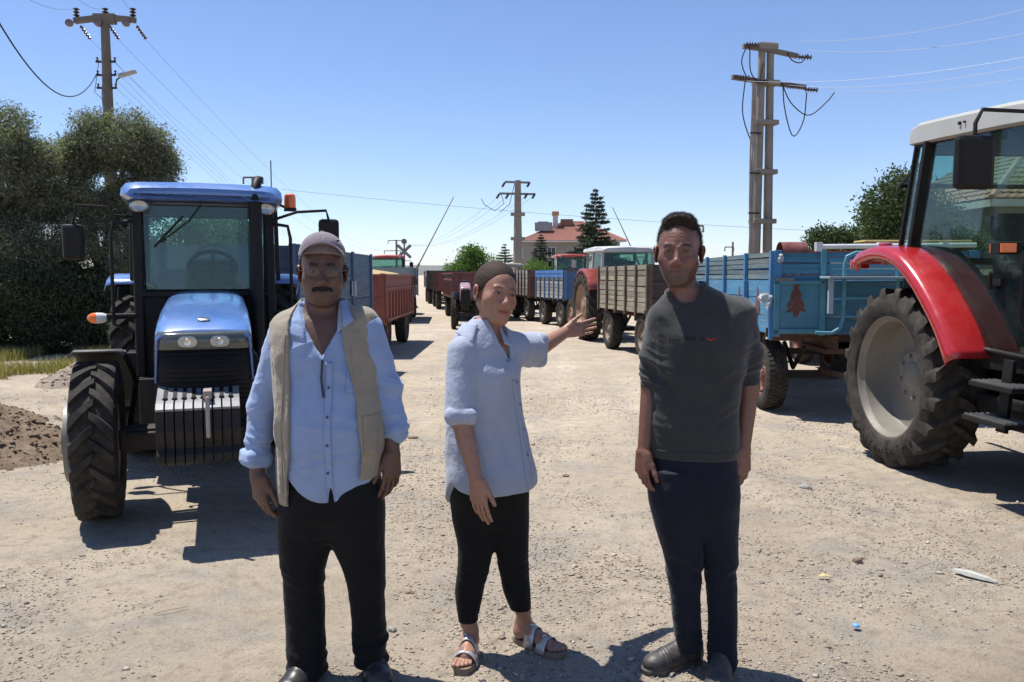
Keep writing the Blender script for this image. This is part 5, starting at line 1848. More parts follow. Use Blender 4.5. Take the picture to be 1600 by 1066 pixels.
def red_tractor():
    root = thing('tractor', 'red tractor with grey white roof and big dusty wheel at the right edge', 'tractor',
                 (4.12, 6.93, 0), math.radians(4), 'tractors waiting with their trailers')
    RD = paint('glossy red paint', (.40, .012, .014), .22, 0, dust=.10, dust_col=(.28, .16, .13), var=.06, bmp=.02, coat=.7)
    RMr = paint('pale grey wheel rim', (.20, .185, .155), .5, dust=.45, dust_col=(.20, .17, .13))
    RF = paint('grey white roof', (.36, .365, .34), .5, dust=.25, var=.06)
    R, Rf, wb = .75, .52, 2.35
    for s in (-1, 1):
        w_ = wheel(root, s * .785, 0, R, .46, .50, RMr, 'ag', .25, 0, .2)
        wheel(root, s * .72, -wb, Rf, .34, .33, RMr, 'ag', .0, 0, .1)
        if s < 0:
            # raised sidewall lettering
            txt = 'CONTINENTAL'
            for i, ch in enumerate(txt):
                cu = bpy.data.curves.new('letter', 'FONT'); cu.body = ch; cu.size = .085; cu.extrude = .004; cu.align_x = 'CENTER'; cu.align_y = 'CENTER'
                cu.materials.append(plain('worn letter rubber', (.012, .012, .012), .8))
                tmp = bpy.data.objects.new('letter', cu); C.objects.link(tmp)
                dg = bpy.context.evaluated_depsgraph_get()
                me = bpy.data.meshes.new_from_object(tmp.evaluated_get(dg)); bpy.data.objects.remove(tmp)
                a = math.radians(228 + i * 8.6)
                rr = .620
                # wheel frame: local x outwards, circle in y, z
                o = link('letter', me, w_)
                p = Vector((.46 * .521, rr * math.cos(a), rr * math.sin(a)))
                up = Vector((0, -math.cos(a), -math.sin(a))); out = Vector((1, 0, 0)); xr = up.cross(out)
                o.matrix_local = Matrix.Translation(p) @ Matrix((xr, up, out)).transposed().to_4x4()
    mb = MB(); mb.box((0, -.3, .78), (.55, 1.6, .5)); mb.box((0, -1.6, .85), (.5, 1.6, .5)); mb.cyl((-.72, 0, R), (.72, 0, R), .15); mb.beam((-.7, -wb, Rf), (.7, -wb, Rf), .16, .15)
    mb.box((0, .35, .62), (.5, .5, .3)); mb.tube([(-.3, .3, .6), (-.35, .95, .45)], .03, 8); mb.tube([(.3, .3, .6), (.35, .95, .45)], .03, 8)
    mb.build('chassis', M_DARKM, root, bevel=.02)
    mb = MB(); section_loft(mb, [(1.62, .36, .38, 1.05, 1.66, .08), (2.4, .34, .37, 1.0, 1.58, .08), (3.0, .33, .35, .95, 1.46, .08), (3.12, .31, .34, .95, 1.38, .08)]); mb.add([F(-.34, 3.12, .6), F(.34, 3.12, .6), F(.31, 3.12, 1.34), F(-.31, 3.12, 1.34)], [(0, 1, 2, 3)])
    mb.build('bonnet', RD, root, smooth=True, angle=50, solid=.01)
    # mudguards
    path = [(-.66, 1.70), (-.60, 1.78), (-.42, 1.83), (-.15, 1.84), (.1, 1.78), (.36, 1.63), (.60, 1.42), (.80, 1.20), (.93, 1.0)]
    P = np.array(path)
    tt = np.linspace(0, 1, 30); cum = np.r_[0, np.cumsum(np.linalg.norm(np.diff(P, axis=0), axis=1))]; cum /= cum[-1]
    pf = [float(q) for q in smooth_interp(tt, cum, P[:, 0])]; pz = [float(q) for q in smooth_interp(tt, cum, P[:, 1])]
    for s in (-1, 1):
        mb = MB(); rows = []
        for i in range(30):
            d = Vector((pf[min(i + 1, 29)] - pf[max(i - 1, 0)], pz[min(i + 1, 29)] - pz[max(i - 1, 0)])).normalized()
            nn = Vector((d.y, -d.x))    # into the arch
            row = []
            for (xx, k) in ((.66, .02), (.72, .0), (.93, .0), (.985, .010), (1.01, .035), (1.015, .085), (1.0, .105), (.97, .105)):
                row.append(F(s * xx, pf[i] + nn.x * k, pz[i] + nn.y * k))
            rows.append(row)
        mb.grid(rows); mb.build('mudguard', RD, root, smooth=True, angle=70, solid=.012)
        mb = MB(); mb.box(F(s * .90, -.70, 1.70), (.16, .06, .08)); mb.build('tail_lamp', M_REDLENS, root, bevel=.01)
        mb = MB(); mb.lathe([(.0, .06), (.03, .055), (.045, .001)], 16, 'Z', F(s * .88, -.30, 1.84)); mb.build('fender_lamp', RD, root, smooth=True)
    # cab
    z1 = 2.70
    def SP(s): return dict(c0=F(s * .73, -.34, 1.72), c1=F(s * .70, -.16, z1), b0=F(s * .735, -.12, 1.76), b1=F(s * .705, .03, z1), a0=F(s * .72, 1.55, 1.02), a1=F(s * .66, 1.42, 2.62))
    pil = MB()
    for s in (-1, 1):
        q = SP(s)
        pil.beam(q['c0'], q['c1'], .03, .05, (1, 0, 0)); pil.beam(q['b0'], q['b1'], .05, .10, (1, 0, 0)); pil.beam(q['a0'], q['a1'], .06, .08, (1, 0, 0))
        pil.beam(q['c1'], F(s * .66, 1.42, 2.66), .05, .07)
        pts = [F(s * .735, -.10, 1.80), F(s * .735, .12, 1.76), F(s * .735, .38, 1.60), F(s * .735, .60, 1.40), F(s * .735, .78, 1.18), F(s * .735, .88, 1.06), F(s * .735, 1.52, 1.03)]
        pil.tube(pts, .022, 8)
        pil.beam(F(s * .70, .85, .98), F(s * .70, 1.62, .98), .06, .12)
    pil.beam(SP(-1)['c0'], SP(1)['c0'], .05, .06); pil.beam(SP(-1)['c1'], SP(1)['c1'], .05, .06); pil.beam(SP(-1)['a1'], SP(1)['a1'], .05, .06); pil.beam(F(-.7, 1.56, 1.3), F(.7, 1.56, 1.3), .05, .06)
    pil.build('cab_frame', M_BLACK, root, bevel=.01)
    G1 = glass('pale turquoise quarter glass', (.72, .92, .91), .12, dirt=.12)
    for s in (-1, 1):
        q = SP(s)
        pane(root, [F(s * .733, -.32, 1.74), F(s * .737, -.15, 1.78), F(s * .707, .0, z1 - .03), F(s * .702, -.14, z1 - .03)], G1, 'quarter_window')
        d = pane(root, [F(s * .735, -.06, 1.82), F(s * .735, .12, 1.77), F(s * .735, .38, 1.61), F(s * .735, .60, 1.41), F(s * .735, .78, 1.19), F(s * .735, .89, 1.08), F(s * .735, 1.50, 1.06), F(s * .68, 1.40, 2.62), F(s * .706, .08, 2.66)], M_GLASS_D, 'door')
        mb = MB(); mb.tube([F(s * .76, .95, 1.50), F(s * .80, 1.0, 1.60), F(s * .80, 1.02, 1.62)], .014, 6); mb.box(F(s * .745, 1.0, 1.55), (.02, .10, .05)); mb.build('handle', M_BLACK, d)
        mb = MB(); mb.tube([F(s * .82, 1.38, 1.72), F(s * .83, 1.38, 1.30), F(s * .80, 1.40, 1.22), F(s * .74, 1.42, 1.20)], .014, 8); mb.build('grab_rail', M_BLACK, root, smooth=True)
        mb = MB(); mb.box(F(s * .90, 1.30, 1.78), (.16, .10, .085)); tl = mb.build('turn_lamp', M_BLACK, root, bevel=.01)
        [MB().box(F(s * .92, ff, 1.78), (.11, .012, .06)).build('amber_lens', M_ORANGE, tl, bevel=.004) for ff in (1.355, 1.245)]
        mb = MB(); mb.beam(F(s * .70, 1.30, 1.78), F(s * .86, 1.30, 1.78), .03, .03); mb.build('lamp_arm', M_BLACK, tl)
    pane(root, [F(-.64, 1.58, 1.35), F(.64, 1.58, 1.35), F(.62, 1.45, 2.60), F(-.62, 1.45, 2.60)], M_GLASS, 'windscreen')
    # rear window swung open at the bottom
    pane(root, [F(-.60, -.15, 2.62), F(.60, -.15, 2.62), F(.60, -.62, 2.40), F(-.60, -.62, 2.40)], G1, 'rear_window', frame=M_PLASTIC, fw=.045)
    mb = MB(); rows = []
    for (f, hw, zb, zt) in ((1.66, .66, 2.60, 2.66), (1.70, .70, 2.585, 2.70), (1.60, .735, 2.60, 2.76), (1.0, .755, 2.635, 2.81), (.3, .76, 2.665, 2.85), (-.1, .755, 2.68, 2.87), (-.24, .735, 2.69, 2.85), (-.27, .70, 2.70, 2.80)):
        ring = [(-.94, zb), (-1.0, zb + .015), (-.985, zt - .035), (-.95, zt - .008), (-.85, zt), (0, zt + .015), (.85, zt), (.95, zt - .008), (.985, zt - .035), (1.0, zb + .015), (.94, zb), (0, zb), (-.94, zb)]
        rows.append([F(hw * a, f, z) for a, z in ring])
    mb.grid(rows); mb.add(rows[0][:-1], [tuple(range(12))]); mb.add(rows[-1][:-1], [tuple(reversed(range(12)))])
    roof = mb.build('cab_roof', RF, root, smooth=True, angle=35)
    mb = MB(); mb.cyl(F(-.745, .50, 2.75), F(-.768, .50, 2.75), .013, n=10); mb.cyl(F(-.745, .56, 2.75), F(-.768, .56, 2.75), .008, n=8); mb.build('roof_bolt', M_BLACK, roof)
    mb = MB(); mb.box(F(0, .7, 2.62), (1.3, 1.6, .03)); mb.build('roof_lining', M_LINER, root)
    mb = MB(); mb.box(F(0, .6, 1.02), (1.4, 1.9, .06)); mb.box(F(.0, .15, 1.30), (1.35, .45, .6)); mb.build('cab_floor', M_PLASTIC, root, bevel=.02)
    for s in (-1, 1):
        mb = MB(); mb.prism([(.32, 1.0), (.32, 1.86), (-.08, 1.82), (-.36, 1.66), (-.70, 1.34), (-.95, 1.06), (-.95, 1.0)], s * .46, s * .70, 'X'); mb.build('side_console', M_PLASTIC, root, bevel=.02)
    driver_seat(root, F(.0, .42, 1.50)); steering_wheel(root, F(0, 1.05, 1.78), .19, -.7)
    mb = MB(); mb.box(F(0, 1.25, 1.55), (.5, .25, .3)); mb.build('dashboard', M_PLASTIC, root, bevel=.04)
    mirror(root, F(-.68, 1.5, 2.60), F(-1.50, 1.84, 2.27), (.24, .07, .32), via=[F(-.80, 1.66, 2.60), F(-1.46, 1.84, 2.58), F(-1.50, 1.84, 2.50)])
    mirror(root, F(.68, 1.5, 2.60), F(1.30, 1.98, 2.27), (.25, .07, .33), via=[F(.80, 1.70, 2.60), F(1.26, 1.98, 2.58), F(1.30, 1.98, 2.50)])
    # steps and tank
    mb = MB()
    for (z, x0) in ((.84, .86), (.60, .90)):
        fr_ = MB(); fr_.box(F(-x0, 1.28, z), (.20, .46, .035)); st = fr_.build('step', M_BLACK, root, bevel=.006)
        for k in range(5):
            g = MB(); g.box(F(-x0 - .08 + k * .04, 1.28, z + .022), (.008, .44, .012)); g.build('tread_bar', M_STEEL, st)
    mb.beam(F(-.84, 1.26, .52), F(-.80, 1.26, 1.02), .10, .03); mb.build('step_bracket', M_BLACK, root, bevel=.004)
    mb = MB(); mb.box(F(-.62, 1.72, .80), (.36, .60, .50), Matrix.Rotation(.1, 3, 'X')); mb.box(F(.62, 1.5, .80), (.36, 1.0, .45)); mb.build('fuel_tank', M_PLASTIC, root, bevel=.06)
    mb = MB(); mb.box(F(-.55, 1.2, .62), (.30, .9, .22)); mb.build('battery_box', M_BLACK, root, bevel=.02)
    return root


# ---------------------------------------------------------------- simpler tractors farther off
def far_tractor(x, y, rz, label, body_col, roof_col, R=.78, cab=True, hw=.68, roof_z=2.45, front_vis=True, rim_col=(.30, .12, .05), exhaust=None, pillar_col=None, canopy=False, sc=1.0):
    root = thing('tractor', label, 'tractor', (x, y, 0), rz, 'tractors waiting with their trailers')
    BC = paint('tractor paint %.2f %.2f %.2f' % body_col, body_col, .35, 0, dust=.25, coat=.3)
    RC = paint('cab roof paint %.2f %.2f %.2f' % roof_col, roof_col, .4, 0, dust=.2, coat=.2)
    RM = paint('rim paint %.2f %.2f %.2f' % rim_col, rim_col, .6, dust=.5)
    PC = paint('pillar paint %.2f %.2f %.2f' % (pillar_col or (.02, .02, .02)), pillar_col or (.02, .02, .02), .5, dust=.2)
    wb = 2.2; Rf = .48
    for s in (-1, 1):
        wheel(root, s * (hw + .14), 0, R, .40, R * .62, RM, 'ag', .10)
        wheel(root, s * .62, -wb, Rf, .26, .27, RM, 'ag', .03)
    mb = MB(); mb.box((0, -.9, .85), (.42, 2.6, .46)); mb.cyl((-hw, 0, R), (hw, 0, R), .13); mb.beam((-.6, -wb, Rf), (.6, -wb, Rf), .13, .13)
    mb.build('chassis', M_DARKM, root, bevel=.02)
    mb = MB(); secs = [(.85, .27, .29, .95, 1.52, .06), (1.6, .27, .29, .92, 1.48, .06), (2.4, .26, .28, .9, 1.40, .06), (2.55, .24, .27, .9, 1.32, .06)]
    section_loft(mb, secs); mb.build('bonnet', BC, root, smooth=True, angle=50, solid=.01)
    mb = MB(); mb.box(F(0, 2.56, 1.05), (.50, .03, .46)); mb.build('grille', M_BLACK, root, bevel=.01)
    for s in (-1, 1):
        if front_vis: mb = MB(); mb.cyl(F(s * .14, 2.575, 1.17), F(s * .14, 2.59, 1.17), .055, n=14); mb.build('headlight', M_HEAD, root, smooth=True)
        mb = MB(); rows = []
        for a in np.linspace(-1.1, 1.2, 10):
            r = R + .08; rows.append([(s * xx, -math.sin(a) * (r - k), R + math.cos(a) * (r - k)) for xx, k in ((hw - .12, 0), (hw + .30, 0), (hw + .33, .08))])
        mb.grid(rows); mb.build('mudguard', BC if front_vis else M_BLACK, root, smooth=True, angle=50, solid=.01)
    zb = 1.35; zt = roof_z - .14
    if not front_vis:
        driver_seat(root, F(0, -.1, 1.0)); steering_wheel(root, F(0, .55, 1.35))
    elif cab:
        mb = MB()
        for s in (-1, 1):
            mb.beam(F(s * hw * .88, .92, .95), F(s * hw * .86, .85, zt), .06, .06, (0, 1, 0)); mb.beam(F(s * hw, .15, 1.0), F(s * hw * .95, .12, zt), .05, .06, (0, 1, 0)); mb.beam(F(s * hw * .9, -.6, 1.2), F(s * hw * .88, -.5, zt), .06, .06, (0, 1, 0))
            mb.beam(F(s * hw * .88, .92, 1.05), F(s * hw, .15, 1.05), .05, .08); mb.beam(F(s * hw, .15, 1.3), F(s * hw * .9, -.6, 1.3), .05, .08)
            mb.beam(F(s * hw * .86, .85, zt), F(s * hw * .88, -.5, zt), .05, .06)
        for f in (.85, -.5): mb.beam(F(-hw * .87, f, zt), F(hw * .87, f, zt), .05, .07)
        mb.beam(F(-hw * .87, .90, 1.48), F(hw * .87, .90, 1.48), .05, .05); mb.build('cab_frame', PC, root)
        pane(root, [F(-hw * .84, .90, 1.50), F(hw * .84, .90, 1.50), F(hw * .82, .86, zt), F(-hw * .82, .86, zt)], M_GLASS_D, 'windscreen')
        pane(root, [F(-hw * .84, -.58, 1.35), F(hw * .84, -.58, 1.35), F(hw * .82, -.52, zt), F(-hw * .82, -.52, zt)], M_GLASS_D, 'rear_window')
        for s in (-1, 1):
            pane(root, [F(s * hw * .89, .87, 1.1), F(s * hw, .2, 1.1), F(s * hw * .95, .17, zt), F(s * hw * .87, .82, zt)], M_GLASS_D, 'door')
            pane(root, [F(s * hw, .1, 1.35), F(s * hw * .91, -.55, 1.35), F(s * hw * .89, -.47, zt), F(s * hw * .95, .08, zt)], M_GLASS_D, 'side_window')
            mirror(root, F(s * hw * .9, .9, zt - .1), F(s * (hw + .25), 1.0, zt - .28), (.15, .05, .24), via=[F(s * (hw + .22), 1.0, zt - .1)])
        driver_seat(root, F(0, 0, 1.35)); steering_wheel(root, F(0, .6, 1.55))
        mb = MB(); mb.box(F(0, -.5, 1.12), (hw * 1.7, .06, .34)); mb.box(F(0, .2, .98), (hw * 1.7, 1.4, .06)); mb.box(F(0, .88, 1.25), (hw * 1.5, .05, .40)); mb.build('cab_floor', M_PLASTIC, root)
    else:
        mb = MB()
        for s in (-1, 1): mb.beam(F(s * .5, -.45, 1.2), F(s * .5, -.35, zt), .05, .05, (0, 1, 0))
        if canopy:
            for s in (-1, 1): mb.beam(F(s * .5, .55, 1.2), F(s * .5, .55, zt), .04, .04, (0, 1, 0))
        mb.beam(F(-.5, -.35, zt), F(.5, -.35, zt), .05, .05)
        mb.build('roll_bar', PC, root); driver_seat(root, F(0, -.1, 1.15)); steering_wheel(root, F(0, .55, 1.45))
    if cab or canopy:
        mb = MB(); rows = []
        for (f, h, zt_) in ((1.05, hw * .9, roof_z - .06), (1.0, hw, roof_z - .02), (.3, hw * 1.04, roof_z), (-.5, hw, roof_z - .02), (-.62, hw * .9, roof_z - .06)):
            zb2 = roof_z - .15
            rows.append([F(h * a, f, z) for a, z in ((-.95, zb2), (-1, zb2 + .03), (-.97, zt_ - .03), (-.8, zt_), (0, zt_ + .02), (.8, zt_), (.97, zt_ - .03), (1, zb2 + .03), (.95, zb2), (-.95, zb2))])
        mb.grid(rows); mb.add(rows[0][:-1], [tuple(range(9))]); mb.add(rows[-1][:-1], [tuple(reversed(range(9)))])
        mb.build('cab_roof', RC, root, smooth=True, angle=35)
        for s in (-1, 1):
            mb = MB(); mb.lathe([(-.01, .001), (-.02, .05), (.0, .06), (.05, .05)], 14, 'Y', F(s * hw * .72, 1.06, roof_z - .11)); mb.build('work_lamp', M_HEAD, root, smooth=True)
    if exhaust is not None:
        mb = MB(); mb.tube([F(exhaust, 1.0, 1.3), F(exhaust, 1.0, roof_z - .12), F(exhaust - .02, 1.0, roof_z - .03), F(exhaust - .10, 1.0, roof_z + .01)], .035, 8); mb.build('exhaust', M_BLACK, root, smooth=True)
    root.scale = (sc, sc, sc)
    return root


# ---------------------------------------------------------------- farm trailers
def trailer(label, x, y, rz, L, wd, zb, zt, style, mat_side, mat_end=None, post_mat=None, wheel_R=.42, rim=(.14, .04, .03), rows=(6,), grain=False, near_axle=.55, group='loaded farm trailers in the queue', chassis=None, corner='left', stakes=5, end_rows=None, post_w=.06):
    """near end at local y=0, runs away along +y. x,y: middle of the near end on the ground"""
    root = thing('farm_trailer', label, 'trailer', (x, y, 0), rz, group); upper = trailer.upper
    mat_end = mat_end or mat_side; post_mat = post_mat or mat_side; ch = chassis or M_RUST
    hw = wd / 2
    mb = MB(); mb.box((0, L / 2, zb + .02), (wd - .06, L - .06, .05)); mb.build('floor', ch, root)
    mb = MB()
    for s in (-1, 1): mb.box((s * .38, L / 2, zb - .10), (.08, L - .2, .16))
    for k in range(5): mb.box((0, .25 + (L - .5) * k / 4, zb - .04), (wd - .1, .06, .08))
    mb.box((0, near_axle, zb - .20), (.9, .9, .06)); mb.box((0, L - near_axle, zb - .22), (.8, .3, .12))
    mb.build('chassis', ch, root)
    RM = paint('rim paint %.2f %.2f %.2f' % rim, rim, .65, dust=.4)
    for yy in (near_axle, L - near_axle):
        ax = MB(); ax.beam((-hw + .2, yy, wheel_R), (hw - .2, yy, wheel_R), .09, .09); ax.build('axle', M_DARKM, root)
        for s in (-1, 1):
            sp_ = MB(); sp_.tube([(s * (hw - .45), yy - .35, zb - .16), (s * (hw - .45), yy, wheel_R + .08), (s * (hw - .45), yy + .35, zb - .16)], .03, 6); sp_.build('leaf_spring', M_DARKM, root)
            wheel(root, s * (hw - .16), yy, wheel_R, .24, wheel_R * .56, RM, 'road', .06, bolts=6)
    mb = MB(); mb.beam((0, -.1 + near_axle - .3, wheel_R + .05), (0, -1.5, .42), .07, .07); mb.beam((-.35, near_axle, wheel_R + .05), (0, -.9, .44), .06, .06); mb.beam((.35, near_axle, wheel_R + .05), (0, -.9, .44), .06, .06)
    mb.build('drawbar', ch, root)
    # sides: boards between the posts, outer face at +-hw
    H = zt - zb
    bands = []       # (z0, z1)
    if style == 'mixed':      # wide painted boards below, narrow slats above
        zl = zb; n1, n2 = rows
        for k in range(n1): bands.append((zl + H * .66 * k / n1, zl + H * .66 * (k + 1) / n1))
        z2 = zb + H * .66
        for k in range(n2): bands.append((z2 + H * .34 * k / n2, z2 + H * .34 * (k + 1) / n2))
    else:
        n1 = rows[0]
        for k in range(n1): bands.append((zb + H * k / n1, zb + H * (k + 1) / n1))
    rs = random.Random(int(abs(x * 100)) + int(y * 10))
    cache = {}
    def board(p, c, size, mat, name):
        key = (round(size[0], 3), round(size[1], 3), round(size[2], 3), mat.name)
        if key not in cache:
            m = MB(); m.box((0, 0, 0), size); cache[key] = m.mesh(name, mat)
        return link(name, cache[key], p, c, (rs.uniform(-.006, .006), rs.uniform(-.01, .01), 0))
    if style in ('planks', 'mixed'):
        for s in (-1, 1):
            for (a, b) in bands:
                g = .012
                board(root, (s * (hw - .015) + rs.uniform(-.003, .003), L / 2, (a + b) / 2), (.026, L - .04, b - a - g), upper if upper and a > zb + H * .6 else mat_side, 'plank')
        for yy, e in ((0, 1), (L, 0)):
            for (a, b) in bands if end_rows is None else [(zb + H * k / end_rows, zb + H * (k + 1) / end_rows) for k in range(end_rows)]:
                board(root, (0, yy + (.012 if yy == 0 else -.012), (a + b) / 2), (wd - .10, .024, b - a - .012), mat_end, 'plank')
    else:   # pressed steel: flat upper band, ribbed lower panel
        for s in (-1, 1):
            m = MB(); m.box((s * (hw - .02), L / 2, zb + H / 2), (.03, L, H)); sp = m.build('side_panel', mat_side, root, bevel=.004)
            m = MB(); m.box((s * (hw + .010), L / 2, zt - .03), (.05, L + .02, .06)); m.box((s * (hw + .006), L / 2, zb + .03), (.045, L + .02, .06)); m.box((s * (hw + .004), L / 2, zt - H * .30), (.035, L, .04)); m.build('rail', mat_side, sp, bevel=.005)
            nr = stakes * 2
            for k in range(nr):
                m = MB(); yy = (k + .5) * L / nr
                m.box((s * (hw + .008), yy, zb + H * .35), (.05, L / nr * .28, H * .56)); m.build('rib', mat_side, sp, bevel=.006)
        for yy in (0, L):
            m = MB(); m.box((0, yy, zb + H / 2), (wd, .03, H)); ep = m.build('end_panel', mat_end, root, bevel=.004)
            e = -1 if yy == 0 else 1
            m = MB(); m.box((0, yy + e * .02, zt - .03), (wd + .04, .04, .06)); m.box((0, yy + e * .02, zb + .03), (wd + .02, .04, .06)); m.box((0, yy + e * .015, zb + H * .5), (wd, .02, .03)); m.build('rail', mat_end, ep, bevel=.005)
            for k in range(4):
                m = MB(); m.box((-hw + (k + .5) * wd / 4, yy + e * .02, zb + H * .5), (.05, .035, H - .12)); m.build('rib', mat_end, ep, bevel=.005)
    # posts and corner irons
    for s in (-1, 1):
        for k in range(stakes):
            if style == 'steel' and 0 < k < stakes - 1: continue
            yy = .03 + (L - .06) * k / (stakes - 1)
            m = MB(); m.box((s * (hw + .018), yy, zb + H / 2 - .02), (.04, post_w, H + .06)); m.build('stake', post_mat, root, bevel=.004)
            if 0 < k < stakes - 1:
                pass
    for s in (-1, 1):
        m = MB(); m.box((s * (hw - .04), -.006, zb + H / 2), (.08, .03, H + .03)); m.build('corner_iron', post_mat, root, bevel=.004)
    m = MB()
    for s in (-1, 1): m.cyl((s * (hw + .045), .05, zb - .02), (s * (hw + .045), .05, zb + .08), .014); m.tube([(s * (hw + .04), .1, zb + .02), (s * (hw + .07), .1, zb - .05), (s * (hw + .04), .12, zb - .1)], .008, 5)
    m.build('latch', M_DARKM, root)
    if grain:
        rows_ = []
        for j in range(15):
            v = j / 14
            rows_.append([((u - .5) * (wd - .06), .03 + v * (L - .06), zt - .10 + .22 * math.sin(PI * u) ** .7 * math.sin(PI * min(v * 1.6, 1 - (v - .6) * .9 if v > .6 else v * 1.6) * .5 + .15) + rs.uniform(-.008, .008)) for u in np.linspace(0, 1, 13)])
        m = MB(); m.grid(rows_); m.build('grain_load', GRAIN, root, smooth=True)
    return root


GRAIN = paint('wheat grain', (.45, .32, .15), .9, dust=0, var=.15, scale=60, bmp=.6)


def decal(parent, pts2, y, mat, name, axis='Y', thick=.004):
    mb = MB(); mb.prism(pts2, y, y + thick, axis)
    return mb.build(name, mat, parent)


def tree_shape(cx, z0, h, w):
    """stencilled fir tree outline"""
    P = [(0, 1.0), (.16, .80), (.10, .78), (.32, .56), (.22, .54), (.48, .30), (.34, .28), (.55, .14), (.20, .17), (.12, .03), (-.10, .0), (-.16, .16), (-.52, .12), (-.36, .27), (-.50, .29), (-.24, .53), (-.34, .55), (-.12, .77), (-.17, .80)]
    return [(cx + a * w, z0 + b * h) for a, b in P]


trailer.upper = None


def build_queue():
    # ---- right-hand row
    BW = plank_mat('peeling turquoise boards', (.060, .23, .40), (.20, .25, .26), .30)
    BWU = plank_mat('weathered grey turquoise slats', (.115, .215, .25), (.20, .21, .18), .55)
    BE = plank_mat('turquoise end boards', (.055, .21, .33), (.12, .16, .17), .22, 'X')
    BP = paint('blue painted posts', (.035, .20, .42), .5, wear=.25, wear_col=(.12, .06, .04), dust=.2)
    trailer.upper = BWU
    t = trailer('turquoise trailer with peeling boards and stencilled brown trees, behind the red tractor', 4.03, 9.2, math.radians(-.4), 4.25, 2.24, .93, 1.86, 'mixed', BW, BE, BP, .42, (.14, .038, .028), (3, 5), stakes=5, near_axle=.62)
    trailer.upper = None
    brown = paint('rust brown stencil paint', (.13, .045, .03), .8, wear=.4, wear_col=(.10, .20, .28), dust=.1, scale=6)
    FR = paint('turquoise steel frame', (.06, .25, .34), .45, wear=.15, dust=.15)
    # framed lower panel of the near end
    for (a, b, c, d) in ((-1.12, -.56, .95, 1.00), (-1.12, -.56, 1.50, 1.54), (-1.12, -1.06, .95, 1.54), (-.61, -.55, .93, 1.88), (.30, .36, .93, 1.88)):
        MB().box(((a + b) / 2, -.028, (c + d) / 2), (b - a, .02, d - c)).build('frame_bar', FR, t, bevel=.004)
    m = MB(); m.box((-.84, -.010, 1.25), (.46, .010, .50)); m.build('end_sheet', paint('smooth turquoise sheet', (.055, .22, .33), .5, wear=.10, dust=.15), t)
    decal(t, tree_shape(-.87, 1.13, .42, .21), -.020, brown, 'stencil_tree')
    for (yy, z0, h, w) in ((.60, 1.10, .38, .20), (1.42, 1.12, .34, .18)):
        dd = decal(t, [(a, b) for a, b in tree_shape(yy, z0, h, w)], -1.124, brown, 'stencil_tree', 'X')
    m = MB(); m.box((-1.145, 1.05, 1.24), (.05, .07, .60)); m.build('short_stake', BP, t, bevel=.005)
    # ladder rail and shelf at the near end
    m = MB(); ty = -.16; lx = -.40
    m.tube([(lx + q[0], ty, q[1]) for q in ((.42, 1.845), (.12, 1.845), (.02, 1.80), (0, 1.70), (0, 1.12), (-.03, 1.02), (-.12, .965), (-.30, .97))], .020, 10)
    m.tube([(lx + q[0], ty, q[1]) for q in ((.42, 1.845), (.55, 1.80), (.58, 1.70), (.58, 1.0))], .020, 10)
    for z in (1.15, 1.35): m.tube([(lx, ty, z), (lx + .58, ty, z)], .016, 8)
    m.build('ladder', FR, t, smooth=True)
    m = MB(); m.box((.12, -.20, 1.575), (1.5, .30, .025)); m.box((-.56, -.20, 1.38), (.05, .05, .40)); m.build('shelf', paint('pale worn shelf', (.30, .42, .46), .5, dust=.2), t, bevel=.004)
    m = MB(); m.box((-.20, -.045, 1.12), (.14, .02, .02)); m.box((-1.0, -.03, 1.55), (.20, .02, .04)); m.build('hook', M_STEEL, t)
    # plastic bag caught on the side, rag on top
    bagm, nt, b = new_mat('thin white plastic'); b.inputs['Base Color'].default_value = (.50, .53, .54, 1); b.inputs['Roughness'].default_value = .35; b.inputs['Transmission Weight'].default_value = .3; b.inputs['Alpha'].default_value = .7
    for (nm, lab, c, r, sd_) in (('plastic_bag', 'crumpled white plastic bag caught on the side of the turquoise trailer', (2.84, 9.27, 1.33), (.055, .07, .085), 3), ('cloth_rag', 'small white rag hanging from the top corner of the turquoise trailer', (2.965, 9.16, 1.80), (.022, .018, .045), 8)):
        s = SDF(np.array(c) - .22, np.array(c) + .22, .008)
        rs = np.random.RandomState(sd_)
        for k in range(7): s.ell(np.array(c) + rs.normal(size=3) * np.array(r) * .5, np.array(r) * rs.uniform(.35, .8), .03)
        V, Fq = s.mesh(); nr = vnormals(V, Fq); V = V + nr * (.022 * fbm(V * 26, 3, sd_) - .012 * np.abs(vnoise(V * 40, 4)))[:, None]
        me = mesh_from(nm, V - np.array(c), Fq, bagm, True, 40); o = link(nm, me, None, c); tag(o, lab, 'bag' if nm == 'plastic_bag' else 'rag')
    # grain in it is hidden; a red trailer stands beyond it
    RDW = paint('dark red trailer steel', (.16, .020, .018), .5, wear=.2, dust=.25)
    t2 = trailer('dark red trailer with a white rail along its top, beyond the turquoise trailer', 6.6, 14.5, 0, 4.0, 2.9, .95, 2.02, 'steel', RDW, wheel_R=.42, stakes=4, rows=(4,))
    m = MB(); m.tube([(-1.30, -.08, 2.09), (1.45, -.08, 2.12)], .045, 10)
    for xx in (-1.28, -.2, .9): m.box((xx, -.08, 2.09), (.10, .12, .16))
    m.build('top_rail', plain('white painted pipe', (.55, .56, .56), .4), t2, smooth=True)
    m = MB(); m.lathe([(-1.9, .20), (-1.45, .20)], 16, 'X', (0, .1, 1.98), closed_prof=False); m.build('round_hatch', RDW, t2, smooth=True)
    m = MB(); m.box((.55, .35, 2.19), (1.9, .5, .05)); m.build('tarpaulin', plain('yellow tarpaulin', (.45, .33, .12), .8), t2, bevel=.02)
    # beige wooden trailer
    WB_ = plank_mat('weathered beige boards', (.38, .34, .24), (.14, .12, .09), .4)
    WE = plank_mat('shaded dark end boards', (.10, .075, .055), (.05, .035, .03), .4, 'X')
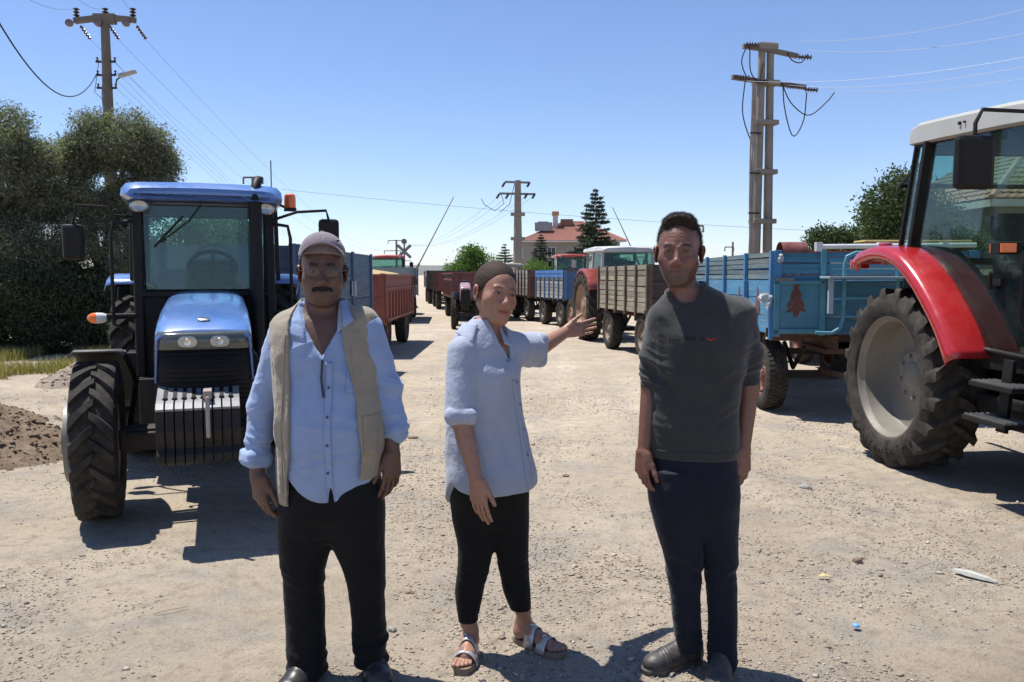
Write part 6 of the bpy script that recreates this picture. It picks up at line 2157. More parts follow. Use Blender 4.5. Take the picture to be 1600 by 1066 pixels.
    RP = paint('rusty posts', (.10, .065, .045), .8, wear=.4, wear_col=(.05, .025, .02), dust=.3)
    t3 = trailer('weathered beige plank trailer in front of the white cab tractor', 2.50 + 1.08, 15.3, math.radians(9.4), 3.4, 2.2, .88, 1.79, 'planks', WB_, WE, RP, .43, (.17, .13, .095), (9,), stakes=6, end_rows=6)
    # white tractor beside and behind it
    far_tractor(2.72, 20.6, math.radians(190), 'white cab tractor with tall brown rear wheel behind the beige trailer', (.30, .03, .02), (.55, .55, .53), R=.84, hw=.72, roof_z=2.31, rim_col=(.30, .17, .10), exhaust=-.05, pillar_col=(.45, .45, .43), sc=1.0)
    # blue trailer, brown trailer
    B2 = plank_mat('blue boards', (.085, .20, .38), (.25, .30, .36), .25)
    B2E = paint('blue end steel', (.045, .115, .24), .5, dust=.15)
    LB = plank_mat('pale slatted boards', (.42, .40, .33), (.2, .19, .17), .3)
    t4 = trailer('small blue trailer with pale slats, in front of the red roofed tractor', 1.55 + 1.02, 25.0, math.radians(15), 2.9, 2.1, .88, 1.72, 'mixed', LB, B2E, B2, .42, (.10, .10, .10), (5, 2), stakes=7, end_rows=4, post_w=.035)
    m = MB()
    for (z, h) in ((1.70, .10), (1.58, .09)): m.box((-1.075, 1.45, z), (.02, 2.9, h))
    m.build('side_rail', paint('blue rail', (.06, .20, .50), .4, dust=.1), t4)
    far_tractor(2.5, 36.5, math.radians(4), 'tractor with a red cab roof standing behind the blue trailer', (.25, .02, .02), (.42, .03, .025), R=.80, hw=.70, roof_z=2.50, sc=1.0)
    BRW = plank_mat('brown red boards', (.20, .075, .05), (.30, .26, .20), .35)
    t5 = trailer('brown slatted trailer beyond the small blue trailer', .55 + 1.05, 28.7, math.radians(11), 3.4, 2.1, .88, 1.78, 'mixed', LB, BRW, BRW, .42, (.10, .10, .10), (5, 2), stakes=7, end_rows=4)
    # ---- middle row
    MR = paint('maroon trailer steel', (.14, .030, .028), .55, wear=.25, dust=.25)
    t6 = trailer('maroon ribbed trailer behind the small pink bonneted tractor', -2.05 + 1.04, 28.9, math.radians(9), 4.5, 2.1, .80, 1.68, 'steel', MR, wheel_R=.42, stakes=6)
    far_tractor(-1.52, 26.6, math.radians(4), 'small old tractor with a faded pink bonnet, left of the woman', (.36, .20, .21), (.40, .38, .33), R=.55, cab=False, hw=.42, roof_z=2.25, canopy=False, front_vis=False, rim_col=(.3, .28, .25), sc=.74).scale = (.58, .85, .90)
    # a roof on posts, seen above the woman's head
    t7 = trailer('dark rusty trailer at the far end of the middle row', -3.45 + .9, 38.5, math.radians(8), 4.5, 2.0, .9, 1.75, 'planks', plank_mat('dark old boards', (.10, .07, .055), (.2, .18, .15), .3), RDW, M_RUST, .42, rows=(5,), stakes=6)
    t8 = trailer('black trailer standing last in the middle row', -4.6 + .9, 46, math.radians(8), 4.5, 2.0, .9, 1.85, 'steel', paint('near black trailer paint', (.02, .022, .03), .5, dust=.2), wheel_R=.42, stakes=4)
    # open tractor with tan roof on two posts
    far_tractor(GX(794, 35.5), 35.5, math.radians(5), 'open tractor with a flat tan roof, half hidden by the woman', (.10, .10, .09), (.34, .30, .23), R=.62, cab=False, hw=.58, roof_z=2.10, canopy=True, rim_col=(.3, .28, .25), pillar_col=(.12, .09, .06))
    # ---- left-hand row
    GB = plank_mat('grey blue high boards', (.085, .14, .20), (.20, .24, .27), .3)
    GBE = paint('dark blue end', (.025, .045, .10), .5, dust=.12)
    l1 = trailer('high grey blue trailer coupled behind the blue tractor', -2.43 - .9, 9.35, math.radians(-.6), 4.6, 1.8, .88, 1.94, 'planks', GB, GBE, paint('blue grey posts', (.06, .12, .22), .5, dust=.2), .42, (.1, .1, .1), (3,), stakes=4, end_rows=4)
    for (yy, z) in ((1.6, 1.55), (3.1, 1.40)):
        m = MB(); m.box((.925, yy, z), (.006, .35, .22)); m.build('faded_patch', paint('faded sticker', (.30, .33, .34), .6, dust=.2), l1)
    OR = paint('orange red trailer steel', (.25, .055, .030), .6, wear=.30, wear_col=(.10, .04, .03), dust=.22)
    l2 = trailer('orange red ribbed trailer heaped with grain in the left row', -2.47 - 1.08, 16.0, math.radians(-.2), 4.4, 2.16, .68, 1.62, 'steel', OR, wheel_R=.46, stakes=5, grain=True, near_axle=.75)
    m = MB(); m.box((-.2, -.045, 1.30), (.34, .008, .14)); m.build('plate', paint('faded white plate', (.4, .36, .32), .6), l2)
    far_tractor(-5.2, 34.5, math.radians(9), 'tractor with a bright red roof and lamps behind the grain trailer', (.06, .16, .05), (.45, .03, .035), R=.8, hw=.72, roof_z=2.42, sc=1.0)
    TQ = plank_mat('pale turquoise boards', (.22, .30, .30), (.30, .32, .30), .35)
    l3 = trailer('grey green trailer with dark circles, far along the left row', -3.35 - 1.0, 27.5, math.radians(4), 4.6, 2.0, .85, 1.86, 'planks', TQ, None, TQ, .42, (.1, .1, .1), (3,), stakes=3, post_w=.03)
    m = MB()
    for yy in (.9, 2.0, 3.2):
        m.cyl((1.0, yy, 1.4), (1.03, yy, 1.4), .16, n=16)
    m.build('round_mark', M_BLACK, l3)
    l4 = trailer('blue grey trailer at the far end of the left row', -5.2 - 1.0, 40.5, math.radians(8), 4.6, 2.0, .85, 1.90, 'steel', paint('pale blue trailer', (.10, .20, .28), .5, dust=.2), wheel_R=.42, stakes=5)


blue_tractor(); red_tractor(); build_queue()
# ---------------------------------------------------------------- the three people
def make_hair(name, c, R, sc, mat, parent, origin, center, rad, front_fn, shell=0.012, amp=0.004, nstr=2500, slen=0.012, lift=0.5, seed=1, flow=None):
    """hair mass over the skull with short strands standing off its surface"""
    c = np.array(c)
    big = float(max(rad)) * sc + .05
    s = SDF(c - big, c + big, 0.0035)
    T = lambda p: c + sc * (R @ np.array(p))
    s.ell(T(center), (np.array(rad) + shell) * sc, .001, R)
    for (pc, pr) in make_hair.extra:
        s.ell(T(pc), np.array(pr) * sc, .012, R)
    def cut(X, Y, Z):
        q = [(X - c[0]) * R[0, i] + (Y - c[1]) * R[1, i] + (Z - c[2]) * R[2, i] for i in range(3)]
        return front_fn(q[0] / sc, q[1] / sc, q[2] / sc) * sc
    s.clip(cut)
    V, Fq = s.mesh(); V = relax(V, Fq, 1); nr = vnormals(V, Fq)
    loc = (V - c) @ R / sc
    fl = np.array(flow if flow is not None else (30, 9, 30))
    V = V + nr * (amp * fbm(loc * fl * 1.0, 3, seed) + amp * .7 * vnoise(loc * fl * 4.2, seed + 3))[:, None]
    verts = V.tolist(); faces = Fq.tolist()
    rs = np.random.RandomState(seed)
    good = np.flatnonzero((loc[:, 1] > -.11))
    for i in rs.choice(good, nstr):
        p = V[i]; n = nr[i]
        t = np.cross(n, rs.normal(size=3)); t /= np.linalg.norm(t) + 1e-9
        back = R @ np.array((0, .6, -.5)) if flow is not None else rs.normal(size=3) * .5
        d = n * lift + back * (1 - lift) + rs.normal(size=3) * .25
        d /= np.linalg.norm(d)
        L = slen * rs.uniform(.5, 1.3)
        b = len(verts)
        verts += [(p - n * .002 + t * .0007).tolist(), (p - n * .002 - t * .0007).tolist(), (p + d * L).tolist()]
        faces.append([b, b + 1, b + 2])
    me = bpy.data.meshes.new(name)
    me.from_pydata([tuple(np.array(v) - np.array(origin)) for v in verts], [], faces)
    me.materials.append(mat)
    me.polygons.foreach_set('use_smooth', np.ones(len(me.polygons), dtype=bool))
    return link(name, me, parent)


make_hair.extra = []


def hair_mat(name, col, grey=0.2, greycol=(.35, .34, .33), region=None):
    m, nt, b = new_mat(name)
    vec = coords(nt, (1, .25, 1))
    n = noise_n(nt, vec, 260, 4, 0.7)
    c = mixc(nt, ramp(nt, n, 0.3, 0.75), tuple(q * .55 for q in col), tuple(q * 1.3 for q in col))
    n2 = noise_n(nt, vec, 90, 4, 0.7)
    c = mixc(nt, ramp(nt, n2, 0.72 - grey * .35, 0.80 - grey * .3), c, greycol)
    nt.links.new(c, b.inputs['Base Color'])
    b.inputs['Roughness'].default_value = 0.75
    b.inputs['Specular IOR Level'].default_value = 0.2
    bump(nt, b, n, 0.6, 0.003)
    return m


def eyes(T, R, sc, parent, origin, w=1.0, gaze=(0, -1, 0)):
    white = plain('eye white', (.45, .42, .38), .25, var=.02)
    iris = plain('dark iris', (.02, .012, .008), .15, var=.02)
    for q in (-1, 1):
        mb = MB()
        r = .0118 * sc
        cc = T(q * .0315, -.0775, -.001) - np.array(origin)
        prof = [(r * math.cos(a), r * math.sin(a)) for a in np.linspace(0.001, PI - .001, 13)]
        M = Matrix(R.tolist())
        mb.lathe([(-p[0], p[1]) for p in prof], 16, 'Y')
        for k in range(len(mb.f)):
            a = (k % 12)
            mb.m[k] = 1 if a < 2 else 0
        mb.v = [tuple(M @ Vector(p) + Vector(cc)) for p in mb.v]
        mb.build('eye', [white, iris], parent, smooth=True, angle=180)


def shoe(parent, origin, heel, toe, w, mat, sole_mat, h=.085, ankle=None, name='shoe', toe_r=.045, tongue=True, laces=None, squat=1.0):
    """heel, toe: (x, y) on the ground"""
    hx = np.array([heel[0], heel[1], 0.0]); tx = np.array([toe[0], toe[1], 0.0])
    d = tx - hx; L = np.linalg.norm(d); d /= L; sd_ = np.array([-d[1], d[0], 0])
    RR = np.stack([sd_, d, np.array([0, 0, 1.0])], 1)
    P = lambda a, b, z: hx + d * a * L + sd_ * b * w + np.array([0, 0, z])
    lo = np.minimum(hx, tx) - .09; hi = np.maximum(hx, tx) + .09
    s = SDF((lo[0], lo[1], -.02), (hi[0], hi[1], .19), .0034)
    up = np.array([0, 0, 1.0])
    s.ell(P(.13, 0, .045), (w * .40, L * .145, .050), .01, RR)
    s.ell(P(.45, 0, .040), (w * .44, L * .30, .042), .03, RR)
    s.ell(P(.76, 0, .034), (w * .49, L * .235, .036 * squat + .002), .03, RR)
    s.cap(P(.17, 0, .05), P(.20, 0, h + .015), w * .36, w * .38, .02)
    s.cap(P(.22, 0, h), P(.60, 0, .058), w * .30, w * .27, .035)
    s.clip(lambda X, Y, Z: .016 - Z + 0 * X + 0 * Y)
    s.clip(lambda X, Y, Z: Z - (h + .035) + 0 * X + 0 * Y)
    def dp(V, nr):
        q = (V - hx) @ RR / np.array([w, L, 1])
        cr = np.exp(-((q[:, 1] - .66) / .06) ** 2) * np.sin(q[:, 1] * 130) * .0016 * (V[:, 2] > .03)
        return cr + .0008 * fbm(V * 60, 2, 4)
    o, _ = sdf_build(s, name, mat, parent, origin, dp)
    # sole
    outl = []
    for t in np.linspace(0, 2 * PI, 40, endpoint=False):
        a = .5 - .5 * math.cos(t); b = math.sin(t)
        wid = (.37 + .13 * sstep(.25, .75, a)) * (1 - .10 * math.exp(-((a - .45) / .12) ** 2))
        outl.append(P(a * 1.03 - .015, wid * np.sign(b) * abs(b) ** .62 * 1.06, 0))
    mb = MB(); n = len(outl)
    lv = [(0.0, .98), (.004, 1.0), (.020, 1.0), (.024, .97)]
    ctr = P(.5, 0, 0)
    rows = []
    for (z, sc_) in lv:
        rows.append([tuple(ctr + (p - ctr) * sc_ + np.array([0, 0, z]) - np.array(origin)) for p in outl])
    v = [p for r in rows for p in r]; f = []
    for i in range(3):
        for k in range(n):
            f.append((i * n + k, i * n + (k + 1) % n, (i + 1) * n + (k + 1) % n, (i + 1) * n + k))
    f.append(tuple(reversed(range(n)))); f.append(tuple(range(3 * n, 4 * n)))
    mb.add(v, f)
    so_ = mb.build('sole', sole_mat, o, smooth=True, angle=40)
    if laces:
        lb = MB()
        for i in range(5):
            a = .34 + i * .065
            z = np.interp(a, [.3, .45, .6, .7], [h + .012, .088, .078, .068])
            e = (1 if i % 2 else -1)
            p0 = P(a, -.20, z - .008); p1 = P(a + .03, .0, z + .006); p2 = P(a, .20, z - .008)
            lb.tube([tuple(q - np.array(origin)) for q in (p0, p1, p2)], .0032, 6)
        lb.build('laces', laces, o, smooth=True)
    return o


def leg_loft(s, ww, secs, k=.03, n=2.1):
    """secs: (py, px, half px, ry, depth offset)"""
    out = []
    for (py, px, hp, ry, dd) in secs:
        p = ww(px, py, dd)
        out.append((p[2], p[0], p[1], hp * ww.mpp, ry, n))
    s.loft(out, k=k)
    return s


def mkW(D):
    def ww(px, py, dd=0.0): return np.array(W(px, py, D + dd))
    ww.mpp = D / FPX
    return ww


def torso_secs(ww, rows, n=2.3, yaw=0.0):
    out = []
    for r in rows:
        py, px, hp, ry = r[:4]
        dd = r[4] if len(r) > 4 else 0
        p = ww(px, py, dd)
        out.append((p[2], p[0], p[1], hp * ww.mpp, ry, n, yaw))
    return out


def collar(parent, origin, c, yaw, rx, ry, zb, zf, mat, fall=.035, stand=.030, open_a=.5, tip=.05, spread=.02, rise=.0):
    """shirt collar: stand round the neck and a fall that ends in two points. c=(x,y), zb back height, zf front height"""
    rows = [[], [], [], [], []]
    nA = 40
    for i in range(nA + 1):
        a = -PI + open_a + (2 * PI - 2 * open_a) * i / nA        # 0 = back of the neck
        fr = (1 - math.cos(a)) / 2
        z = zb + (zf - zb) * fr ** 1.1
        e = sstep(.55, 1.0, abs(a) / (PI - open_a))
        f = fall + tip * e ** 1.5
        dx, dy = math.sin(a), math.cos(a)
        def P(r, zz, push=0):
            x = (rx + r) * dx + push * np.sign(dx); y = (ry + r) * dy
            return (c[0] + x * math.cos(yaw) - y * math.sin(yaw) - origin[0], c[1] + x * math.sin(yaw) + y * math.cos(yaw) - origin[1], zz - origin[2])
        rows[0].append(P(.006, z))
        rows[1].append(P(.0, z + stand * .6))
        rows[2].append(P(.004, z + stand))
        rows[3].append(P(.016 + spread * .35 * e, z + stand - f * .45, spread * .3 * e))
        rows[4].append(P(.028 + spread * e, z + stand - f - .004, spread * e))
    mb = MB(); mb.grid(rows)
    return mb.build('collar', mat, parent, smooth=True, angle=180, solid=.0025)


# ------------------------------------------------ older man, left
def person_left():
    D = 3.18; ww = mkW(D); m = ww.mpp
    base = (ww(520, 700)[0], D, 0)
    root = thing('person', 'moustached man in grey cap, glasses, blue shirt, open beige vest and black trousers', 'man', base,
                 group='people standing on the gravel')
    sk = skin_mat('tanned skin of older man', (.125, .062, .040))
    shirt_rows = [(778, 518, 74, .140), (735, 518, 77, .152, -.01), (690, 518, 78, .165, -.015), (640, 516, 78, .160, -.01), (590, 512, 77, .142), (545, 509, 77, .126),
                  (515, 508, 76, .112, .01), (500, 507, 68, .100, .015), (488, 506, 53, .085, .02), (476, 505, 36, .072, .025), (466, 505, 27, .062, .03)]
    secs = torso_secs(ww, shirt_rows, 2.3, math.radians(9))
    # body
    R = rotm(math.radians(12), .02, 0); sc = 1.07
    hc = ww(504, 423.5, -.01)
    s = SDF((ww(375, 700)[0], D - .24, ww(0, 830)[2]), (ww(645, 700)[0], D + .24, ww(0, 362)[2]), .0032)
    HP = dict(w=1.0, jaw=1.12, stubble=.45, brow=.85, brow_h=.0065, lip=(.85, .62, .6), crease=True)
    T = head_sdf(s, hc, R, sc, HP)
    s.ell(T(0, -.03, -.085), np.array((.052, .05, .032)) * sc, .03, R)      # double chin
    s.cap(T(0, .018, -.06), ww(505, 500, .03), .060, .070, .03)
    s.loft(secs, k=.03, grow=-.014, zlo=ww(0, 735)[2])
    # arms and hands
    s.cap(ww(441, 530, .0), ww(408, 640, .02), .038, .038, .02); s.cap(ww(404, 640, .02), ww(403, 745, -.03), .042, .030, .02, flat=((0, 1, 0), 1.0))
    s.cap(ww(577, 522, .0), ww(605, 612, .02), .038, .036, .02); s.cap(ww(607, 612, .02), ww(613, 708, -.03), .040, .029, .02)
    hand_sdf.flip = True
    hand_sdf(s, ww(404, 741, -.035), (.10, -.10, -1), (.75, -.65, .05), 1.12, (.42, .5, .55, .6), .03, (.45, .25))
    hand_sdf.flip = False
    hand_sdf(s, ww(613, 706, -.035), (-.02, -.16, -1), (-.75, -.65, .05), 1.06, (.30, .34, .38, .42), .04, (.45, .25))
    body, _ = sdf_build(s, 'body', sk, root, base, lambda V, nr: .0006 * fbm(V * 70, 2, 2), 1, lambda V, nr: head_tone(V, hc, R, sc, HP))
    eyes(T, R, sc, root, base)
    # moustache
    s = SDF(T(-.05, -.13, -.09), T(.05, -.05, -.03), .002)
    for q in (-1, 1):
        s.cap(T(q * .004, -.0915, -.056), T(q * .026, -.085, -.062), .0120 * sc, .0095 * sc, .006)
        s.cap(T(q * .026, -.084, -.062), T(q * .037, -.074, -.073), .0092 * sc, .0045 * sc, .006)
        s.cap(T(q * .004, -.0935, -.062), T(q * .030, -.084, -.070), .0080 * sc, .0070 * sc, .006)
    hm = hair_mat('black moustache hair', (.018, .014, .012), .1)
    sdf_build(s, 'moustache', hm, root, base, lambda V, nr: .0014 * vnoise(V * np.array([700, 300, 90]), 3) + .001 * vnoise(V * 200, 5))
    make_hair('hair', hc, R, sc, hair_mat('greying black hair', (.03, .027, .025), .6), root, base, (0, .018, .037), (.074, .096, .083),
              lambda x, y, z: np.maximum(np.maximum(-.022 - y, z - .06), np.maximum(-.055 - z, -.012 - z - (y - .03) * 1.6)), .008, .003, 900, .006)
    # glasses
    mb = MB()
    for q in (-1, 1):
        pts = []
        for a in np.linspace(0, 2 * PI, 20, endpoint=False):
            x = q * .031 + .0215 * np.sign(math.cos(a)) * abs(math.cos(a)) ** .75; z = -.004 + .0150 * np.sign(math.sin(a)) * abs(math.sin(a)) ** .75
            pts.append(T(x, -.104 + abs(x) * .12, z) - np.array(base))
        mb.tube(pts, .0013, 6, closed=True)
        mb.tube([T(q * .054, -.099, .0) - np.array(base), T(q * .075, -.08, .002) - np.array(base), T(q * .0815, .0, .004) - np.array(base)], .0013, 6)
    mb.tube([T(-.011, -.105, .0) - np.array(base), T(0, -.109, .003) - np.array(base), T(.011, -.105, .0) - np.array(base)], .0011, 6)
    g = mb.build('glasses', plain('thin metal frame', (.13, .12, .11), .25, .9), root, smooth=True)
    gl = glass('spectacle lens', (.93, .95, .95), .08, .02, .0, .3)
    for q in (-1, 1):
        lm = MB(); pts = []
        for a in np.linspace(0, 2 * PI, 20, endpoint=False):
            x = q * .031 + .0205 * np.sign(math.cos(a)) * abs(math.cos(a)) ** .75; z = -.004 + .0142 * np.sign(math.sin(a)) * abs(math.sin(a)) ** .75
            pts.append(T(x, -.104 + abs(x) * .12, z) - np.array(base))
        lm.add(pts, [tuple(range(20))])
        lm.build('lens', gl, g, fix=False)
    # cap
    cm = cloth_mat('washed mauve grey cotton', (.19, .16, .185), 700, .1)
    s = SDF(np.array(hc) - .19, np.array(hc) + .19, .0034)
    s.ell(T(0, .016, .052), np.array((.0835, .108, .088)) * sc, .001, R)
    s.ell(T(0, -.035, .075), np.array((.070, .052, .058)) * sc, .02, R)
    s.clip(lambda X, Y, Z: (T(0, 0, .050)[2] - Z) - (Y - hc[1]) * .12)
    def capd(V, nr):
        q = (V - hc) @ R / sc
        a = np.arctan2(q[:, 0], -(q[:, 1] - .016))
        seam = np.exp(-((((a / (PI / 3) + .0) % 1.0) - np.round((a / (PI / 3)) % 1.0)) / .03) ** 2)
        return -.0018 * seam + .001 * fbm(V * 22, 2, 7)
    cap, cb = sdf_build(s, 'cap', cm, root, base, capd, 2)
    rows = []
    for i in range(9):
        v = i / 8
        row = []
        for u in np.linspace(-1, 1, 25):
            lx = .074 * math.sin(u * 1.35) / math.sin(1.35)
            y0 = .016 - .105 * math.sqrt(max(0, 1 - (lx / .086) ** 2))
            y = y0 + .004 - v * (.072 * (1 - .55 * abs(u) ** 2.6))
            z = .094 - .036 * abs(u) ** 1.8 + v * (.002 + .012 * (1 - u * u)) - .010 * v * v - .010 * (abs(u) ** 2) * v
            row.append(T(lx * (1 + .03 * v), y, z) - np.array(base))
        rows.append(row)
    mb = MB(); mb.grid(rows)
    mb.build('peak', cm, cap, smooth=True, angle=180, solid=.004)
    mb = MB(); mb.lathe([(0, .0), (.004, .004), (.002, .008), (0, .009)], 12, 'Z', tuple(T(0, .016, .139) - np.array(base)))
    mb.build('button', cm, cap, smooth=True)
    em = MB()
    pts = [T(.046, -.074, .105), T(.054, -.068, .101), T(.061, -.061, .106), T(.056, -.066, .109)]
    em.add([tuple(p + (R @ np.array((.25, -.6, .3))) * .003 - np.array(base)) for p in pts], [(0, 1, 2, 3)])
    em.build('emblem', plain('dark thread', (.02, .02, .03), .8), cap, fix=False, solid=.002)
    # shirt
    sm = cloth_mat('light blue cotton shirt', (.27, .36, .56), 1100, .10)
    s = SDF((ww(365, 700)[0], D - .27, ww(0, 790)[2]), (ww(655, 700)[0], D + .27, ww(0, 455)[2]), .0042)
    SDF.want_bvh = True
    zt = ww(0, 470)[2]
    s.loft(secs, k=.02)
    hem = ww(0, 771)[2]; sx = ww(528, 760)[0]
    s.clip(lambda X, Y, Z: (hem + .0 + 5.5 * np.maximum(np.abs(X - sx) - .03, 0) ** 2 * (1 + 0 * Y)) - Z)
    s.clip(lambda X, Y, Z: -np.maximum(np.abs(X - sx - .004) - (.012 * np.clip((hem + .075 - Z) / .075, 0, 1)), np.maximum(Z - hem - .075, Y - D)))
    s.cap(ww(445, 524, .01), ww(411, 632, .02), .062, .053, .045); s.cap(ww(411, 632, .02), ww(402, 716, -.01), .053, .048, .03)
    s.cap(ww(572, 514, .01), ww(604, 606, .02), .066, .056, .045); s.cap(ww(604, 606, .02), ww(617, 676, -.01), .056, .048, .03)
    for (c0, c1, r) in ((ww(401, 705, -.008), ww(398, 727, -.014), .0555), (ww(616, 664, -.006), ww(620, 684, -.012), .0475)):
        dd = (c1 - c0) / np.linalg.norm(c1 - c0)
        RR = np.array(Vector(dd).to_track_quat('Z', 'Y').to_matrix())
        s.boxr((c0 + c1) / 2, (r, r * .95, .036), .028, .006, RR)
    # V opening at the neck
    cx = ww(513, 500)[0]; zv = ww(0, 556)[2]; ztop = ww(0, 470)[2]
    def vcut(X, Y, Z):
        wv = .105 * np.clip((Z - zv) / (ztop - zv), 0, 1.4) ** .9
        return -np.maximum(np.abs(X - cx - (Z - zv) * -.05) - wv, np.maximum(zv - Z, Y - (D - .010)))
    s.clip(vcut)
    # neck hole
    nc = ww(505, 480, .02)
    s.clip(lambda X, Y, Z: -np.maximum(np.sqrt((X - nc[0]) ** 2 + ((Y - nc[1]) / 1.05) ** 2) - .068, (ww(0, 492)[2] - Z)))
    g = ww
    ft = folds([(g(470, 560, -.12), (.10, .12, .10), (-.5, 0, 1), 0.0750, 0.00714), (g(560, 600, -.12), (.10, .12, .12), (.55, 0, 1), 0.0825, 0.00714),
                (g(516, 660, -.15), (.16, .12, .09), (.15, 0, 1), 0.0825, 0.00680), (g(516, 720, -.15), (.17, .12, .10), (-.22, 0, 1), 0.0900, 0.00714),
                (g(402, 690, 0), (.09, .12, .07), (.3, 0, 1), 0.0420, 0.00850), (g(404, 620, 0), (.08, .12, .07), (-.4, 0, 1), 0.0600, 0.00850), (g(425, 545, 0), (.08, .1, .08), (1, 0, .5), 0.0525, 0.00680),
                (g(618, 665, 0), (.08, .12, .06), (-.3, 0, 1), 0.0390, 0.00765), (g(604, 600, 0), (.08, .12, .08), (.5, 0, 1), 0.0600, 0.00935), (g(588, 540, 0), (.07, .1, .07), (1, 0, -.3), 0.0525, 0.00680)], .0022, 11)
    shirt, sb = sdf_build(s, 'shirt', sm, root, base, ft, 1)
    y0 = D - .6
    P2 = lambda px, py: (g(px, py)[0], g(px, py)[2])
    patch(sb, (P2(521, 560), P2(531, 560), P2(534, 766), P2(524, 766)), 3, 40, y0, .003, 'placket', sm, shirt, base)
    patch(sb, (P2(551, 562), P2(586, 562), P2(586, 606), P2(551, 606)), 8, 10, y0, .003, 'chest_pocket', sm, shirt, base)
    bm_ = plain('dark button', (.03, .03, .05), .3)
    for py in (598, 640, 682, 724):
        x, z = P2(527, py)
        p = drape(sb, [(x, z)], y0, .006)[0]
        mb = MB(); mb.lathe([(-.002, 0.0005), (-.002, .005), (.001, .0052)], 12, 'Y', tuple(p - Vector(base)))
        mb.build('button', bm_, shirt, smooth=True)
    # dark pen clip hanging in the opening
    mb = MB(); mb.tube([drape(sb, [P2(517, 556)], y0, .010)[0] - Vector(base), drape(sb, [P2(516, 585)], y0, .008)[0] - Vector(base), drape(sb, [P2(520, 612)], y0, .006)[0] - Vector(base)], .004, 6)
    mb.build('cord', plain('navy cord', (.01, .012, .03), .5), shirt, smooth=True)
    collar(shirt, base, (nc[0] + .003, nc[1] + .0), 0, .070, .072, ww(0, 480)[2], ww(0, 503)[2], sm, .034, .034, .95, .0, .004)
    # vest: a second layer with an open front
    vm = cloth_mat('beige vest cotton', (.30, .26, .20), 800, .10)
    s = SDF((ww(400, 700)[0], D - .27, ww(0, 800)[2]), (ww(620, 700)[0], D + .27, ww(0, 465)[2]), .0042)
    s.loft(secs, k=.02, grow=.016)
    s.cap(ww(450, 512, .01), ww(436, 530, .01), .064, .060, .03); s.cap(ww(566, 504, .01), ww(580, 520, .01), .064, .060, .03)
    lx0 = [(-.2, 0)]
    zL = [ww(0, q)[2] for q in (790, 770, 700, 620, 540, 500, 470)]
    xl = [ww(q, 600)[0] for q in (464, 459, 466, 468, 466, 463, 470)]
    xr = [ww(q, 600)[0] for q in (563, 566, 575, 567, 548, 541, 536)]
    def vopen(X, Y, Z):
        zz = Z[0, 0, :]
        L = np.interp(zz, zL, xl)[None, None, :]; Rr = np.interp(zz, zL, xr)[None, None, :]
        return -np.maximum(np.maximum(L - X, X - Rr), Y - (D - .02))
    s.clip(vopen)
    # arm holes
    for (a, b) in ((ww(424, 532, 0), ww(398, 640, 0)), (ww(592, 522, 0), ww(622, 620, 0))):
        s.cap(a, b, .062, .072, .008, 'sub')
    s.clip(lambda X, Y, Z: -np.maximum(np.sqrt((X - nc[0]) ** 2 + ((Y - nc[1]) / 1.05) ** 2) - .082, (ww(0, 494)[2] - Z)))
    s.clip(lambda X, Y, Z: np.where(X < sx, ww(0, 777)[2] + .10 * np.maximum(X - ww(432, 700)[0], 0) * -1 , ww(0, 738)[2] + .12 * (X - ww(580, 700)[0])) - Z + 0 * Y)
    vf = folds([(g(440, 700, -.1), (.06, .2, .25), (1, 0, .12), 0.0480, 0.00780), (g(585, 660, -.1), (.06, .2, .22), (1, 0, -.15), 0.0432, 0.00715),
                (g(445, 560, -.1), (.06, .2, .10), (1, 0, .4), 0.0480, 0.00520), (g(575, 560, -.1), (.06, .2, .10), (1, 0, -.4), 0.0480, 0.00520)], .003, 23)
    vest, vb = sdf_build(s, 'vest', vm, root, base, vf, 1)
    class Two:
        def ray_cast(self, o, d, m):
            h = [b.ray_cast(o, d, m) for b in (sb, vb)]
            h = [q for q in h if q[0] is not None]
            return min(h, key=lambda q: q[3]) if h else (None,)
        def find_nearest(self, p): return vb.find_nearest(p)
    for pc, yc in ((((471, 470), (480, 472), (490, 531), (455, 518)), (.03, .0, -.115, -.05)), (((531, 470), (541, 468), (559, 499), (535, 518)), (.0, .03, -.05, -.10))):
        patch(Two(), [P2(*q) for q in pc], 6, 10, y0, .007, 'collar_flap', sm, shirt, base, solid=.003, smooth_y=8, yc=[D + q for q in yc])
    for (pc) in (((578, 640), (596, 640), (597, 700), (580, 700)),):
        patch(vb, [P2(*q) for q in pc], 6, 10, y0, .004, 'pocket', vm, vest, base)
    for (a, b) in (((463, 520), (459, 765)), ((549, 540), (571, 730))):
        pts = [drape(vb, [P2(a[0] + (b[0] - a[0]) * t + (-4 if a[0] < 500 else 6), a[1] + (b[1] - a[1]) * t)], y0, .001)[0] - Vector(base) for t in np.linspace(0, 1, 24)]
        mb = MB(); mb.tube(pts, .0035, 6); mb.build('zip_edge', vm, vest, smooth=True)
    SDF.want_bvh = False
    # trousers
    tm = cloth_mat('black suit trousers', (.006, .006, .007), 1200, .2, sheen=.05)
    s = SDF((ww(425, 900)[0], D - .24, .03), (ww(620, 900)[0], D + .22, ww(0, 735)[2]), .0046)
    s.loft(torso_secs(ww, [(740, 518, 76, .135), (775, 518, 82, .135), (800, 518, 80, .128), (820, 519, 70, .105), (836, 520, 52, .07)]), k=.02)
    leg_loft(s, ww, [(1047, 481, 31, .082, -.03), (1020, 479, 31, .080, -.02), (960, 477, 31, .080, -.01), (900, 475, 33, .092, -.01), (850, 477, 42, .112, 0), (810, 480, 45, .125, 0), (770, 486, 40, .125, 0), (745, 490, 36, .115, 0)], .035)
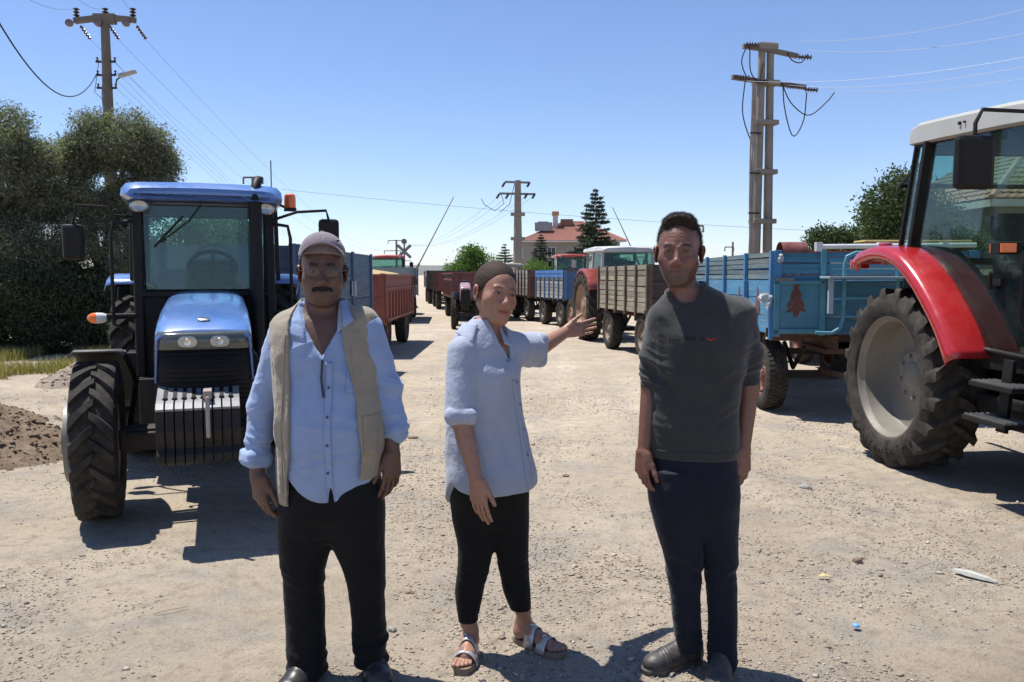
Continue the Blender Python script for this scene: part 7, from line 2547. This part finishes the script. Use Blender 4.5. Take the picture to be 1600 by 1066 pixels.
    leg_loft(s, ww, [(1034, 580, 28, .080, .02), (1000, 578, 27, .078, .02), (960, 575, 27, .080, .01), (900, 571, 30, .092, .0), (850, 561, 41, .112, 0), (810, 557, 45, .125, 0), (770, 550, 44, .125, 0), (745, 546, 40, .115, 0)], .035)
    tf = folds([(g(481, 1030, 0), (.09, .2, .07), (.15, 0, 1), 0.0520, 0.01190), (g(580, 1010, 0), (.09, .2, .08), (-.15, 0, 1), 0.0546, 0.01190),
                (g(475, 900, 0), (.09, .2, .10), (.4, 0, 1), 0.0780, 0.00680), (g(573, 900, 0), (.09, .2, .10), (-.4, 0, 1), 0.0780, 0.00680), (g(520, 820, 0), (.12, .2, .06), (0, 0, 1), 0.0650, 0.00510)], .003, 5)
    sdf_build(s, 'trousers', tm, root, base, tf, 1)
    lm_ = paint('scuffed black leather', (.012, .012, .013), .32, 0, dust=.25, dust_col=(.2, .17, .14), bmp=.05)
    so_ = plain('black rubber sole', (.012, .012, .012), .7)
    a = ww(482, 1000); shoe(root, base, (a[0] + .03, D + .07), (a[0] - .055, D - .20), .112, lm_, so_, .075)
    b = ww(578, 1000); shoe(root, base, (b[0] - .03, D + .14), (b[0] + .065, D - .13), .112, lm_, so_, .085)
    return root


# ------------------------------------------------ woman, middle
def person_middle():
    D = 3.38; ww = mkW(D); g = ww
    base = (ww(770, 700)[0], D, 0)
    root = thing('person', 'woman in loose pale blue shirt, black leggings and sandals pointing back with her arm', 'woman', base,
                 group='people standing on the gravel')
    sk = skin_mat('fair sunlit skin', (.35, .178, .115))
    yaw = math.radians(33)
    rows = [(790, 768, 76, .150, .02), (745, 768, 76, .152), (700, 762, 69, .140), (650, 758, 62, .128), (610, 757, 59, .125, -.01), (580, 757, 57, .124, -.015), (555, 758, 57, .108), (540, 758, 56, .102),
            (528, 757, 51, .092, .0), (517, 756, 43, .080, .0), (507, 757, 32, .066, .0), (498, 760, 23, .054, .0)]
    secs = torso_secs(ww, rows, 2.2, yaw)
    R = rotm(math.radians(27), math.radians(1), math.radians(9)); sc = 1.04
    hc = ww(774, 458, .0)
    s = SDF((-.34, 2.98, -.01), (.40, 4.0, ww(0, 405)[2]), .0037)
    HP = dict(w=.97, jaw=.88, stubble=0, brow=.62, brow_h=.0042, lip=(.85, .45, .45))
    T = head_sdf(s, hc, R, sc, HP)
    s.cap(T(0, .02, -.06), ww(766, 522, .02), .043, .054, .03)
    s.loft(secs, k=.02, grow=-.018, zlo=ww(0, 740)[2])
    # near arm
    sh = ww(726, 556, -.09); el = ww(720, 655, -.17); wr = ww(744, 748, -.24)
    s.cap(sh, el, .042, .038, .02); s.cap(el, wr, .041, .026, .02)
    hand_sdf.flip = True
    hand_sdf(s, wr, (.13, -.10, -1), (.85, -.5, 0), .98, (.16, .2, .22, .25), .03, (.42, .2))
    hand_sdf.flip = False
    # far arm pointing back
    sh2 = np.array(W(816, 548, 3.46)); el2 = np.array(W(836, 548, 3.70)); wr2 = np.array(W(883, 519, 3.86))
    s.cap(sh2, el2, .045, .041, .02); s.cap(el2, wr2, .043, .028, .02)
    hand_sdf(s, wr2, (.88, .34, .16), (-.35, .1, 1), .90, (.20, .26, .34, .42), .055, (.62, .16))
    # legs
    for (pts) in ((ww(748, 800), ww(741, 885, -.01), ww(735, 930, -.01), ww(731, 972, -.01), np.array((-.172, 3.375, .10))),
                  (ww(795, 800, .03), ww(803, 885, .04), ww(808, 925, .05), ww(817, 955, .06), np.array((.060, 3.460, .10)))):
        for p, q, a_, b_ in zip(pts[:-1], pts[1:], (.06, .046, .040, .030), (.046, .040, .030, .029)):
            s.cap(p, q, a_, b_, .015)
    feet = (((-.170, 3.415), (-.202, 3.200)), ((.020, 3.500), (.205, 3.345)))
    for (h, t) in feet:
        h = np.array((h[0], h[1], 0)); t = np.array((t[0], t[1], 0)); d = (t - h); L = np.linalg.norm(d); d /= L; sd_ = np.array([-d[1], d[0], 0])
        P = lambda a, b, z: h + d * a * L + sd_ * b + np.array([0, 0, z])
        s.cap(P(.10, 0, .052), P(.12, 0, .11), .031, .029, .02)
        s.cap(P(.12, 0, .060), P(.34, 0, .068), .030, .030, .02); s.cap(P(.30, 0, .070), P(.70, 0, .046), .031, .026, .02)
        s.cap(P(.62, -.018, .045), P(.62, .018, .045), .024, .024, .02)
        inn = 1 if h[0] > -.1 else -1
        for k in range(5):
            off = (-.032 + .0155 * k); big = (k == 0 if inn < 0 else k == 4)
            idx = k if inn < 0 else 4 - k
            r = (.0115, .0088, .0084, .0080, .0076)[idx]; ln = (1.02, 1.03, .99, .95, .90)[idx]
            o = (-.033, -.0135, .002, .0165, .030)[idx] * (1 if inn < 0 else -1)
            s.cap(P(.76, o * .9, .040), P(ln - .03, o, .034), r, r, .004)
    body, _ = sdf_build(s, 'body', sk, root, base, lambda V, nr: .0004 * fbm(V * 70, 2, 2), 1, lambda V, nr: head_tone(V, hc, R, sc, HP))
    eyes(T, R, sc, root, base)
    # hair pulled back
    make_hair.extra = [((0, .105, .005), (.035, .030, .032))]
    hm = hair_mat('brown hair greying', (.052, .033, .024), .10, (.26, .22, .20))
    make_hair('hair', hc, R, sc, hm, root, base, (0, .018, .037), (.074, .096, .083),
              lambda x, y, z: np.maximum(np.maximum(-.040 - y - np.maximum(z - .028, 0) * .75, (.072 - z) - (y + .085) * 2.2), np.where(y < .035, -.002 - z + 0 * x, -.062 - z + 0 * x)), .0065, .0013, 1600, .016, .12, 5, (44, 6, 44))
    make_hair.extra = []
    # shirt
    sm = cloth_mat('pale blue linen shirt', (.35, .39, .49), 900, .06)
    SDF.want_bvh = True
    s = SDF((-.36, 2.98, ww(0, 800)[2]), (.30, 3.95, ww(0, 490)[2]), .0042)
    s.loft(secs, k=.02)
    fx, fy = math.sin(yaw), -math.cos(yaw)
    hz = ww(0, 762)[2]
    def hemf(X, Y, Z):
        fw = (X - base[0]) * fx + (Y - D) * fy
        lat = (X - base[0]) * math.cos(yaw) + (Y - D) * math.sin(yaw)
        return hz + .55 * np.minimum(fw - .02, 0) + .03 * np.exp(-((fw + .0) / .04) ** 2) + 1.2 * np.maximum(np.abs(lat) - .06, 0) ** 2 - Z
    s.clip(hemf)
    s.cap(ww(722, 550, -.10), ww(720, 640, -.16), .060, .060, .025)
    
    c0, c1 = ww(721, 638, -.165), ww(722, 657, -.172)
    s.boxr((c0 + c1) / 2, (.061, .060, .030), .026, .004, np.eye(3))
    s.cap(np.array(W(806, 545, 3.44)), np.array(W(828, 547, 3.62)), .070, .072, .04)
    a = np.array(W(822, 547, 3.60)); b = np.array(W(838, 546, 3.69)); dd = (b - a) / np.linalg.norm(b - a)
    RR = np.array(Vector(dd).to_track_quat('Z', 'Y').to_matrix())
    s.boxr((a + b) / 2, (.076, .074, .034), .030, .006, RR)
    nc = ww(763, 512, .01); zv = ww(0, 562)[2]; ztop = ww(0, 505)[2]
    def vcut(X, Y, Z):
        lat = (X - nc[0]) * math.cos(yaw) + (Y - nc[1]) * math.sin(yaw); fw = (X - nc[0]) * fx + (Y - nc[1]) * fy
        wv = .044 * np.clip((Z - zv) / (ztop - zv), 0, 1.5) ** .8
        return -np.maximum(np.abs(lat - .018 - .25 * np.maximum(ww(0, 530)[2] - Z, 0)) - wv, np.maximum(zv - Z, .02 - fw))
    s.clip(vcut)
    s.clip(lambda X, Y, Z: -np.maximum(np.sqrt((X - nc[0]) ** 2 + (Y - nc[1]) ** 2) - .062, (ww(0, 524)[2] + (Y - nc[1]) * .3 - Z)))
    ft = folds([(g(730, 690, -.1), (.13, .2, .16), (1, .3, .25), 0.1050, 0.00975), (g(810, 700, -.1), (.12, .2, .16), (1, .3, .15), 0.0980, 0.00900), (g(770, 630, -.1), (.11, .2, .12), (.8, 0, .6), 0.0910, 0.00675),
                (g(715, 600, -.1), (.07, .2, .10), (1, 0, .25), 0.0630, 0.00675), (g(722, 655, -.1), (.09, .2, .04), (.1, 0, 1), 0.0252, 0.00525), (g(795, 570, -.1), (.08, .2, .07), (.8, 0, -.7), 0.0560, 0.00675),
                (np.array(W(825, 545, 3.6)), (.1, .12, .1), (.6, .6, .2), 0.0490, 0.00900)], .0022, 31)
    shirt, sb = sdf_build(s, 'shirt', sm, root, base, ft, 1)
    P2 = lambda px, py: (g(px, py)[0], g(px, py)[2])
    y0 = D - .7
    patch(sb, (P2(800, 590), P2(808, 590), P2(833, 756), P2(824, 758)), 3, 36, y0, .003, 'placket', sm, shirt, base)
    bmm = plain('blue shell button', (.06, .10, .20), .3)
    for (px, py) in ((794, 561), (807, 594), (812, 630), (818, 668), (824, 706)):
        x, z = P2(px, py); p = drape(sb, [(x, z)], y0, .006)[0]
        mb = MB(); mb.lathe([(-.002, 0.0005), (-.002, .0055), (.001, .0058)], 12, 'Y', tuple(p - Vector(base)))
        mb.build('button', bmm, shirt, smooth=True)
    collar(shirt, base, (nc[0], nc[1]), yaw, .062, .066, ww(0, 505)[2], ww(0, 527)[2], sm, .040, .026, .9, .0, .006)
    for pc, yc in ((((724, 504), (748, 505), (741, 533), (714, 518)), (.03, -.05, -.10, -.05)), (((779, 508), (790, 524), (805, 540), (789, 536)), (-.02, -.03, -.07, -.08))):
        patch(sb, [P2(*q) for q in pc], 6, 8, y0, .008, 'collar_flap', sm, shirt, base, solid=.003, smooth_y=8, yc=[D + q for q in yc])
    SDF.want_bvh = False
    # leggings
    tm = cloth_mat('black stretch leggings', (.006, .006, .0065), 1500, .15, sheen=.03)
    s = SDF((-.36, D - .24, .15), (.25, D + .35, ww(0, 705)[2]), .0042)
    s.loft([q[:6] + (yaw,) for q in torso_secs(ww, [(708, 766, 54, .12), (750, 764, 61, .13), (780, 765, 58, .12, .01), (812, 769, 46, .085, .01)])], k=.02)
    leg_loft(s, ww, [(973, 731, 14, .042, -.01), (950, 732, 19, .052, -.01), (925, 733, 23, .062, .0), (890, 739, 25, .066, -.01), (850, 744, 30, .084, -.01), (810, 743, 37, .105, 0), (775, 742, 38, .115, 0), (740, 746, 34, .11, 0)], .03)
    leg_loft(s, ww, [(951, 814, 17, .045, .06), (925, 808, 22, .058, .05), (890, 803, 24, .064, .05), (850, 799, 28, .082, .03), (810, 792, 36, .10, .03), (775, 788, 39, .11, .02), (740, 786, 36, .11, .02)], .03)
    tf = folds([(g(745, 890, 0), (.08, .2, .06), (.2, 0, 1), .035, .0035), (g(803, 885, 0), (.08, .2, .06), (-.2, 0, 1), .035, .0035), (g(740, 965, 0), (.06, .2, .03), (0, 0, 1), .02, .0025)], .0015, 5)
    sdf_build(s, 'leggings', tm, root, base, tf, 1)
    # sandals
    cork = paint('cork sole', (.17, .12, .08), .8, dust=.3)
    strap = plain('pearly sandal strap', (.50, .47, .46), .28, .35, dust=.05)
    dk = plain('dark strap edge', (.05, .04, .035), .7)
    metal = plain('buckle metal', (.6, .6, .6), .2, 1.0)
    for (h, t) in feet:
        h = np.array((h[0], h[1], 0)); t = np.array((t[0], t[1], 0)); d = (t - h); L = np.linalg.norm(d); d /= L; sd_ = np.array([-d[1], d[0], 0])
        P = lambda a, b, z: h + d * a * L + sd_ * b + np.array([0, 0, z]) - np.array(base)
        outl = []
        for a in np.linspace(0, 2 * PI, 36, endpoint=False):
            u = .5 - .5 * math.cos(a); b = math.sin(a)
            wid = .034 + .016 * sstep(.3, .75, u)
            outl.append((u * 1.10 - .05, wid * np.sign(b) * abs(b) ** .6))
        mb = MB()
        rws = [[P(a, b * k, z) for (a, b) in outl] for (z, k) in ((0, .95), (.004, 1), (.024, 1.0), (.027, .96))]
        n = len(outl); v = [p for r in rws for p in r]
        f = [(i * n + k, i * n + (k + 1) % n, (i + 1) * n + (k + 1) % n, (i + 1) * n + k) for i in range(3) for k in range(n)]
        f += [tuple(reversed(range(n))), tuple(range(3 * n, 4 * n))]
        mb.add(v, f)
        sole = mb.build('sandal', cork, root, smooth=True, angle=40)
        for (a0, wd, top, hw) in ((.40, .040, .122, .043), (.69, .036, .094, .052)):
            rws = []
            for i in range(4):
                row = []
                for u in np.linspace(-1, 1, 15):
                    z = .014 + (top - .016 - .012 * (i / 3) - .014) * (1 - abs(u) ** 2.6) ** .8
                    row.append(P(a0 + (i / 3 - .5) * wd / L * (1 + .3 * abs(u)), u * hw, z))
                rws.append(row)
            mb = MB(); mb.grid(rws)
            st = mb.build('strap', strap, sole, smooth=True, angle=180, solid=.004)
            e = MB(); e.tube([p for p in rws[3]], .0022, 5); e.tube([p for p in rws[0]], .0022, 5); e.build('strap_edge', dk, sole, smooth=True)
            bq = rws[2][4]; c = Vector((rws[1][5] + rws[2][5]) / 2) + Vector((0, -.002, .006))
            e = MB(); e.tube([c + Vector((.007 * math.cos(q), .003 * math.sin(q), .006 * math.sin(q))) for q in np.linspace(0, 2 * PI, 9)[:-1]], .0018, 5, closed=True)
            e.build('buckle', metal, sole, smooth=True)
    return root


# ------------------------------------------------ younger man, right
def person_right():
    D = 3.24; ww = mkW(D); g = ww
    base = (ww(1085, 700)[0], D, 0)
    root = thing('person', 'younger man with short dark hair and stubble in charcoal sweatshirt and navy jeans', 'man', base,
                 group='people standing on the gravel')
    sk = skin_mat('sunburnt skin of younger man', (.195, .088, .058), .42)
    yaw = math.radians(-13)
    rows = [(712, 1082, 68, .115), (700, 1082, 71, .120), (650, 1083, 70, .122), (600, 1086, 71, .120), (560, 1091, 74, .122), (525, 1093, 76, .118),
            (500, 1094, 76, .105, .01), (486, 1096, 75, .096, .015), (474, 1094, 68, .088, .02), (463, 1089, 54, .078, .025), (453, 1082, 38, .067, .03), (444, 1075, 27, .06, .03)]
    secs = torso_secs(ww, rows, 2.4, yaw)
    R = rotm(math.radians(-15), math.radians(1), math.radians(1)); sc = 1.10
    hc = ww(1061, 393, -.01)
    s = SDF((ww(975, 700)[0], D - .22, ww(0, 780)[2]), (ww(1195, 700)[0], D + .22, ww(0, 335)[2]), .0032)
    HP = dict(w=.99, jaw=.95, stubble=.80, brow=.92, brow_h=.0065, lip=(.9, .62, .6), crease=True)
    T = head_sdf(s, hc, R, sc, HP)
    s.cap(T(0, .02, -.06), ww(1073, 470, .03), .052, .060, .03)
    s.loft(secs, k=.02, grow=-.014)
    s.cap(ww(1034, 505, 0), ww(1018, 602, .01), .034, .034, .02); s.cap(ww(1016, 600, .01), ww(1006, 704, -.03), .036, .025, .02)
    s.cap(ww(1158, 498, 0), ww(1169, 604, .01), .038, .038, .02); s.cap(ww(1170, 602, .01), ww(1161, 700, -.03), .042, .028, .02)
    hand_sdf.flip = True
    hand_sdf(s, ww(1004, 703, -.03), (-.02, -.10, -1), (.45, -.9, .05), 1.05, (.40, .5, .55, .6), .03, (.5, .2))
    hand_sdf.flip = False
    hand_sdf(s, ww(1161, 698, -.03), (-.04, -.16, -1), (-.80, -.6, .05), 1.10, (.32, .36, .4, .45), .03, (.4, .25))
    body, _ = sdf_build(s, 'body', sk, root, base, lambda V, nr: .0005 * fbm(V * 70, 2, 2), 1, lambda V, nr: head_tone(V, hc, R, sc, HP))
    eyes(T, R, sc, root, base)
    make_hair.extra = [((0, -.015, .098), (.060, .070, .036))]
    make_hair('hair', hc, R, sc, hair_mat('short dark brown hair', (.030, .021, .016), .08, (.09, .08, .07)), root, base, (0, .022, .037), (.069, .096, .083),
              lambda x, y, z: np.maximum(np.maximum(-.012 - y - np.maximum(z - .030, 0) * 1.35, np.where(y < .016, -.002 - z, -.022 - z)), (.070 + 4.0 * x * x - z) - (y + .060) * 6.0) + .0035 * np.sin(x * 380) * np.cos(z * 290 + y * 200), .0075, .0026, 15000, .0095, .45, 9)
    make_hair.extra = []
    # sweatshirt
    SDF.want_bvh = True
    sm = cloth_mat('charcoal sweatshirt jersey', (.042, .043, .043), 1300, .14, .95, sheen=.25, fine=.35, crumple=.12)
    s = SDF((ww(990, 700)[0], D - .23, ww(0, 722)[2]), (ww(1200, 700)[0], D + .23, ww(0, 432)[2]), .0040)
    s.loft(secs, k=.02, zlo=ww(0, 709)[2])
    s.cap(ww(1034, 500, .01), ww(1020, 560, .01), .056, .047, .04); s.cap(ww(1020, 560, .01), ww(1017, 596, .005), .046, .040, .02)
    s.cap(ww(1156, 488, .01), ww(1167, 555, .01), .062, .056, .04); s.cap(ww(1167, 555, .01), ww(1170, 594, .005), .055, .046, .02)
    zs = ww(0, 604)[2]
    xm = ww(1085, 600)[0]
    s.clip(lambda X, Y, Z: np.where(np.abs(X - xm) > .190, zs - Z, -1) + 0 * Y)
    nc = ww(1072, 455, .02)
    s.clip(lambda X, Y, Z: -np.maximum((np.sqrt(((X - nc[0]) / .074) ** 2 + ((Y - nc[1]) / .078) ** 2) - 1) * .06, (ww(0, 462)[2] + (Y - nc[1]) * .42 + (X - nc[0]) * .12 - Z)))
    ft = folds([(g(1045, 600, -.1), (.08, .2, .12), (1, 0, .9), 0.0975, 0.01105), (g(1060, 560, -.12), (.09, .2, .10), (1, 0, .35), 0.0900, 0.00765), (g(1130, 620, -.1), (.08, .2, .10), (-.6, 0, 1), 0.0825, 0.00935),
                (g(1080, 672, -.12), (.16, .2, .05), (.25, 0, 1), 0.0675, 0.00850), (g(1015, 575, 0), (.06, .2, .09), (.35, 0, 1), 0.0420, 0.01020), (g(1170, 560, 0), (.06, .2, .11), (-.35, 0, 1), 0.0450, 0.01020),
                (g(1040, 500, -.1), (.07, .2, .06), (.8, 0, .8), 0.0750, 0.00595), (g(1140, 500, -.1), (.07, .2, .06), (-.8, 0, .8), 0.0750, 0.00595), (g(1025, 650, -.05), (.07, .2, .08), (.9, 0, .8), 0.0750, 0.00850)], .0022, 41)
    sw, sb = sdf_build(s, 'sweatshirt', sm, root, base, ft, 1)
    P2 = lambda px, py: (g(px, py)[0], g(px, py)[2]); y0 = D - .6
    # ribbed neckband and hem
    mb = MB(); pts = []; zz_ = []
    for a in np.linspace(0, 2 * PI, 40, endpoint=False):
        x = nc[0] + .074 * math.sin(a); y = nc[1] - .078 * math.cos(a)
        h = sb.ray_cast(Vector((nc[0] + .081 * math.sin(a), nc[1] - .085 * math.cos(a), 2.2)), Vector((0, 0, -1)))
        z = (h[0].z if h[0] is not None else 1.5) + .003
        zz_.append(z)
        if len(zz_) > 1: z = .5 * z + .5 * zz_[-2]
        pts.append((x - base[0], y - base[1], z))
    mb.tube(pts, .0105, 8, closed=True); mb.build('neckband', sm, sw, smooth=True, angle=180)
    s2 = SDF((ww(990, 700)[0], D - .2, ww(0, 722)[2]), (ww(1180, 700)[0], D + .2, ww(0, 680)[2]), .0040)
    s2.loft(secs, k=.02, zlo=ww(0, 712)[2], zhi=ww(0, 697)[2], grow=.0035)
    SDF.want_bvh = False
    sdf_build(s2, 'hem_band', sm, sw, base, None, 1)
    # small red tick on the chest and a line of dark print
    tick = [(1092, 523.5), (1095, 527.5), (1099, 528.6), (1109, 524.0), (1101, 526.0), (1096, 525.8), (1094.5, 524.6)]
    mb = MB(); pts = [p - Vector(base) for p in drape(sb, [P2(*q) for q in tick], y0, .0045)]
    mb.add(pts, [tuple(range(len(pts)))])
    mb.build('emblem', plain('red flock print', (.42, .03, .02), .7), sw, fix=False, solid=.0015)
    return_tail = []
    dkp = plain('black flock print', (.012, .012, .013), .8)
    mb = MB()
    rs = random.Random(3)
    x = 1024.0
    while x < 1086:
        w_ = rs.uniform(2.0, 3.6)
        pts = drape(sb, [P2(x, 521 + (x - 1024) * .04), P2(x + w_, 521 + (x - 1024) * .04), P2(x + w_, 526.5 + (x - 1024) * .04), P2(x, 526.5 + (x - 1024) * .04)], y0, .0035)
        if rs.random() < .82: mb.add([p - Vector(base) for p in pts], [(0, 1, 2, 3)])
        x += w_ + .9
    mb.build('worn_print', dkp, sw, fix=False)['kind'] = 'stuff'
    # jeans
    tm = cloth_mat('dark navy denim', (.006, .009, .022), 900, .35, .8, sheen=.1, fine=.4)
    s = SDF((ww(1000, 900)[0], D - .24, .03), (ww(1175, 900)[0], D + .28, ww(0, 688)[2]), .0044)
    s.loft([q[:6] + (yaw,) for q in torso_secs(ww, [(695, 1082, 66, .112), (740, 1084, 70, .122), (785, 1087, 68, .118), (815, 1091, 56, .095), (838, 1095, 40, .06)])], k=.02)
    leg_loft(s, ww, [(1012, 1076, 21, .062, .03), (980, 1074, 22, .064, .02), (940, 1071, 23, .067, .01), (900, 1069, 27, .076, .01), (860, 1066, 32, .088, 0), (820, 1059, 37, .106, 0), (780, 1054, 41, .118, 0), (730, 1052, 38, .115, 0)], .022)
    leg_loft(s, ww, [(1052, 1130, 20, .060, -.04), (1020, 1129, 22, .064, -.03), (970, 1129, 23, .066, .0), (930, 1128, 24, .068, .0), (880, 1126, 25, .076, 0), (840, 1121, 32, .093, 0), (810, 1115, 39, .108, 0), (770, 1113, 41, .118, 0), (730, 1112, 39, .115, 0)], .006)
    tf = folds([(g(1075, 995, .1), (.08, .2, .06), (.25, 0, 1), 0.0416, 0.00975), (g(1129, 1035, 0), (.08, .2, .06), (-.2, 0, 1), 0.0416, 0.00975), (g(1070, 885, 0), (.08, .2, .07), (.45, 0, 1), 0.0520, 0.00845),
                (g(1126, 890, 0), (.08, .2, .07), (-.35, 0, 1), 0.0494, 0.00975), (g(1085, 790, -.1), (.12, .2, .06), (.5, 0, 1), 0.0650, 0.00520), (g(1075, 950, 0), (.07, .2, .05), (-.6, 0, 1), 0.0650, 0.00520)], .0025, 15)
    jeans, _ = sdf_build(s, 'jeans', tm, root, base, tf, 1)
    lm_ = paint('dusty black work boot leather', (.022, .021, .020), .5, 0, dust=.5, dust_col=(.22, .19, .16), bmp=.1)
    so_ = paint('dusty grey rubber', (.05, .045, .04), .8, dust=.6)
    lc = plain('black laces', (.01, .01, .01), .8)
    shoe(root, base, (W(1095, 1030, 3.32).x, 3.32), (W(1006, 1050, 3.20).x, 3.205), .104, lm_, so_, .10, name='boot', laces=lc, squat=1.15)
    shoe(root, base, (W(1127, 1040, 3.27).x, 3.27), (W(1122, 1060, 3.0).x, 3.0), .104, lm_, so_, .10, name='boot', laces=lc, squat=1.15)
    return root


person_left(); person_middle(); person_right()
